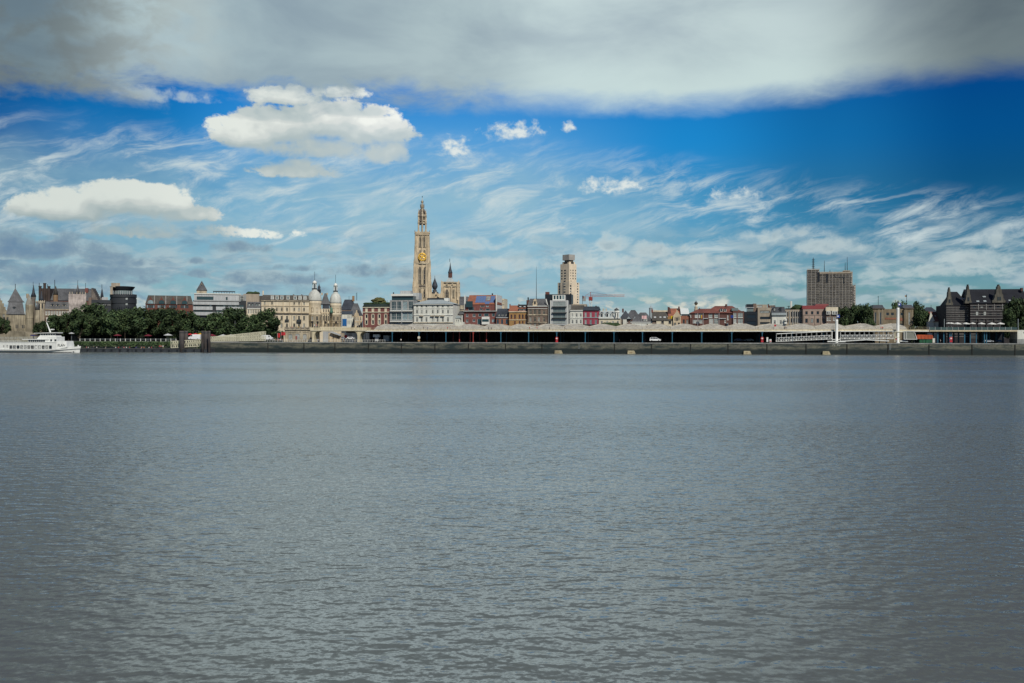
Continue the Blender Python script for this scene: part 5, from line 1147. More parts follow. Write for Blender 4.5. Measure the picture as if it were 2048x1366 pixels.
bm = NB(); roofx(bm, B.X(1275), B.X(2120), -.5, 20, B.Z(470), B.Z(270, 9)); obj('roof', bm, mat('black_slate', (.014, .016, .022), var=.3, course=.9), B.root)
bm = NB(); roofx(bm, B.X(1020), B.X(1290), 2.5, 23, B.Z(490), B.Z(302, 11), 3); obj('roof', bm, MC['black_slate'], B.root)
def curly(x, hw, yb, yt, d):
    h = yb-yt; pr = [(1, 0), (1, .1), (.8, .16), (.62, .30), (.62, .42), (.48, .47), (.40, .62), (.40, .70), (.24, .76), (.20, .88), (.06, .93), (.05, 1)]
    pts = [(B.X(x-a*hw), B.Z(yb-b*h)) for a, b in pr]+[(B.X(x+a*hw), B.Z(yb-b*h)) for a, b in pr[::-1]]
    bm = NB(); extr(bm, pts, d-.5, d+2.5); g_ = obj('stone_gable', bm, mat('weathered_gable_stone', (.115, .11, .09), var=.35, streak=.4), B.root)
    bm = NB()
    for a in (-.25, .05): box(bm, B.X(x+a*hw), B.X(x+(a+.2)*hw), d-.62, d-.52, B.Z(yb-.32*h), B.Z(yb-.12*h))
    obj('window', bm, M['glass'], g_)
curly(1690, 95, 462, 205, -.2); curly(1262, 48, 470, 200, .5); curly(1016, 48, 490, 235, 3)
for x, y, w in ((1485, 378, 44), (1395, 442, 40), (1495, 440, 40), (1850, 432, 40), (1985, 432, 40), (1160, 405, 16), (1200, 403, 16)): B.skylight(x, y, w, 28, 8.0*(470-y)/200-.2+(2 if x < 1250 else 0), M['zinc'], 42)
B.blk('chimney', M['brickd'], 2010, 2035, 255, 300, 6, 8); B.blk('chimney', M['brickd'], 960, 985, 400, 500, 4, 6)
for x in (1385, 1495): B.blk('pale_window', M['glassl'], x-16, x+16, 590, 640, -.22, -.1)  # panes of pale curtain glass on the front
# ------------------------------------------------------------------ ground, quay wall
QM, nt, p = nodes('quay_wall_stone')
def quaymat():
    L = nt.links.new; N = nt.nodes.new
    g = N('ShaderNodeNewGeometry'); s = N('ShaderNodeSeparateXYZ'); L(g.outputs['Position'], s.inputs[0])
    def nz(sx, sz, det, off):
        mp = N('ShaderNodeMapping'); mp.inputs['Scale'].default_value = (sx, sx, sz); mp.inputs['Location'].default_value = (off, 0, 0); L(g.outputs['Position'], mp.inputs['Vector'])
        n = N('ShaderNodeTexNoise'); n.inputs['Scale'].default_value = 1; n.inputs['Detail'].default_value = det; L(mp.outputs[0], n.inputs['Vector']); return n.outputs['Fac']
    def mr(f, a, b, lo, hi):
        r = N('ShaderNodeMapRange'); r.inputs['From Min'].default_value = a; r.inputs['From Max'].default_value = b; r.inputs['To Min'].default_value = lo; r.inputs['To Max'].default_value = hi; L(f, r.inputs['Value']); return r.outputs[0]
    def mx(f, a, b):
        n = N('ShaderNodeMix'); n.data_type = 'RGBA'; L(f, n.inputs['Factor'])
        for q, k in ((a, 'A'), (b, 'B')):
            if isinstance(q, tuple): n.inputs[k].default_value = (*q, 1)
            else: L(q, n.inputs[k])
        return n.outputs['Result']
    def ad(a, b, op='ADD'):
        n = N('ShaderNodeMath'); n.operation = op
        for q, i in ((a, 0), (b, 1)):
            if isinstance(q, float): n.inputs[i].default_value = q
            else: L(q, n.inputs[i])
        return n.outputs[0]
    c = mx(mr(nz(.16, .8, 7, 0), .40, .60, 0, 1), (.016, .030, .031), (.13, .13, .095))
    c = mx(mr(nz(.16, .7, 5, 40), .46, .62, 0, .9), c, (.105, .105, .085))
    c = mx(mr(nz(1.3, 2.5, 4, 9), .5, .7, 0, .7), c, (.012, .026, .024))
    # weed line left by the tide
    t = ad(s.outputs[2], ad(nz(.3, .3, 5, 70), 2.2, 'MULTIPLY'))
    c = mx(mr(t, 3.9, 2.9, 0, .95), c, (.004, .013, .014))
    L(c, p.inputs['Base Color']); p.inputs['Roughness'].default_value = .8
quaymat()
UL = at(420, 690, 0)[0]
def rbox(name, mt, u0, u1, v0, v1, z0, z1, label=None, cat=None, kind=None, group=None):
    r = bpy.data.objects.new(name, None)
    bm = NB(); box(bm, 0, u1-u0, 0, v1-v0, 0, z1-z0); o = obj(name, bm, mt); o.location = world(u0, v0, z0); o.rotation_euler = (0, 0, -T)
    bpy.data.objects.remove(r)
    return tag(o, label, cat, group, kind)
asph = mat('quay_paving', (.09, .085, .075), var=.25, streak=.05)
def ground():
    bm = NB(); poly(bm, [(-2600, 16, 0), (2600, 16, 0), (2600, 4000, 0), (-2600, 4000, 0)]); poly(bm, [(UL, .6, 0), (2600, .6, 0), (2600, 16, 0), (UL, 16, 0)])
    o = obj('ground', bm, asph); o.location = world(0, 0, G); o.rotation_euler = (0, 0, -T); tag(o, kind='structure')
ground()
r = empty('quay_wall', 'long dark mossy stone quay wall along the water below the shed', 'wall', UL, 0, -3)
bm = NB(); box(bm, 0, 800, 0, 2, 0, G+3-.45); obj('wall', bm, QM, r)
bm = NB(); box(bm, -.1, 800, -.12, 2.1, G+3-.447, G+3+.02); obj('coping', bm, mat('coping_stone', (.25, .26, .25), var=.3), r)
for i, px_ in enumerate((536, 608, 670, 737, 803, 870, 937, 1011, 1084, 1158, 1229, 1303, 1381, 1456, 1534, 1612, 1694, 1776, 1858, 1944, 2030)):
    u = at(px_, 690, 0)[0]-UL
    bm = NB(); box(bm, u-.22, u+.22, -.16, -.004, 2.2, G+3-.5); obj('fender_post', bm, mat('dark_timber', (.018, .02, .018), var=.3), r)
for px_ in (1158, 1780): 
    bm = NB(); u = at(px_, 690, 0)[0]-UL
    for s in (-.25, .25): bar(bm, (u+s, -.3, 5.2), (u+s, -.3, G+3), .04, 4)
    for i in range(16): bar(bm, (u-.25, -.3, 5.2+.18*i), (u+.25, -.3, 5.2+.18*i), .02, 4)
    obj('ladder', bm, M['zinc'], r)
def letters(txt, size, ext, mt, parent):
    cu = bpy.data.curves.new('lettering', 'FONT'); cu.body = txt; cu.size = size; cu.extrude = ext; t_ = bpy.data.objects.new('lettering', cu); COL.objects.link(t_)
    me = bpy.data.meshes.new_from_object(t_.evaluated_get(bpy.context.evaluated_depsgraph_get())); bpy.data.objects.remove(t_); bpy.data.curves.remove(cu); me.materials.clear()
    return put('lettering', me, mt, parent)
lo = letters('N 30', 1.7, .02, mat('faded_white_paint', (.42, .44, .40), var=.3, scale=1.5), r); lo.location = (at(1664.5, 690, 0)[0]-UL, -.03, at(1670, 692.0, 0)[1]+3); lo.rotation_euler = (R(90), 0, 0)
# west end wall of the quay and the lower planted embankment behind the pontoon
r = empty('embankment_wall', 'dark planted embankment wall below the white-posted promenade railing', 'wall', at(260, 690, 14)[0], 14, -3)
bm = NB(); box(bm, -150, UL-at(260, 690, 14)[0]+8, 0, 2, 0, G+3-.02); obj('wall', bm, QM, r)
bm = NB(); box(bm, -150, UL-at(260, 690, 14)[0]+8, -.2, 2.1, G+3-.02, G+3+.25); obj('coping', bm, MC['coping_stone'], r)
hb = NB(); rng = random.Random(11)
for i in range(3600):
    x, z = rng.uniform(-62, 40), G+3-abs(rng.gauss(0, 1.0)); q = Vector((x, -.25-rng.random()*.5, z)); a = Vector((rng.uniform(-1, 1), rng.uniform(-.6, .2), rng.uniform(-1, 1))).normalized()*.4; b = a.orthogonal().normalized()*.3
    hb.faces.new([hb.verts.new(q+s) for s in (a, b, -a, -b)])
LEAF, ntl, pl = nodes('leaf_green')
def leafmat(mt_nt, p_, dark, light):
    L = mt_nt.links.new; N = mt_nt.nodes.new
    g = N('ShaderNodeNewGeometry'); oi = N('ShaderNodeObjectInfo')
    m1 = N('ShaderNodeMix'); m1.data_type = 'RGBA'; m1.inputs['A'].default_value = (*dark, 1); m1.inputs['B'].default_value = (*light, 1); L(g.outputs['Random Per Island'], m1.inputs['Factor'])
    n = N('ShaderNodeTexNoise'); n.inputs['Scale'].default_value = .35; n.inputs['Detail'].default_value = 3; L(g.outputs['Position'], n.inputs['Vector'])
    r_ = N('ShaderNodeMapRange'); r_.inputs['From Min'].default_value = .35; r_.inputs['From Max'].default_value = .65; r_.inputs['To Min'].default_value = .5; r_.inputs['To Max'].default_value = 1.35; L(n.outputs['Fac'], r_.inputs['Value'])
    v = N('ShaderNodeVectorMath'); v.operation = 'SCALE'; L(m1.outputs['Result'], v.inputs[0]); L(r_.outputs[0], v.inputs['Scale'])
    r2 = N('ShaderNodeMapRange'); r2.inputs['To Min'].default_value = .75; r2.inputs['To Max'].default_value = 1.3; L(oi.outputs['Random'], r2.inputs['Value'])
    v2 = N('ShaderNodeVectorMath'); v2.operation = 'SCALE'; L(v.outputs[0], v2.inputs[0]); L(r2.outputs[0], v2.inputs['Scale'])
    L(v2.outputs[0], p_.inputs['Base Color']); p_.inputs['Roughness'].default_value = .75; p_.inputs['Specular IOR Level'].default_value = .2
leafmat(ntl, pl, (.016, .036, .016), (.070, .105, .042))
o = obj('hanging_plants', hb, LEAF); o.location = world(at(260, 690, 14)[0], 14, -3); o.rotation_euler = (0, 0, -T); tag(o, 'hanging green plants spilling down the embankment wall', 'plants', kind='stuff')
# promenade railing with white posts
r = empty('promenade_railing', 'promenade railing with white posts above the pontoon embankment', 'railing', at(255, 680, 14.6)[0], 14.6, G+.25)
def lx(px_, v, u0): return at(px_, 680, v)[0]-u0
u0 = at(255, 680, 14.6)[0]
for i, px_ in enumerate(lin(160, 352, 20)):
    bm = NB(); x = lx(px_, 14.6, u0); box(bm, x-.13, x+.13, -.13, .13, 0, 1.35); obj('post', bm, M['whitep'], r)
for z in (1.2, .7): 
    bm = NB(); bar(bm, (lx(160, 14.6, u0), 0, z), (lx(352, 14.6, u0), 0, z), .05, 5); obj('rail', bm, M['zinc'], r)
# quayside railing in front of the kiosk
r = empty('quay_railing', 'thin white metal railing along the quay edge before the stone kiosk', 'railing', at(640, 680, .9)[0], .9, G); u0 = at(640, 680, .9)[0]
for px_ in lin(530, 770, 49):
    bm = NB(); x = lx(px_, .9, u0); bar(bm, (x, 0, 0), (x, 0, 1.25), .05, 4); obj('post', bm, M['whitep'], r)
for z in (1.2, .65):
    bm = NB(); bar(bm, (lx(530, .9, u0), 0, z), (lx(770, .9, u0), 0, z), .04, 4); obj('rail', bm, M['whitep'], r)
# mooring pontoon
pm = mat('pontoon_steel', (.045, .055, .065), var=.3, streak=.4)
u0 = at(280, 700, -10)[0]
r = empty('pontoon', 'long low dark mooring pontoon with people sitting along its deck', 'pontoon', u0, -10, 0)
xa, xb = at(135, 700, -10)[0]-u0, at(413, 700, -10)[0]-u0
bm = NB(); box(bm, xa, xb, 0, 9, -.6, 1.55); obj('hull', bm, pm, r)
bm = NB(); box(bm, xa-.1, xb+.1, -.15, 9.1, 1.553, 1.75); obj('deck', bm, mat('pontoon_deck', (.10, .10, .10), var=.3), r)
for i in range(17):
    x = xa+(xb-xa)*(i+.5)/17; bm = NB(); box(bm, x-.45, x+.45, -.35, -.003, -.4, 1.5); obj('fender', bm, M['blackp'], r)
# rusty mooring dolphins
def dolphin(x0, x1, y0, v, label):
    u0 = at((x0+x1)/2, 690, v)[0]; zt = at((x0+x1)/2, y0, v)[1]
    o = empty('mooring_pile', label, 'mooring pile', u0, v, -3, group='mooring piles beside the pontoon'); rad = (at(x1, 690, v)[0]-at(x0, 690, v)[0])/2
    bm = NB(); lathe(bm, 0, 0, [(rad, 0), (rad, zt+3), (rad*.9, zt+3.1)], 14); obj('pile', bm, M['rust'], o, True)
    bm = NB(); lathe(bm, 0, 0, [(rad*1.06, zt+2.0), (rad*1.06, zt+2.35)], 14); obj('collar', bm, M['dark'], o)
dolphin(359, 368.5, 662, -9, 'thick rusty mooring pile left of the white van'); dolphin(369.5, 376, 662, -4, 'slimmer rusty mooring pile just left of the white van')
dolphin(402.5, 408, 662, -12, 'slim mooring pile at the left of the group by the quay corner'); dolphin(408.5, 415.5, 662.5, -8, 'dark broad mooring pile in the middle of the group at the quay corner'); dolphin(416, 421, 662, -12, 'slim mooring pile at the right of the group at the quay corner')
# gangways of white trusses
def truss(name, label, a, b, h, v, n, mt=M['whitep'], wid=2.2, roof=None, cat='gangway', post=.09):
    """a, b = (px, py) of the two lower ends; h = side height in metres"""
    ua, za = at(a[0], a[1], v); ub, zb = at(b[0], b[1], v)
    o = empty(name, label, cat, ua, v, za); dx_, dz_ = ub-ua, zb-za
    for y in (0, wid):
        bm = NB()
        for k in (0, h): bar(bm, (0, y, k), (dx_, y, dz_+k), post*1.4, 4)
        for i in range(n+1):
            t = i/n; bar(bm, (dx_*t, y, dz_*t), (dx_*t, y, dz_*t+h), post, 4)
            if i < n:
                t2 = (i+1)/n; bar(bm, (dx_*t, y, dz_*t+(h if i % 2 else 0)), (dx_*t2, y, dz_*t2+(0 if i % 2 else h)), post*.8, 4)
        obj('side_truss', bm, mt, o)
    bm = NB(); hexa(bm, [(0, 0, -.12), (dx_, 0, dz_-.12), (dx_, wid, dz_-.12), (0, wid, -.12)], [(0, 0, -.02), (dx_, 0, dz_-.02), (dx_, wid, dz_-.02), (0, wid, -.02)]); obj('deck', bm, M['zinc'], o)
    if roof:
        bm = NB(); hexa(bm, [(0, -.2, roof), (dx_, -.2, dz_+roof), (dx_, wid+.2, dz_+roof), (0, wid+.2, roof)], [(0, -.2, roof+.32), (dx_, -.2, dz_+roof+.32), (dx_, wid+.2, dz_+roof+.32), (0, wid+.2, roof+.32)]); obj('canopy', bm, mt, o)
        for i in range(0, n+1, 2):
            for y in (0, wid): bm = NB(); t = i/n; bar(bm, (dx_*t, y, dz_*t+h), (dx_*t, y, dz_*t+roof), post*.8, 4); obj('post', bm, mt, o)
    return o
wg = mat('cream_gangway_paint', (.60, .58, .44), var=.15, streak=.2)
truss('pontoon_gangway', 'short cream truss gangway running from pontoon up past the rusty piles', (342, 695.5), (403, 692), 3.2, -6, 14, wg, post=.16)
truss('quay_gangway', 'long cream truss gangway rising along the quay right of the piles', (421.5, 682.5), (528, 681), 2.2, 1.5, 30, wg, wid=2, post=.16)
o = truss('upper_gangway', 'cream sloping truss walkway climbing towards the quay square below the trees', (421.5, 680.5), (528, 669.5), 1.6, 4.2, 30, wg, wid=2, post=.15)
truss('boat_landing_bridge', 'pale lattice landing bridge at far left behind the white boat', (-40, 684), (78, 684), 2.6, 5, 24, mat('weathered_white_paint', (.42, .42, .36), var=.3), wid=3, post=.12)
# sandstone ramp below the castle
B = Bld('sandstone_ramp', 'sloping sandstone ramp wall at the foot of the castle behind the boat', 'wall', 0, -60, 520, 20)
bm = NB(); extr(bm, [(B.X(-90), -.4), (B.X(470), -.4), (B.X(470), B.Z(935)), (B.X(330), B.Z(870)), (B.X(130), B.Z(860)), (B.X(90), B.Z(905)), (B.X(-90), B.Z(905))], 0, 8); obj('wall', bm, M['castle'], B.root)
# ------------------------------------------------------------------ long shed with pyramid roofs and promenade roof
B = Bld('quay_shed', 'long open quay shed with cream fascia, blue columns and a row of pyramid roofs', 'shed', 0, 5135, 12560, 3, refy=870)
def SX(px_, d=0): return at(px_, 660, 3+d)[0]-B.u0
zb = at(1024, 663.2, 3)[1]-G; zt = zb+.95
xl, xr = SX(731), SX(1858)
bm = NB(); box(bm, xl, xr, 0, .5, zb, zt); obj('fascia', bm, M['shedcream'], B.root)
bm = NB(); box(bm, xl, xr, -.25, 0-.003, zb+.02, zb+.35); obj('edge_beam', bm, M['whitep'], B.root)
bm = NB(); box(bm, xl, xr, .5, 46, zt-.75, zt-.45); obj('ceiling', bm, M['grey'], B.root)
bm = NB(); box(bm, xl, xr, .5, 9, zt-.447, zt-.25); obj('promenade_floor', bm, M['beige'], B.root)
bm = NB(); box(bm, xl, SX(1790), 45.5, 46, -.4, zt-.75); obj('back_wall', bm, mat('shed_boarding', (.06, .075, .09), var=.5, streak=.6, scale=.3), B.root)  # added wall that keeps street light out of the shed
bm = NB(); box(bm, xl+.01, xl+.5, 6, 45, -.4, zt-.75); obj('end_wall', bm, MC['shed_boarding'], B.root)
peaks = [775, 832, 884, 937, 990, 1042, 1096, 1149, 1205, 1257, 1313, 1369, 1425, 1482, 1543, 1603, 1663, 1724, 1785]
zp = at(1024, 647.8, 22)[1]-G
for i, pk in enumerate(peaks):
    a = (peaks[i-1]+pk)/2 if i else pk-29; b = (peaks[i+1]+pk)/2 if i < len(peaks)-1 else pk+31
    X0, X1, xm = SX(a, 10), SX(b, 10), SX(pk, 22)
    bm = NB(); zb_ = zt-.25; rj = 2.0 if i % 3 == 1 else .9
    zv = at(1024, 653.2, 19)[1]-G; E4 = ((X0+.05, 16, zv), (X1-.05, 16, zv), (X1-.05, 32, zv), (X0+.05, 32, zv)); O4 = ((X0+.05, 10, zb_), (X1-.05, 10, zb_), (X1-.05, 37, zb_), (X0+.05, 37, zb_))
    v0 = [bm.verts.new(q) for q in E4]; v9 = [bm.verts.new(q) for q in O4]
    for q in range(4): bm.faces.new((v9[q], v9[(q+1) % 4], v0[(q+1) % 4], v0[q]))
    v1 = [bm.verts.new(q) for q in ((xm-rj, 20, zp), (xm+rj, 20, zp), (xm+rj, 26, zp), (xm-rj, 26, zp))]
    for q in range(4): bm.faces.new((v0[q], v0[(q+1) % 4], v1[(q+1) % 4], v1[q]))
    bm.faces.new(v1); ro = obj('bay_roof', bm, M['shaderoof'], B.root)
    bm = NB()
    for q in range(4): bar(bm, E4[q], ((xm-rj, 20, zp), (xm+rj, 20, zp), (xm+rj, 26, zp), (xm-rj, 26, zp))[q], .16, 4)
    obj('hip_ridge', bm, mat('hip_cap', (.52, .47, .38), var=.15), ro)
bm = NB(); box(bm, SX(740), SX(1800), 9.5, 10, zt-.25, zt+.25); obj('gutter', bm, M['beige'], B.root)
# promenade railing: part of the shed
bm = NB()
for z in (.55, 1.1): bar(bm, (xl, .2, zt+z), (xr, .2, zt+z), .035, 4)
obj('railing', bm, M['shedcream'], B.root)
bm = NB()
for i in range(150): x = xl+(xr-xl)*(i+.5)/150; bar(bm, (x, .2, zt), (x, .2, zt+1.1), .03, 4)
tag(obj('baluster', bm, M['shedcream'], B.root), kind='stuff')
cols = [784.6, 838, 892, 946.5, 1001.8, 1057.4, 1113.6, 1170.6, 1228, 1285, 1344.6, 1403.7, 1463.6, 1524.4, 1585, 1647, 1710, 1773]
for i, px_ in enumerate(cols):
    red = px_ in (946.5,); x = SX(px_)
    bm = NB(); box(bm, x-.17, x+.17, -.2, .2, -.05, zb-.05); box(bm, x-.35, x+.35, -.35, .35, -.05, .3); obj('column', bm, M['redp'] if red else M['blue'], B.root)
    bm = NB(); bar(bm, (x, .1, zb-1.2), (x-.7, .1, zb-.1), .07, 4); bar(bm, (x, .1, zb-1.2), (x+.7, .1, zb-.1), .07, 4); obj('bracket', bm, M['redp'] if red else M['blue'], B.root)
    for dd in (16, 30):
        bm = NB(); xx = SX(px_, 0); box(bm, xx-.2, xx+.2, dd-.2, dd+.2, -.05, zt-.75); obj('inner_column', bm, M['redp'] if px_ in (946.5, 892) else M['blue'], B.root)
for px_ in (919, 973, 940.5): 
    bm = NB(); x = SX(px_, 3); box(bm, x-.2, x+.2, 3, 3.4, -.05, zb); obj('inner_column', bm, M['redp'], B.root)
rng = random.Random(21)
SB = B
# ------------------------------------------------------------------ cream arch bridge end and kiosk
B = Bld('promenade_bridge', 'cream concrete promenade bridge on two flared piers between kiosk and shed', 'bridge', 500, 855, 1650, 3, refy=840)
def flare(x, l, r_, zt_):
    X = B.X(x); h = zt_; pts = []
    k = B.X(1)-B.X(0)
    A = [(-20*k, -.3), (-16*k, h*.35), (-18*k, h*.62), (-l*k*.45, h*.88), (-l*k, h)]
    Bq = [(r_*k, h), (r_*k*.45, h*.88), (18*k, h*.62), (15*k, h*.35), (18*k, -.3)]
    bm = NB(); extr(bm, [(X+a, b) for a, b in A+Bq], 0, 5.5); return obj('pier', bm, M['shedcream'], B.root)
zt2 = B.Z(863)
B_bz = B.Z(812)+G
flare(893, 38, 70, zt2); flare(1535, 70, 90, zt2)
bm = NB(); box(bm, B.X(856), B.X(1650), -.3, 6, zt2-.01+.012, B.Z(812)); obj('deck', bm, M['shedcream'], B.root)
bm = NB(); box(bm, B.X(856), B.X(1650), -.4, -.303, B.Z(858), B.Z(846)); obj('edge_beam', bm, M['creampale'], B.root)
for i in range(24):
    x = B.X(870+i*33); bm = NB(); bar(bm, (x, .2, B.Z(812)), (x, .2, B.Z(812)+1.0), .05, 4); obj('post', bm, M['shedcream'], B.root)
bm = NB(); box(bm, B.X(1300), B.X(1640), 6.2, 10, zt2-.8, zt2); obj('inner_beam', bm, M['dark'], B.root)
B.blk('shade_backing', MC['shed_boarding'], 1290, 1680, 830, None, 40, 40.5, 40)  # added dark sheet standing in for the shade under the bridge
B = Bld('stone_kiosk', 'grey stone riverside pavilion with three arched windows and balustraded terrace roof', 'pavilion', 500, 488, 860, 10, refy=900)
B.wall(490, 850, 842, None, M['stone2'], 12, wins=[(570, 945, 60, 80, 'arch'), (670, 940, 66, 88, 'arch'), (772, 945, 60, 80, 'arch')], fmat=M['beige'], pmat=M['glassl'])
B_kz = B.Z(842)+G
B.band(484, 856, 830, 846, M['stone2'], -.5); B.band(488, 852, 868, 876, M['stone2'], -.2)
B.blk('parapet', M['stoned'], 490, 850, 812, 832, -.1, .3)
for x in lin(495, 845, 6): B.blk('pedestal', M['stone2'], x-8, x+8, 800, 832, -.25, .5)
for x in (500, 535, 735, 840): B.band(x-9, x+9, 876, 1000, M['stone2'], -.2, 0, 'pilaster')
B.blk('door', M['redp'], 645, 660, 930, 985, -.1, -.02)
B = Bld('stair_house', 'small grey stone stair house with a dark pointed arch under the bridge', 'building', 500, 1028, 1285, 24, refy=900)
B.wall(1030, 1100, 868, None, M['greyl'], 6); B.wall(1100, 1280, 890, None, M['stone'], 6, 1, wins=[(1125, 925, 40, 70, 'arch'), (1180, 950, 22, 24), (1240, 950, 22, 24)], fmat=M['stone2'])
bm = NB(); extr(bm, [(B.X(1140), B.Z(868)), (B.X(1160), B.Z(868)), (B.X(1280), B.Z(915)), (B.X(1280), B.Z(930)), (B.X(1140), B.Z(885))], -.6, .9); obj('stair', bm, M['greyl'], B.root)
# ------------------------------------------------------------------ hotel terrace at right
B = Bld('hotel_terrace', 'raised hotel terrace on blue columns with a glass balustrade before the striped hotel', 'terrace', 1758, 735, 1955, 3, refy=850)
X0, X1 = B.X(715), B.X(1955)
bm = NB(); box(bm, X0, X1, 0, 50, B.Z(872), B.Z(848)); obj('deck', bm, M['beige'], B.root)
bm = NB(); box(bm, X0, X1, -.2, -.003, B.Z(868), B.Z(855)); obj('edge_beam', bm, M['shedcream'], B.root)
for i in range(15):
    a = X0+(X1-X0)*i/15; bm = NB(); box(bm, a+.1, a+(X1-X0)/15-.1, .2, .26, B.Z(846), B.Z(808)); obj('glass_panel', bm, glassmat('balustrade_glass', (.03, .06, .065), (.06, .1, .1), .5), B.root)
    bm = NB(); bar(bm, (a, .2, B.Z(847)), (a, .2, B.Z(804)), .09, 4); obj('post', bm, M['greyl'], B.root)
for x in (840, 925, 1010, 1030, 1220, 1300, 1385, 1500, 1530): 
    bm = NB(); box(bm, B.X(x)-.2, B.X(x)+.2, 1, 1.4, -.05, B.Z(873)); obj('column', bm, M['blue'], B.root)
for x in (780, 880, 1100, 1180, 1250, 1600, 1700, 1800, 1900):
    bm = NB(); box(bm, B.X(x)-.3, B.X(x)+.3, 14, 14.6, -.05, B.Z(873)); obj('column', bm, M['blue'], B.root)
bm = NB(); box(bm, B.X(1600), X1, 20, 21, -.3, B.Z(873)); obj('back_wall', bm, M['blackp'], B.root)
for x in (922, 1965): B.pole('lamp_post', M['zinc'], x, 690, 847, 1, .12)
def parasol(px_, label, mt, v=9, half=4.6, ytop=644.8, base=None, cat='parasol', grp='white parasols on the hotel terrace', drop=4.0):
    u, z = at(px_, ytop, v); rad = at(px_+half, ytop, v)[0]-u; zb_ = base if base is not None else z-2.8
    o = empty('parasol', label, cat, u, v, zb_, group=grp)
    h = z-zb_; bm = NB(); bar(bm, (0, 0, 0), (0, 0, h), .06, 5); obj('pole', bm, M['zinc'], o)
    bm = NB(); n = 8; tp = bm.verts.new((0, 0, h)); rg = [bm.verts.new((rad*math.cos((i+.5)*math.pi/4), rad*math.sin((i+.5)*math.pi/4), h-rad*.36)) for i in range(n)]; r2 = [bm.verts.new((q.co.x, q.co.y, q.co.z-.25)) for q in rg]
    for i in range(n): bm.faces.new((tp, rg[i], rg[(i+1) % n])); bm.faces.new((rg[i], r2[i], r2[(i+1) % n], rg[(i+1) % n]))
    obj('canopy', bm, mt, o); return o
zd = B.Z(848)+G
for i, x in enumerate((1897.5, 1902.5, 1915, 1932, 1945, 1963, 1983.5, 2001)):
    parasol(x, ['white parasol at the left end of the hotel terrace row, half behind its neighbour', 'second white parasol in the terrace row, beside the red roofed house', 'white parasol below the left stone gable of the striped hotel', 'white parasol left of the middle of the terrace row', 'white parasol in the middle of the terrace row', 'white parasol right of a gap in the terrace row', 'wide white parasol before the curly central gable of the hotel', 'white parasol at the right end of the hotel terrace row'][i], M['whitep'], half=(5.5, 5.5, 8, 7.5, 6.2, 7.5, 9, 8)[i], base=zd, v=(14 if i == 0 else 9))
B = Bld('white_block', 'plain white and grey low building at far right end of the quay', 'building', 1758, 1950, 2120, 4, refy=900)
B.wall(1955, 2140, 848, 975, M['white'], 10, wins=[(2046, 890, 12, 30, 'plain')]); B.wall(1953, 2140, 975, None, M['grey'], 10.4, -.2)
# ------------------------------------------------------------------ trees
def crownmesh(seed, n=4200, flat=1.0):
    rng = random.Random(seed); bm = NB()
    cl = []
    for i in range(34):
        a = rng.random()*6.283; h = rng.uniform(-.75, .8); rr = math.sqrt(max(0, 1-h*h*.9))*rng.uniform(.35, .8)
        cl.append((Vector((rr*math.cos(a), rr*math.sin(a), h)), rng.uniform(.22, .42)))
    for i in range(n):
        c, s = rng.choice(cl); d_ = Vector((rng.gauss(0, 1), rng.gauss(0, 1), rng.gauss(0, 1))).normalized()
        q = c+d_*s*(.55+.55*rng.random()); q.z = max(q.z, -.95+.15*rng.random())
        nrm = (d_+Vector((rng.gauss(0, .5), rng.gauss(0, .5), rng.gauss(0, .5)))).normalized()
        a = nrm.orthogonal().normalized(); b = nrm.cross(a); L_ = rng.uniform(.05, .115)
        bm.faces.new([bm.verts.new(q+v_) for v_ in (a*L_, b*L_*.6, -a*L_, -b*L_*.6)])
    me = bpy.data.meshes.new('crown'); bm.to_mesh(me); bm.free(); me.materials.append(LEAF); return me
def trunkmesh(seed):
    rng = random.Random(seed); bm = NB(); bar(bm, (0, 0, -.2), (0, 0, 4.5), .34, 8, .26)
    for i in range(6):
        a = i*1.05+rng.random(); b = Vector((1.6*math.cos(a), 1.6*math.sin(a), 7+rng.random())); bar(bm, (0, 0, 4.2), b, .2, 6, .1)
        for j in range(2): bar(bm, b, b+Vector((rng.uniform(-1.5, 1.5)+math.cos(a), rng.uniform(-1.5, 1.5)+math.sin(a), 2.4)), .1, 5, .04)
    bar(bm, (0, 0, 4.4), (.2, .1, 10), .24, 6, .08)
    me = fin(bm, 'trunk'); me.materials.append(mat('bark', (.05, .042, .032), var=.3)); return me
CR = [crownmesh(i) for i in range(5)]; TR = [trunkmesh(i) for i in range(3)]
def tree(name, label, px_, ytop, half, v, ybot=668.0, group='trees along the left quay', cat='tree', i=0, base=G):
    u, zt_ = at(px_, ytop, v); zb_ = at(px_, ybot, v)[1]; rad = (at(px_+half, ytop, v)[0]-u)*1.18
    zb_ = max(zb_, base+.5)
    o = empty(name, label, cat, u, v, base, rz=i*1.7, group=group)
    hh = (zt_-zb_)/2; s = max(.5, (zb_+hh*.6-base)/10)
    put('trunk', TR[i % 3], None, o, sc=(s*.9, s*.9, s)); put('crown', CR[i % 5], None, o, loc=(0, 0, zb_+hh-base), sc=(rad, rad*.95, hh*1.06))
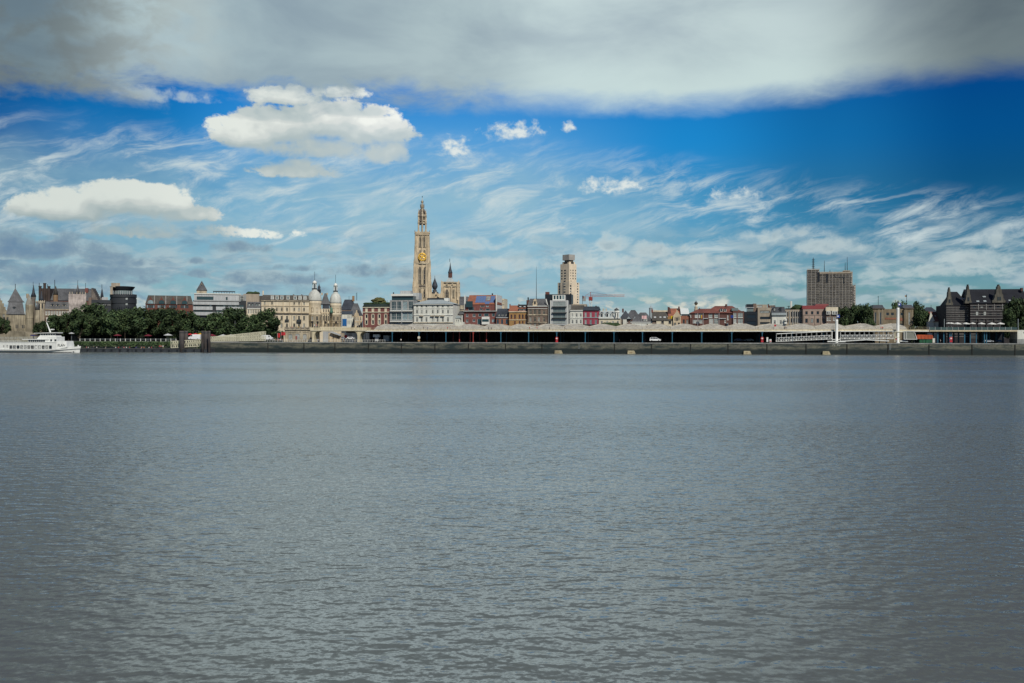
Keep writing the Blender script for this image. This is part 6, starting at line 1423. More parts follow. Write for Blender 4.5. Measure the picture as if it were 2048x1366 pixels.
TL = [(82, 645, 13, 30, 'small dark tree at the left end of the quay trees beside the castle'), (112, 630, 17, 26, 'leafy tree below the low museum wing'), (137, 628, 17, 40, 'leafy tree at the foot of the wrapped tower'), (160, 622, 18, 27, 'broad tree right of the wrapped tower'),
      (186, 611, 26, 36, 'tallest green tree left of the dark round building'), (222, 624, 20, 28, 'tree just below the dark round building'), (250, 618, 20, 40, 'tree right below the rim of the dark round building'), (278, 617, 24, 30, 'broad tree in the gap before the brick warehouse'),
      (312, 621, 22, 38, 'tree below the left bays of the brick warehouse'), (345, 620, 20, 28, 'tree below the right bays of the brick warehouse'), (375, 625, 21, 40, 'tree behind the rusty piles and white van'), (405, 634, 17, 30, 'lower tree behind the right group of mooring piles'),
      (434, 627, 20, 33, 'tree below the left half of the banded office'), (466, 619, 24, 38, 'tall tree below the right half of the banded office'), (500, 632, 19, 28, 'lower tree left of the grand building'), (530, 622, 24, 34, 'dense dark tree partly covering the grand building wing')]
for i, (x, y, h, v, lb) in enumerate(TL): tree('plane_tree', lb, x, y, h, v, 671 if i else 674, i=i)
tree('shrub_tree', 'bright green tree at the far left edge beside the castle wall', 2, 636, 15, 24, 668, i=3)
for i, (x, y, h, v, lb) in enumerate([(1688, 614, 17, 90, 'tree right of the dark brick corner house'), (1712, 612, 17, 100, 'tree in the middle of the dark clump beside the tan hall'), (1735, 614, 15, 92, 'tree touching the left tower of the tan hall'), (1798, 607, 16, 125, 'tree top showing above the tan hall roof'), (1836, 609, 15, 105, 'tall tree at the right of the tan hall'), (1846, 622, 16, 92, 'dark tree left of the red roofed white house')]): tree('park_tree', lb, x, y, h, v, 672, group='trees around the tan hall', i=i+1)
for i, (x, y, h, v, lb) in enumerate([(2032, 600, 22, 46, 'dark tree at the far right edge before the striped hotel'), (2020, 622, 14, 44, 'lower dark tree left of the far right edge')]): tree('park_tree', lb, x, y, h, v, 676, group='dark trees at the right edge', i=i+2)
# added hedges that close gaps and stand in for shade under the trees
def hedge(label, x0, x1, v, ytop):
    u0_ = at((x0+x1)/2, 670, v)[0]; o = empty('hedge', label, 'hedge', u0_, v, G); L_ = at(x1, 670, v)[0]-at(x0, 670, v)[0]; h = at((x0+x1)/2, ytop, v)[1]-G
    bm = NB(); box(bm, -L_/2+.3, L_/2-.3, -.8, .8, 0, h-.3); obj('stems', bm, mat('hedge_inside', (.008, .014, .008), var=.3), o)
    bm = NB(); rng = random.Random(int(x0))
    for i in range(int(L_*34)):
        q = Vector((rng.uniform(-L_/2, L_/2), rng.choice((-1, -1, -1, 1))*rng.uniform(.7, 1.2), rng.uniform(0, h))) if rng.random() < .75 else Vector((rng.uniform(-L_/2, L_/2), rng.uniform(-1, 1), h+rng.uniform(-.3, .5)))
        a = Vector((rng.gauss(0, 1), rng.gauss(0, 1), rng.gauss(0, 1))).normalized(); b = a.orthogonal().normalized(); s_ = rng.uniform(.25, .5)
        bm.faces.new([bm.verts.new(q+w) for w in (a*s_, b*s_*.6, -a*s_, -b*s_*.6)])
    me = bpy.data.meshes.new('foliage'); bm.to_mesh(me); bm.free(); put('foliage', me, LEAF, o)
hedge('added long dark hedge standing in for shade under the trees behind the promenade', 84, 330, 50, 661); hedge('added dark hedge standing in for shade under the trees behind the cream gangway', 330, 566, 52, 663); hedge('added dark hedge filling the gap between the tan hall and the red roofed house', 1822, 1866, 88, 655)
# ------------------------------------------------------------------ white river boat
BV = -45
def bx_(px_, y=-2.0): return at(px_, 700, BV)[0]
u0 = bx_(80); bk = (at(81, 700, BV)[0]-at(80, 700, BV)[0])
boat = empty('river_boat', 'white two deck river cruise boat with slanted mast moored at far left', 'boat', u0, BV, 0)
o12 = lambda zx: (zx/12.05-80)*bk
zz = lambda zy: at(80, 640+zy/12.05, BV)[1]
hp = mat('boat_white_paint', (.72, .74, .71), var=.06, streak=.12, rough=.4)
bm = NB(); L0, L1 = o12(-420), o12(1945); n = 30; rows = []
for i in range(n+1):
    t = i/n; x = L0+(L1-L0)*t; w = 4.2*(1-max(0, (t-.72)/.28)**2.0)*(1 if t > .06 else .7+.3*t/.06)
    sheer = zz(700)+(zz(625)-zz(700))*max(0, (t-.72)/.28)**1.3
    rows.append([bm.verts.new((x-(0 if t < .96 else (1-0)*.9*(t-.96)/.04)*s_*1.0, y, z)) for y, z, s_ in ((-w*.62, -.5, 1.2), (-w*.86, .12, .8), (-w*.97, sheer*.55, .4), (-w, sheer, 0), (w, sheer, 0), (w*.97, sheer*.55, .4), (w*.86, .12, .8), (w*.62, -.5, 1.2))])
for a, b in zip(rows, rows[1:]):
    for j in range(7): bm.faces.new((a[j], b[j], b[j+1], a[j+1]))
bm.faces.new(rows[0]); bm.faces.new(rows[-1][::-1]); hull = obj('hull', bm, hp, boat)
bm = NB()
for i in range(n):
    t = i/n; t2 = (i+1)/n
    def P(t):
        x = L0+(L1-L0)*t; w = 4.2*(1-max(0, (t-.72)/.28)**2.0)*(1 if t > .06 else .7+.3*t/.06); return Vector((x, -w-.03, zz(740)+(zz(690)-zz(740))*max(0, (t-.72)/.28)))
    bar(bm, P(t), P(t2), .13, 4)
obj('rubbing_strake', bm, M['dark'], hull)
bm = NB(); 
for i in range(n):
    t = i/n; t2 = (i+1)/n
    P0_, P1_ = [(L0+(L1-L0)*q, -4.2*(1-max(0, (q-.72)/.28)**2.0)*(1 if q > .06 else .7+.3*q/.06)*.885-.05) for q in (t, t2)]
    if t < .93: box(bm, P0_[0], P1_[0], min(P0_[1], P1_[1]), min(P0_[1], P1_[1])+.3, -.3, .28)
obj('boot_top', bm, M['blackp'], hull)
# saloon with twelve windows (real openings)
class Kit(Bld):
    def __init__(s, root): s.root, s.nw = root, 0
K_ = Kit(boat)
wx = [o12(392+86*i) for i in range(12)]
K_.wallm(o12(95), o12(1470), zz(705), zz(540), hp, 7.6, -3.9, [(x, (zz(612)+zz(695))/2, bk*5.7, zz(612)-zz(695), 'plain') for x in wx]+[(o12(220), (zz(612)+zz(660))/2, bk*2.4, zz(612)-zz(660), 'plain'), (o12(305), (zz(605)+zz(660))/2, bk*2.6, zz(605)-zz(660), 'plain')], M['dark'], glassmat('boat_glass', (.012, .02, .03), (.1, .1, .1), 0), 'plain', 'saloon', .2)
bm = NB(); hexa(bm, [(o12(1470), -3.9, zz(705)), (o12(1700), -3.0, zz(655)), (o12(1700), 3.0, zz(655)), (o12(1470), 3.7, zz(705))], [(o12(1470), -3.9, zz(510)), (o12(1685), -2.6, zz(503)), (o12(1685), 2.6, zz(503)), (o12(1470), 3.7, zz(510))]); obj('forward_house', bm, hp, boat)
bm = NB(); box(bm, L0+1, o12(110), -3.6, 3.6, zz(700), zz(655)); obj('stern_well', bm, M['blackp'], boat)
bm = NB(); box(bm, o12(-400), o12(100), -3.9, 3.7, zz(560), zz(530)); obj('aft_deck', bm, hp, boat)
bm = NB(); box(bm, o12(90), o12(1480), -4.05, 3.85, zz(543)+.002, zz(530)); obj('upper_deck', bm, hp, boat)
bm = NB(); box(bm, o12(760), o12(1190), -2.6, 2.6, zz(530)+.004, zz(478)); obj('deck_saloon', bm, M['glass'], boat)
for i in range(9):
    bm = NB(); x = o12(770+i*50); box(bm, x-.08, x+.08, -2.7, -2.603, zz(528), zz(478)); obj('mullion', bm, hp, boat)
bm = NB(); box(bm, o12(645), o12(1285), -3.4, 3.4, zz(476), zz(458)); obj('canopy', bm, hp, boat)
bm = NB(); hexa(bm, [(o12(1180), -3.2, zz(528)), (o12(1455), -3.2, zz(528)), (o12(1455), 3.2, zz(528)), (o12(1180), 3.2, zz(528))], [(o12(1225), -3, zz(400)), (o12(1460), -3, zz(400)), (o12(1460), 3, zz(400)), (o12(1225), 3, zz(400))]); fh = obj('bridge_house', bm, hp, boat)
for x in (1335, 1435):
    bm = NB(); box(bm, o12(x-20), o12(x+18), -3.3, -3.1, zz(510), zz(465)); obj('window', bm, M['glass'], fh)
bm = NB(); hexa(bm, [(o12(960), -2.4, zz(456)), (o12(1440), -2.4, zz(456)), (o12(1440), 2.4, zz(456)), (o12(960), 2.4, zz(456))], [(o12(1040), -2.2, zz(370)), (o12(1400), -2.2, zz(370)), (o12(1400), 2.2, zz(370)), (o12(1040), 2.2, zz(370))]); wh = obj('wheelhouse', bm, hp, boat)
bm = NB(); box(bm, o12(1050), o12(1405), -2.1, 2.1, zz(371)+.004, zz(325)); obj('wheelhouse_glass', bm, M['glass'], wh)
for i in range(7):
    bm = NB(); x = o12(1050+i*58); box(bm, x-.09, x+.09, -2.2, -2.103, zz(371), zz(325)); obj('mullion', bm, hp, wh)
bm = NB(); hexa(bm, [(o12(905), -2.8, zz(325)), (o12(1425), -2.8, zz(318)), (o12(1425), 2.8, zz(318)), (o12(905), 2.8, zz(325))], [(o12(905), -2.8, zz(315)), (o12(1425), -2.8, zz(298)), (o12(1425), 2.8, zz(298)), (o12(905), 2.8, zz(315))]); obj('bridge_roof', bm, hp, wh)
bm = NB(); bar(bm, (o12(1215), 0, zz(298)), (o12(1122), 0, zz(60)), .34, 6, .2); obj('mast', bm, hp, boat)
bm = NB(); bar(bm, (o12(1190), 0, zz(245)), (o12(1260), 0, zz(240)), .12, 4); box(bm, o12(1235), o12(1290), -.6, .6, zz(240), zz(215)); obj('radar', bm, hp, boat)
bm = NB(); box(bm, o12(770), o12(920), -1.2, 1.2, zz(382), zz(355)); box(bm, o12(800), o12(806), -.1, .1, zz(458), zz(382)); box(bm, o12(890), o12(896), -.1, .1, zz(458), zz(382)); obj('awning', bm, mat('navy_canvas', (.012, .02, .12), var=.1), boat)
bm = NB(); bar(bm, (L0+1, -4.1, zz(500)), (o12(640), -4.0, zz(500)), .05, 4)
for i in range(24): x = L0+1+(o12(640)-L0-1)*i/23; bar(bm, (x, -4.0, zz(530)), (x, -4.0, zz(500)), .04, 4)
obj('railing', bm, hp, boat)
bm = NB(); bar(bm, (o12(1880), 0, zz(640)), (o12(1880), 0, zz(600)), .3, 6); obj('bollard', bm, hp, boat)
bm = NB(); lathe(bm, 0, 0, [(.3, -.15), (.3, .15)], 8); obj('anchor', bm, M['dark'], boat, loc=(o12(1815), -1.6, zz(760)))
lo = letters('FLAN', (zz(572)-zz(640))*1.25, .03, M['dark'], boat); lo.location = (o12(1512), -3.95, zz(634)); lo.rotation_euler = (R(90), 0, R(16.5)); lo.scale = (.85, 1, 1)
# ------------------------------------------------------------------ landing stage gangways right, white piles
def pylon(px_, y0, half, v, label):
    u, zt_ = at(px_, y0, v); rad = at(px_+half, y0, v)[0]-u
    o = empty('white_pile', label, 'mooring pile', u, v, G, group='white mooring piles at the ferry landing'); h = zt_-G
    bm = NB(); lathe(bm, 0, 0, [(rad*1.3, -.3), (rad*1.3, .3), (rad, .5), (rad, h-.8), (rad*.96, h)], 16); obj('pile', bm, hp, o, True)
    bm = NB(); bar(bm, (0, 0, h), (0, 0, h+2.4), .08, 5); obj('pole', bm, M['zinc'], o)
    bm = NB(); box(bm, .05, 1.7, -.04, .04, h+.8, h+2.2); fl = obj('flag', bm, mat('blue_flag', (.02, .05, .25), var=.1), o, rot=(0, 0, .5)); bm = NB(); box(bm, .3, 1.0, -.06, -.043, h+1.2, h+1.8); obj('emblem', bm, hp, fl)
pylon(1673.3, 639, 2.9, .9, 'shorter white pile with blue flag at the left end of the ferry landing'); pylon(1796, 615.5, 2.9, 1.2, 'tall white pile with blue flag in front of the tan brick hall')
truss('ferry_gangway', 'long white roofed truss gangway sloping up from the quay to the white pile', (1553, 683.2), (1664, 678), 1.75, .5, 22, hp, roof=3.4)
truss('ferry_bridge', 'level white roofed truss bridge between the two tall white piles', (1681, 678), (1787, 677.5), 1.75, .5, 22, hp, roof=3.3)
truss('lower_gangway', 'low slanted white walkway under the ferry bridge', (1680, 683.2), (1732, 680), .25, .3, 12, hp, wid=.8); truss('lower_gangway', 'second low white walkway descending under the ferry bridge towards the tall pile', (1733, 680), (1778, 682.4), .25, .3, 12, hp, wid=.8)
def thing_box(name, label, cat, x0, x1, y0, y1, v, dep, mt, group=None):
    u0_, z0_ = at((x0+x1)/2, y1, v); o = empty(name, label, cat, u0_, v, z0_, group=group); w = at(x1, y1, v)[0]-at(x0, y1, v)[0]; h = at((x0+x1)/2, y0, v)[1]-z0_
    return o, w, h
o, w, h = thing_box('landing_platform', 'white flat landing platform around the foot of the shorter white pile', 'platform', 1655, 1691, 682, 684.3, .1, 4, hp)
bm = NB(); box(bm, -w/2, w/2, 0, 1.7, .05, h+.05); obj('deck', bm, hp, o)
for x in (-w/4, w/4): 
    bm = NB(); bar(bm, (x, .8, -.4), (x, .8, .05), .2, 6); obj('leg', bm, M['dark'], o)
o, w, h = thing_box('gangway_portal', 'white steel portal frame around the shorter white pile', 'portal', 1664.5, 1681, 662, 683, .7, 3, hp)
for x in (-w/2, w/2):
    bm = NB(); bar(bm, (x, 0, 0), (x, 0, h), .13, 4); obj('post', bm, hp, o)
bm = NB(); box(bm, -w/2, w/2, -.1, .1, h*.16, h*.23); obj('beam', bm, hp, o)
o, w, h = thing_box('landing_shelter', 'white framed glass shelter on the landing right of the tall white pile', 'shelter', 1808, 1834, 662.5, 678.5, .3, 4, hp)
bm = NB(); extr(bm, [(-w/2, 0), (w/2, 0), (w/2-1.0, h*.85), (w/2-1.5, h), (-w/2, h)], .2, 2.2); obj('glazing', bm, mat('shelter_glass', (.22, .23, .20), rough=.2, var=.1, streak=.05), o)
for a, b in (((-w/2, 0), (w/2, 0)), ((w/2, 0), (w/2-1.0, h*.85)), ((-w/2, h), (w/2-1.4, h)), ((-w/2, 0), (-w/2, h)), ((-w/2+.9, 0), (-w/2+.9, h))):
    bm = NB(); bar(bm, (a[0], 0, a[1]), (b[0], 0, b[1]), .14, 4); obj('frame', bm, hp, o)
for x in (-w/3, w/3):
    bm = NB(); bar(bm, (x, 1, -1.8), (x, 1, 0), .18, 5); obj('leg', bm, M['dark'], o)
o, w, h = thing_box('landing_tower', 'cream steel stair tower beside the tall white pile', 'stair tower', 1789, 1800, 663, 684, .6, 3, hp)
bm = NB(); box(bm, -w/2, -w/2+.35, 0, .35, 0, h); box(bm, w/2-.35, w/2, 0, .35, 0, h); box(bm, -w/2, w/2+1.5, -.2, 2.5, h-.3, h); box(bm, -w/2, w/2, 0, .3, h*.42, h*.5); obj('frame', bm, wg, o)
o, w, h = thing_box('red_work_boat', 'small red and white launch lying on the quay under the tall white pile', 'boat', 1791, 1816, 676, 684.5, 1.0, 3, M['redp'])
bm = NB(); hexa(bm, [(-w*.2, 0, .3), (w*.5, .1, .1), (w*.5, 1.4, .1), (-w*.2, 1.5, .3)], [(-w*.5, -.1, h*.55), (w*.5, 0, h*.3), (w*.5, 1.6, h*.3), (-w*.5, 1.7, h*.55)]); obj('hull', bm, hp, o)
bm = NB(); hexa(bm, [(-w*.5, 0, h*.55), (-w*.15, 0, h*.5), (-w*.15, 1.5, h*.5), (-w*.5, 1.5, h*.55)], [(-w*.45, .1, h), (-w*.22, .1, h*.95), (-w*.22, 1.4, h*.95), (-w*.45, 1.4, h)]); obj('cabin', bm, mat('bright_red_paint', (.45, .03, .04), var=.1), o)
orange = mat('orange_tarpaulin', (.42, .09, .035), var=.25, streak=.25); green = mat('green_container_paint', (.02, .10, .05), var=.25, streak=.3)
for i, (x0, x1, lb) in enumerate(((1833, 1866, 'long orange covered stack on green containers left of the hotel terrace'),)):
    o, w, h = thing_box('orange_container', lb, 'container', x0, x1, 669.5, 678, 2.2, 3, orange); bm = NB()
    box(bm, -w/2, w/2, 0, 3, 0.02, h*.8); bm2 = NB(); hexa(bm2, [(-w/2-.1, -.1, h*.8), (w/2+.1, -.1, h*.8), (w/2+.1, 3.1, h*.8), (-w/2-.1, 3.1, h*.8)], [(-w/2+.8, .6, h), (w/2-.5, .6, h*.96), (w/2-.5, 2.4, h*.96), (-w/2+.8, 2.4, h)]); obj('body', bm, orange, o); obj('cover', bm2, orange, o)
    for j in range(5): 
        bm = NB(); x = -w/2+w*(j+.5)/5; box(bm, x-.06, x+.06, -.08, -.003, 0.05, h*.8); obj('rib', bm, M['redp'], o)
for i, (x0, x1, lb) in enumerate(((1839, 1851, 'left green container under the orange stack'), (1852, 1864.5, 'right green container under the orange stack'))):
    o, w, h = thing_box('green_container', lb, 'container', x0, x1, 678.2, 685.6, 2.2, 3, green, 'green containers on the quay'); bm = NB(); box(bm, -w/2, w/2, 0, 3, 0, h); obj('body', bm, green, o)
    bm = NB(); box(bm, -.06, .06, -.08, -.003, .1, h-.1); box(bm, -w/2, w/2, -.08, -.003, h-.2, h-.02); obj('frame', bm, M['dark'], o)
o, w, h = thing_box('white_container', 'narrow pale container end right of the green containers', 'container', 1865, 1870, 676.5, 685.6, 2.0, 3, hp); bm = NB(); box(bm, -w/2, w/2, 0, 3, 0, h); obj('body', bm, M['creampale'], o); bm = NB(); box(bm, -w/2+.1, w/2-.1, -.06, -.003, .1, h-.1); obj('door', bm, M['white'], o)
# stone outfall blocks at the foot of the quay wall
of = mat('outfall_concrete', (.36, .32, .21), var=.3, streak=.35)
for i, (x, lb) in enumerate(((1117, 'grey sloped concrete block at water level below the red lifebuoy post'), (1263, 'sloped concrete block at water level left of the white car'), (1495, 'pale yellowish sloped block at water level below the second lifebuoy post'), (1653, 'pale sloped block at water level left of the painted wall number'))):
    u, z0_ = at(x, 706.5, -1.6); k = at(x+1, 706, -1.6)[0]-u
    o = empty('outfall_block', lb, 'concrete block', u, -1.6, -.5, group='sloped concrete blocks at the foot of the quay wall')
    bm = NB(); hexa(bm, [(-8*k, -.6, 0), (9*k, -.6, 0), (9*k, 1.55, 0), (-8*k, 1.55, 0)], [(-7.4*k, -.3, 2.0), (5*k, -.3, 2.0), (5*k, 1.55, 2.0), (-7.4*k, 1.55, 2.0)]); obj('block', bm, of, o)
    bm = NB(); box(bm, -4*k, 2*k, -.45, .0, .75, 1.25); obj('grating', bm, mat('rust_stain', (.22, .15, .07), var=.3), o)
# ------------------------------------------------------------------ vehicles
glassc = glassmat('car_glass', (.01, .014, .02), (.02, .02, .02), 0)
def vehicle(name, label, cat, px_, ybase, lpx, v, mt, prof, gl, wheels, flip=1, group=None):
    """side profile in fractions of the length, extruded with tumblehome; glass, wheels and lights are parts"""
    u, z = at(px_, ybase, v); L_ = at(px_+lpx, ybase, v)[0]-u
    o = empty(name, label, cat, u, v, max(G+.01, z if z > G else G+.01), group=group); wd = .4*4.4
    P_ = lambda q: (flip*(q[0]-.5)*L_, q[1]*L_)
    bm = NB(); zm = .55*max(q[1] for q in prof)
    for s in (0, 1): pass
    def yy(z_, s): return (0 if s == 0 else wd)+(1 if s == 0 else -1)*max(0, (z_-zm*L_))*.28
    a = [bm.verts.new((P_(q)[0], yy(P_(q)[1], 0), P_(q)[1])) for q in prof]; b = [bm.verts.new((P_(q)[0], yy(P_(q)[1], 1), P_(q)[1])) for q in prof]
    bm.faces.new(a); bm.faces.new(b[::-1])
    for i in range(len(a)): j = (i+1) % len(a); bm.faces.new((a[i], a[j], b[j], b[i]))
    obj('body', bm, mt, o)
    for g_ in gl:
        bm = NB()
        for s in (0, 1): poly(bm, [(P_(q)[0], yy(P_(q)[1], s)+(-.015 if s == 0 else .015), P_(q)[1]) for q in g_])
        obj('window', bm, glassc, o)
    for x in wheels:
        for s in (0, wd):
            w_ = bpy.data.meshes.get('wheel_mesh')
            if w_ is None:
                bm = NB(); n = 14; r_ = .33
                for y0_, y1_, rr in ((-.1, .1, r_),): hexa(bm, [(rr*math.cos(6.283*i/n), y0_, rr*math.sin(6.283*i/n)) for i in range(n)], [(rr*math.cos(6.283*i/n), y1_, rr*math.sin(6.283*i/n)) for i in range(n)])
                w_ = fin(bm, 'wheel_mesh'); w_.materials.append(mat('tyre_rubber', (.012, .012, .013)))
            put('wheel', w_, None, o, (flip*(x-.5)*L_, s+(.08 if s == 0 else -.08), .33))
    for fx, mt_, nm in ((.985, M['greyl'], 'headlight'), (.012, M['redp'], 'tail_light')):
        for s in (.12, wd-.42):
            bm = NB(); x = flip*(fx-.5)*L_; box(bm, x-.08, x+.08, s, s+.3, .13*L_, .17*L_); obj(nm, bm, mt_, o)
VAN = [(0, .06), (.98, .06), (1, .17), (.93, .23), (.84, .25), (.72, .40), (.66, .42), (.05, .42), (0, .38)]
VG = [[(.72, .27), (.82, .26), (.71, .385), (.66, .385), (.66, .27)]]
MPV = [(0, .07), (.97, .07), (1, .16), (.97, .20), (.80, .24), (.64, .36), (.56, .375), (.08, .37), (.02, .26)]
MG = [[(.56, .245), (.76, .245), (.63, .345), (.56, .35)], [(.30, .245), (.54, .245), (.54, .35), (.30, .35)], [(.07, .25), (.28, .245), (.28, .35), (.10, .345)]]
CAR = [(0, .07), (.97, .07), (1, .15), (.96, .19), (.76, .21), (.62, .31), (.40, .32), (.22, .29), (.04, .22), (0, .2)]
CG = [[(.52, .215), (.72, .215), (.61, .295), (.52, .3)], [(.27, .22), (.5, .215), (.5, .3), (.40, .305)]]
carw = mat('car_white_paint', (.70, .72, .72), rough=.25, var=.03, streak=.03); card = mat('car_dark_paint', (.03, .04, .055), rough=.25, var=.05, streak=.02); cars = mat('car_silver_paint', (.30, .33, .36), rough=.25, var=.05, streak=.02)
vehicle('delivery_van', 'white delivery van under red and yellow parasols between the rusty piles', 'van', 388, 679.5, 24, 16.5, carw, VAN, VG, (.2, .78), -1)
vehicle('white_car', 'white people carrier parked at the quay edge in the shed', 'car', 1310.5, 683, 23, 4.5, carw, MPV, MG, (.2, .8))
vehicle('dark_car', 'dark saloon car parked in shade inside the shed left of the second lifebuoy', 'car', 1478, 683, 20, 8, card, CAR, CG, (.2, .8), group='cars in the shed')
vehicle('silver_car', 'silver grey car parked inside the shed just left of the ferry gangway', 'car', 1498, 683, 19, 14, cars, CAR, CG, (.2, .8), -1, group='cars in the shed')
vehicle('blue_car', 'silver estate car parked under the hotel terrace', 'car', 1978, 685, 20, 6, cars, CAR, CG, (.2, .8), group='cars in the shed')
vehicle('dark_car', 'dark car beside the silver estate under the hotel terrace', 'car', 2000, 685, 18, 8, card, CAR, CG, (.2, .8), group='cars in the shed')
vehicle('white_car', 'white car on the square behind the bridge pier', 'car', 700, 679, 17, 22, carw, CAR, CG, (.2, .8), group='cars behind the bridge')
vehicle('silver_car', 'silver car on the square under the bridge near the round red sign', 'car', 684, 679, 17, 26, cars, CAR, CG, (.2, .8), -1, group='cars behind the bridge')
vehicle('white_van', 'white van parked at the top of the quay gangway', 'van', 533, 680, 22, 12, carw, VAN, VG, (.2, .78))
# parasols, stalls, signs
redc = mat('red_canvas', (.50, .03, .035), var=.1); yelc = mat('yellow_canvas', (.62, .34, .02), var=.1); redd = mat('dark_red_canvas', (.16, .02, .035), var=.1); whc = mat('white_canvas', (.5, .52, .52), var=.1)
for x, y, h, mt_, v, lb in ((380, 666.5, 6.5, redc, 20, 'red parasol above the front of the white van'), (391, 666.2, 7.5, redc, 21, 'red parasol above the middle of the white van'), (401, 666.0, 6, yelc, 20, 'yellow parasol above the back of the white van'), (424, 668, 8, redd, 22, 'dark red parasol right of the mooring pile group'),
                            (235, 668, 7, redd, 20, 'dark red parasol under the trees near the round building'), (296, 668.5, 7, redd, 21, 'dark red parasol under the trees left of the pale awning'), (336, 667, 8, whc, 20, 'pale canvas parasol under the trees left of the rusty piles'), (446, 668.5, 9, whc, 24, 'pale long parasol behind the quay gangway'), (462, 668.5, 9, whc, 26, 'pale parasol below the right half of the banded office'), (143, 664.5, 5, whc, 20, 'small white parasol behind the bow of the boat')):
    parasol(x, lb, mt_, v, h, y, base=G, grp='cafe parasols under the quay trees')
rng = random.Random(4)
def sign(name, label, px_, ytop, ybot, v, parts):
    u, z0_ = at(px_, ybot, v); z1_ = at(px_, ytop, v)[1]; z0_ = max(z0_, G); o = empty(name, label, 'sign' if 'sign' in name else 'lifebuoy', u, v, z0_); h = z1_-z0_
    bm = NB(); bar(bm, (0, 0, 0), (0, 0, h*.95), .1, 6); obj('post', bm, M['greyl'], o)
    for nm, z, r_, mt_ in parts:
        bm = NB(); n = 16; hexa(bm, [(r_*math.cos(6.283*i/n), -.18, h*z+r_*math.sin(6.283*i/n)) for i in range(n)], [(r_*math.cos(6.283*i/n), -.1, h*z+r_*math.sin(6.283*i/n)) for i in range(n)]); q = obj(nm, bm, mt_, o)
        if nm == 'ring':
            bm = NB(); hexa(bm, [(r_*.5*math.cos(6.283*i/n), -.2, h*z+r_*.5*math.sin(6.283*i/n)) for i in range(n)], [(r_*.5*math.cos(6.283*i/n), -.182, h*z+r_*.5*math.sin(6.283*i/n)) for i in range(n)]); obj('centre', bm, M['whitep'], q)
    return o
brr = mat('bright_red_paint', (.45, .03, .04), var=.1)
for x, lb in ((1113.6, 'red and white lifebuoy on a blue shed column with red box below'), (1524.5, 'red and white lifebuoy beside the ferry gangway entrance'), (1902, 'red lifebuoy post in front of the hotel terrace columns')):
    o = sign('lifebuoy_post', lb, x, 674.5, 685, 1.2, (('ring', .78, .72, brr),)); bm = NB(); box(bm, -.55, .55, -.25, .25, .1, 1.0); obj('box', bm, brr, o)
o = sign('lifebuoy_post', 'cream lifebuoy with an orange box on the quay at the left end of the shed', 838, 673, 683.5, 1.2, (('ring', .8, .7, M['creampale']),)); bm = NB(); box(bm, -.5, .5, -.25, .25, .1, 1.0); obj('box', bm, M['bricky'], o)
sign('road_sign', 'round red road sign with white bar under the cream bridge', 691.8, 671, 683, 6, (('disc', .82, .85, brr),)); 
sign('road_sign', 'round red road sign on the roof promenade above the dark car', 1550.3, 649, 659, 9, (('disc', .85, .5, brr),))
for o in [q for q in COL.objects if q.name.startswith('road_sign')][-1:]: o.location.z = SB.root.location.z+zt
def flagp(name, label, px_, y0, y1, v, mt_, w_=1.6, h_=1.1):
    u, z0_ = at(px_, y1, v); z1_ = at(px_, y0, v)[1]; o = empty(name, label, 'flag', u, v, z0_); bm = NB(); bar(bm, (0, 0, 0), (0, 0, z1_-z0_), .07, 5); obj('pole', bm, M['greyl'], o)
    bm = NB(); g_ = [[bm.verts.new((.08+w_*i/6, .12*math.sin(i*1.4), z1_-z0_-.1-h_*j)) for j in (0, 1)] for i in range(7)]
    for a, b in zip(g_, g_[1:]): bm.faces.new((a[0], b[0], b[1], a[1]))
    obj('cloth', bm, mt_, o)
flagp('red_flag', 'red flag above the crowd left of the stone kiosk', 562, 664, 682, 9, brr, 2.2, 1.6); flagp('pink_flag', 'pale pink flag on a roof pole above the white cottage', 1283.5, 631, 657, 40, mat('pale_pink_cloth', (.62, .40, .40), var=.05), 2.4, 1.6)
flagp('red_banner', 'small red banner beside the red flag left of the kiosk', 555, 666, 682, 11, redc, 1.2, 2.2)
# grey cabins at the left end of the shed
o, w, h = thing_box('grey_cabin', 'grey corrugated site cabin under the left end of the shed', 'cabin', 767, 777.5, 671, 682.5, 8, 3, M['grey']); bm = NB(); box(bm, -w/2, w/2, 0, 3, 0, h); obj('body', bm, M['zinc'], o)
for j in range(5):
    bm = NB(); x = -w/2+w*(j+.5)/5; box(bm, x-.05, x+.05, -.06, -.003, .1, h-.1); obj('rib', bm, M['grey'], o)
o, w, h = thing_box('white_panel_kiosk', 'pale T-shaped info kiosk under the left end of the shed', 'kiosk', 746.5, 759, 669, 682.5, 6, 2, M['greyl']); bm = NB(); box(bm, -w*.2, w*.3, 0, 1.5, 0, h*.62); obj('body', bm, M['greyl'], o); bm = NB(); box(bm, -w/2, w/2, -.3, 1.8, h*.62+.003, h); obj('roof', bm, M['whitep'], o)
o, w, h = thing_box('info_panel', 'white upright info panel left of the ferry gangway', 'panel', 1533, 1536.5, 674.5, 684, 1.5, 1, hp); bm = NB(); box(bm, -w/2, w/2, 0, .3, .1, h); obj('board', bm, hp, o); bm = NB(); box(bm, -w/2-.1, w/2+.1, -.1, .4, 0, .098); obj('foot', bm, M['grey'], o)
o, w, h = thing_box('ticket_machine', 'short white and pink box beside the upright info panel', 'box', 1539, 1543, 678.5, 684.5, 1.5, 1, hp); bm = NB(); box(bm, -w/2, w/2, 0, .8, 0, h); obj('body', bm, hp, o); bm = NB(); box(bm, -w/2+.08, w/2-.08, -.04, -.003, h*.2, h*.5); obj('panel', bm, redc, o)
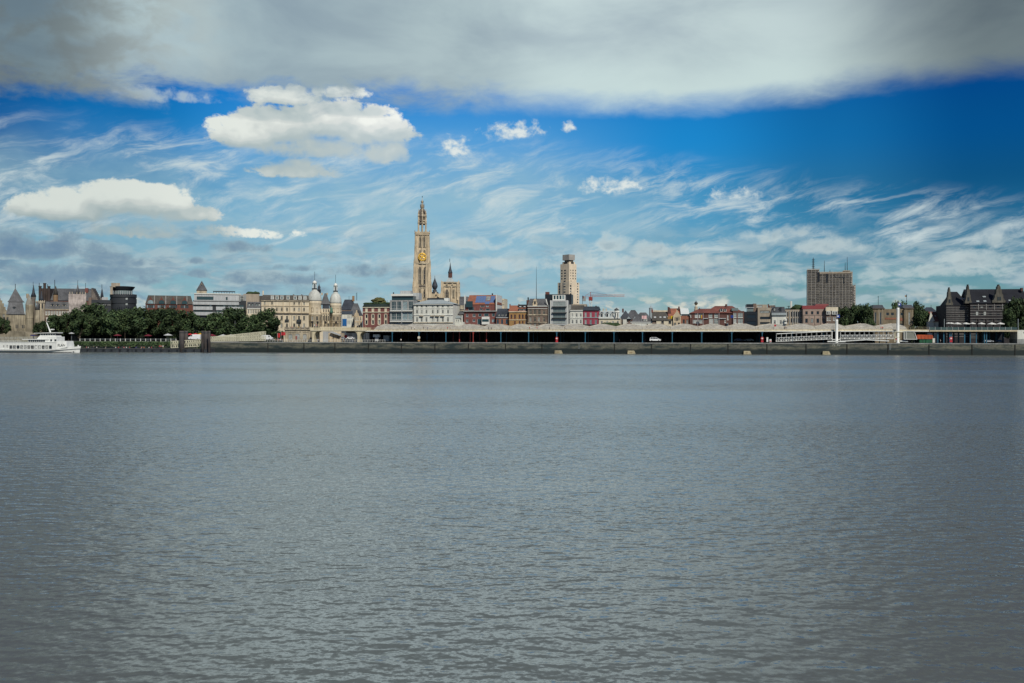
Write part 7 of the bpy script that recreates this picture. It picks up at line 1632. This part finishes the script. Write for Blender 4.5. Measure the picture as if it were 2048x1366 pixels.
# ------------------------------------------------------------------ people: one continuous skinned body each
skin = mat('skin', (.42, .25, .18), var=.03, streak=0)
def person_mesh(name, V_, E_, rads, hair):
    me = bpy.data.meshes.new(name); me.from_pydata(V_, E_, []); o = bpy.data.objects.new(name, me); COL.objects.link(o)
    sk = o.modifiers.new('s', 'SKIN'); sk.use_smooth_shade = True; sb = o.modifiers.new('b', 'SUBSURF'); sb.levels = 1
    for q, r_ in zip(me.skin_vertices[0].data, rads): q.radius = (r_, r_); q.use_root = False
    me.skin_vertices[0].data[0].use_root = True
    dg = bpy.context.evaluated_depsgraph_get(); out = bpy.data.meshes.new_from_object(o.evaluated_get(dg)); out.name = name
    bpy.data.objects.remove(o); return out
def paint(me, rule):
    me.materials.clear()
    for _ in range(4): me.materials.append(skin)
    for f_ in me.polygons: f_.material_index = rule(f_.center)
    return me
st_v = [(0, 0, .95), (0, 0, 1.2), (0, 0, 1.42), (0, -.01, 1.53), (0, -.02, 1.66), (0, 0, 1.76), (.10, 0, .86), (.11, -.02, .5), (.12, .0, .08), (.12, -.14, .03), (-.10, 0, .86), (-.11, .06, .5), (-.13, .12, .08), (-.13, -.02, .03), (.19, 0, 1.40), (.25, .02, 1.12), (.25, -.08, .88), (.25, -.11, .78), (-.19, 0, 1.40), (-.25, .0, 1.12), (-.24, .06, .88), (-.24, .05, .78)]
st_e = [(0, 1), (1, 2), (2, 3), (3, 4), (4, 5), (0, 6), (6, 7), (7, 8), (8, 9), (0, 10), (10, 11), (11, 12), (12, 13), (2, 14), (14, 15), (15, 16), (16, 17), (2, 18), (18, 19), (19, 20), (20, 21)]
st_r = [.15, .14, .15, .06, .10, .07, .10, .075, .05, .045, .10, .075, .05, .045, .07, .05, .04, .04, .07, .05, .04, .04]
STAND = paint(person_mesh('standing', st_v, st_e, st_r, 1), lambda c_: 3 if c_.z > 1.69 else (0 if c_.z > 1.47 else (1 if c_.z > .93 and (abs(c_.x) < .23 or c_.z > 1.12) else (0 if abs(c_.x) > .2 and c_.z > .7 else 2))))
si_v = [(0, 0, .12), (0, .02, .36), (0, 0, .58), (0, -.02, .69), (0, -.05, .82), (0, -.03, .92), (.10, -.05, .12), (.13, -.45, .16), (.14, -.5, -.28), (.14, -.62, -.32), (-.10, -.05, .12), (-.13, -.45, .14), (-.14, -.48, -.28), (-.14, -.6, -.32), (.19, 0, .56), (.24, -.1, .3), (.16, -.34, .24), (.14, -.4, .22), (-.19, 0, .56), (-.25, .06, .3), (-.25, .0, .06), (-.25, -.04, .03)]
SIT = paint(person_mesh('sitting', si_v, st_e, st_r, 1), lambda c_: 3 if c_.z > .85 else (0 if c_.z > .63 else (1 if c_.z > .16 and c_.y > -.2 else (0 if abs(c_.x) > .2 else 2))))
def cloth(n, c_): return mat('cloth_'+n, c_, var=.05, streak=0)
SH = {'white': (.62, .62, .60), 'red': (.40, .03, .04), 'blue': (.03, .06, .25), 'black': (.02, .02, .025), 'pink': (.50, .18, .18), 'yellow': (.5, .32, .03), 'grey': (.2, .21, .22), 'green': (.05, .14, .06), 'orange': (.5, .15, .03)}
HR = {'dark': (.02, .014, .01), 'fair': (.25, .16, .06), 'brown': (.06, .035, .02)}
TRS = {'jeans': (.05, .07, .13), 'dark': (.02, .02, .025), 'beige': (.30, .25, .17)}
def person(px_, v, sit, shirt, trs, hair, label, z=None, rz=0.0, group='people on the quay', ref=680):
    u, _ = at(px_, ref, v); o = empty('person', label, 'person', u, v, G if z is None else z, rz=rz, group=group)
    b = put('body', SIT if sit else STAND, None, o)
    for i, mt_ in ((1, cloth(shirt+'_shirt', SH[shirt])), (2, cloth(trs+'_trousers', TRS[trs])), (3, cloth(hair+'_hair', HR[hair]))):
        b.material_slots[i].link = 'OBJECT'; b.material_slots[i].material = mt_
pz = 1.75
SEATS = [(173, 'pink', 'dark', 'dark'), (176.5, 'white', 'jeans', 'brown'), (187, 'black', 'jeans', 'fair'), (193.5, 'white', 'dark', 'dark'), (211.5, 'grey', 'beige', 'brown'), (231.5, 'white', 'jeans', 'dark'), (237, 'red', 'dark', 'fair'), (248, 'pink', 'jeans', 'fair'), (253, 'white', 'dark', 'dark'), (259, 'red', 'jeans', 'brown'), (272, 'blue', 'dark', 'dark'), (283, 'pink', 'beige', 'fair'), (288, 'orange', 'jeans', 'dark'), (298, 'white', 'jeans', 'brown'), (303, 'red', 'dark', 'dark')]
near = ['right of the boat bow', 'second from the boat bow', 'left of a pair on the pontoon', 'beside a seated person in black', 'alone between two groups', 'left of a person in red', 'below the dark round building', 'left of three together', 'in the middle of three together', 'right of three together', 'below the gap right of the round building', 'left of an orange shirted person', 'beside a person in pink', 'left of a person in red near the piles', 'nearest the rusty piles']
for i, (x, s_, t_, h_) in enumerate(SEATS): person(x, -9.2+(i % 3)*.25, True, s_, t_, h_, f'seated person in {s_} shirt, {near[i]}', pz+.1, rng.uniform(-.3, .3), 'people sitting on the pontoon', 695)
for x, s_, t_, h_, lb in ((319, 'red', 'jeans', 'dark', 'person in red shirt standing on the pontoon'), (322, 'pink', 'dark', 'fair', 'person in pink shirt standing beside a person in red on the pontoon'), (326, 'white', 'beige', 'brown', 'person in white shirt standing on the pontoon left of the gangway')): person(x, -7, False, s_, t_, h_, lb, pz, rng.uniform(-1, 1), 'people standing on the pontoon', 695)
PE = [(548, 8, 'white', 'jeans', 'dark', 'at the left edge of the crowd beside the kiosk'), (551, 7, 'orange', 'dark', 'brown', 'among the crowd left of the kiosk'), (554, 9, 'red', 'jeans', 'fair', 'below the small red banner'), (557, 7, 'pink', 'beige', 'dark', 'in front of the red flag pole'), (560.5, 8, 'white', 'dark', 'brown', 'under the red flag'), (564, 7, 'red', 'jeans', 'dark', 'nearest the stone kiosk'), (611, 2, 'black', 'dark', 'dark', 'in front of the right kiosk window'), (636, 2, 'white', 'jeans', 'fair', 'in front of the flared bridge pier'), (705, 3, 'black', 'jeans', 'brown', 'on the quay right of the red sign'), (710, 3, 'green', 'beige', 'dark', 'beside the right bridge pier'), (802, 6, 'white', 'dark', 'dark', 'in shade under the left end of the shed'), (1239, 8, 'pink', 'beige', 'dark', 'standing under the shed left of the white car'), (1262, 14, 'white', 'jeans', 'brown', 'deep inside the shed left of the white car'), (1881, 2, 'white', 'dark', 'dark', 'on the quay right of the containers'), (1290, 9, 'red', 'jeans', 'dark', 'inside the shed beside the white car')]
for x, v, s_, t_, h_, lb in PE: person(x, v, False, s_, t_, h_, f'person in {s_} shirt standing {lb}', None, rng.uniform(-2, 2))
UP = [(823, 'black', 'left end of the shed roof promenade'), (829, 'white', 'shed roof promenade near the first pair'), (847, 'black', 'shed roof promenade before the white building'), (855, 'blue', 'shed roof promenade left of the onion dome'), (895, 'red', 'shed roof promenade below the stump tower'), (900, 'black', 'shed roof promenade beside a person in red'), (977, 'black', 'shed roof promenade below the orange roof'), (983, 'grey', 'shed roof promenade right of the solar roof'), (1059, 'red', 'shed roof promenade below the dark mansard'), (1074, 'pink', 'shed roof promenade left of the glass front house'), (1099, 'grey', 'shed roof promenade before the glass front house'), (1129, 'black', 'shed roof promenade below the white town house'), (1132, 'white', 'shed roof promenade next to a person in black'), (1402, 'white', 'shed roof promenade below the brown brick block'), (1516, 'black', 'shed roof promenade below the beige block'), (1547, 'grey', 'shed roof promenade left of the red sign'), (1569, 'black', 'shed roof promenade right of the red sign'), (1572, 'blue', 'shed roof promenade next to the grey office'), (1762, 'pink', 'shed roof promenade below the tan hall'), (1765, 'red', 'shed roof promenade left of the tall white pile')]
for i, (x, s_, lb) in enumerate(UP): person(x, 4.6, False, s_, ('jeans', 'dark', 'beige')[i % 3], ('dark', 'brown', 'fair')[i % 3], f'person in {s_} shirt walking on the {lb}', SB.root.location.z+zt-.25, rng.uniform(-2, 2), 'people on the shed roof promenade', 656)
TP = [(606, 'white', 'at the left end of the kiosk roof terrace'), (584, 'red', 'on the kiosk roof terrace beside the balustrade'), (597, 'yellow', 'in the middle of the kiosk roof terrace'), (629, 'white', 'on the bridge above the left flared pier'), (633, 'pink', 'on the bridge right of the left pier')]
for x, s_, lb in TP: person(x, 6 if x > 620 else 12, False, s_, 'jeans', 'dark', f'person in {s_} shirt standing {lb}', (B_kz if x < 620 else B_bz), 0, 'people on the kiosk and bridge', 654)
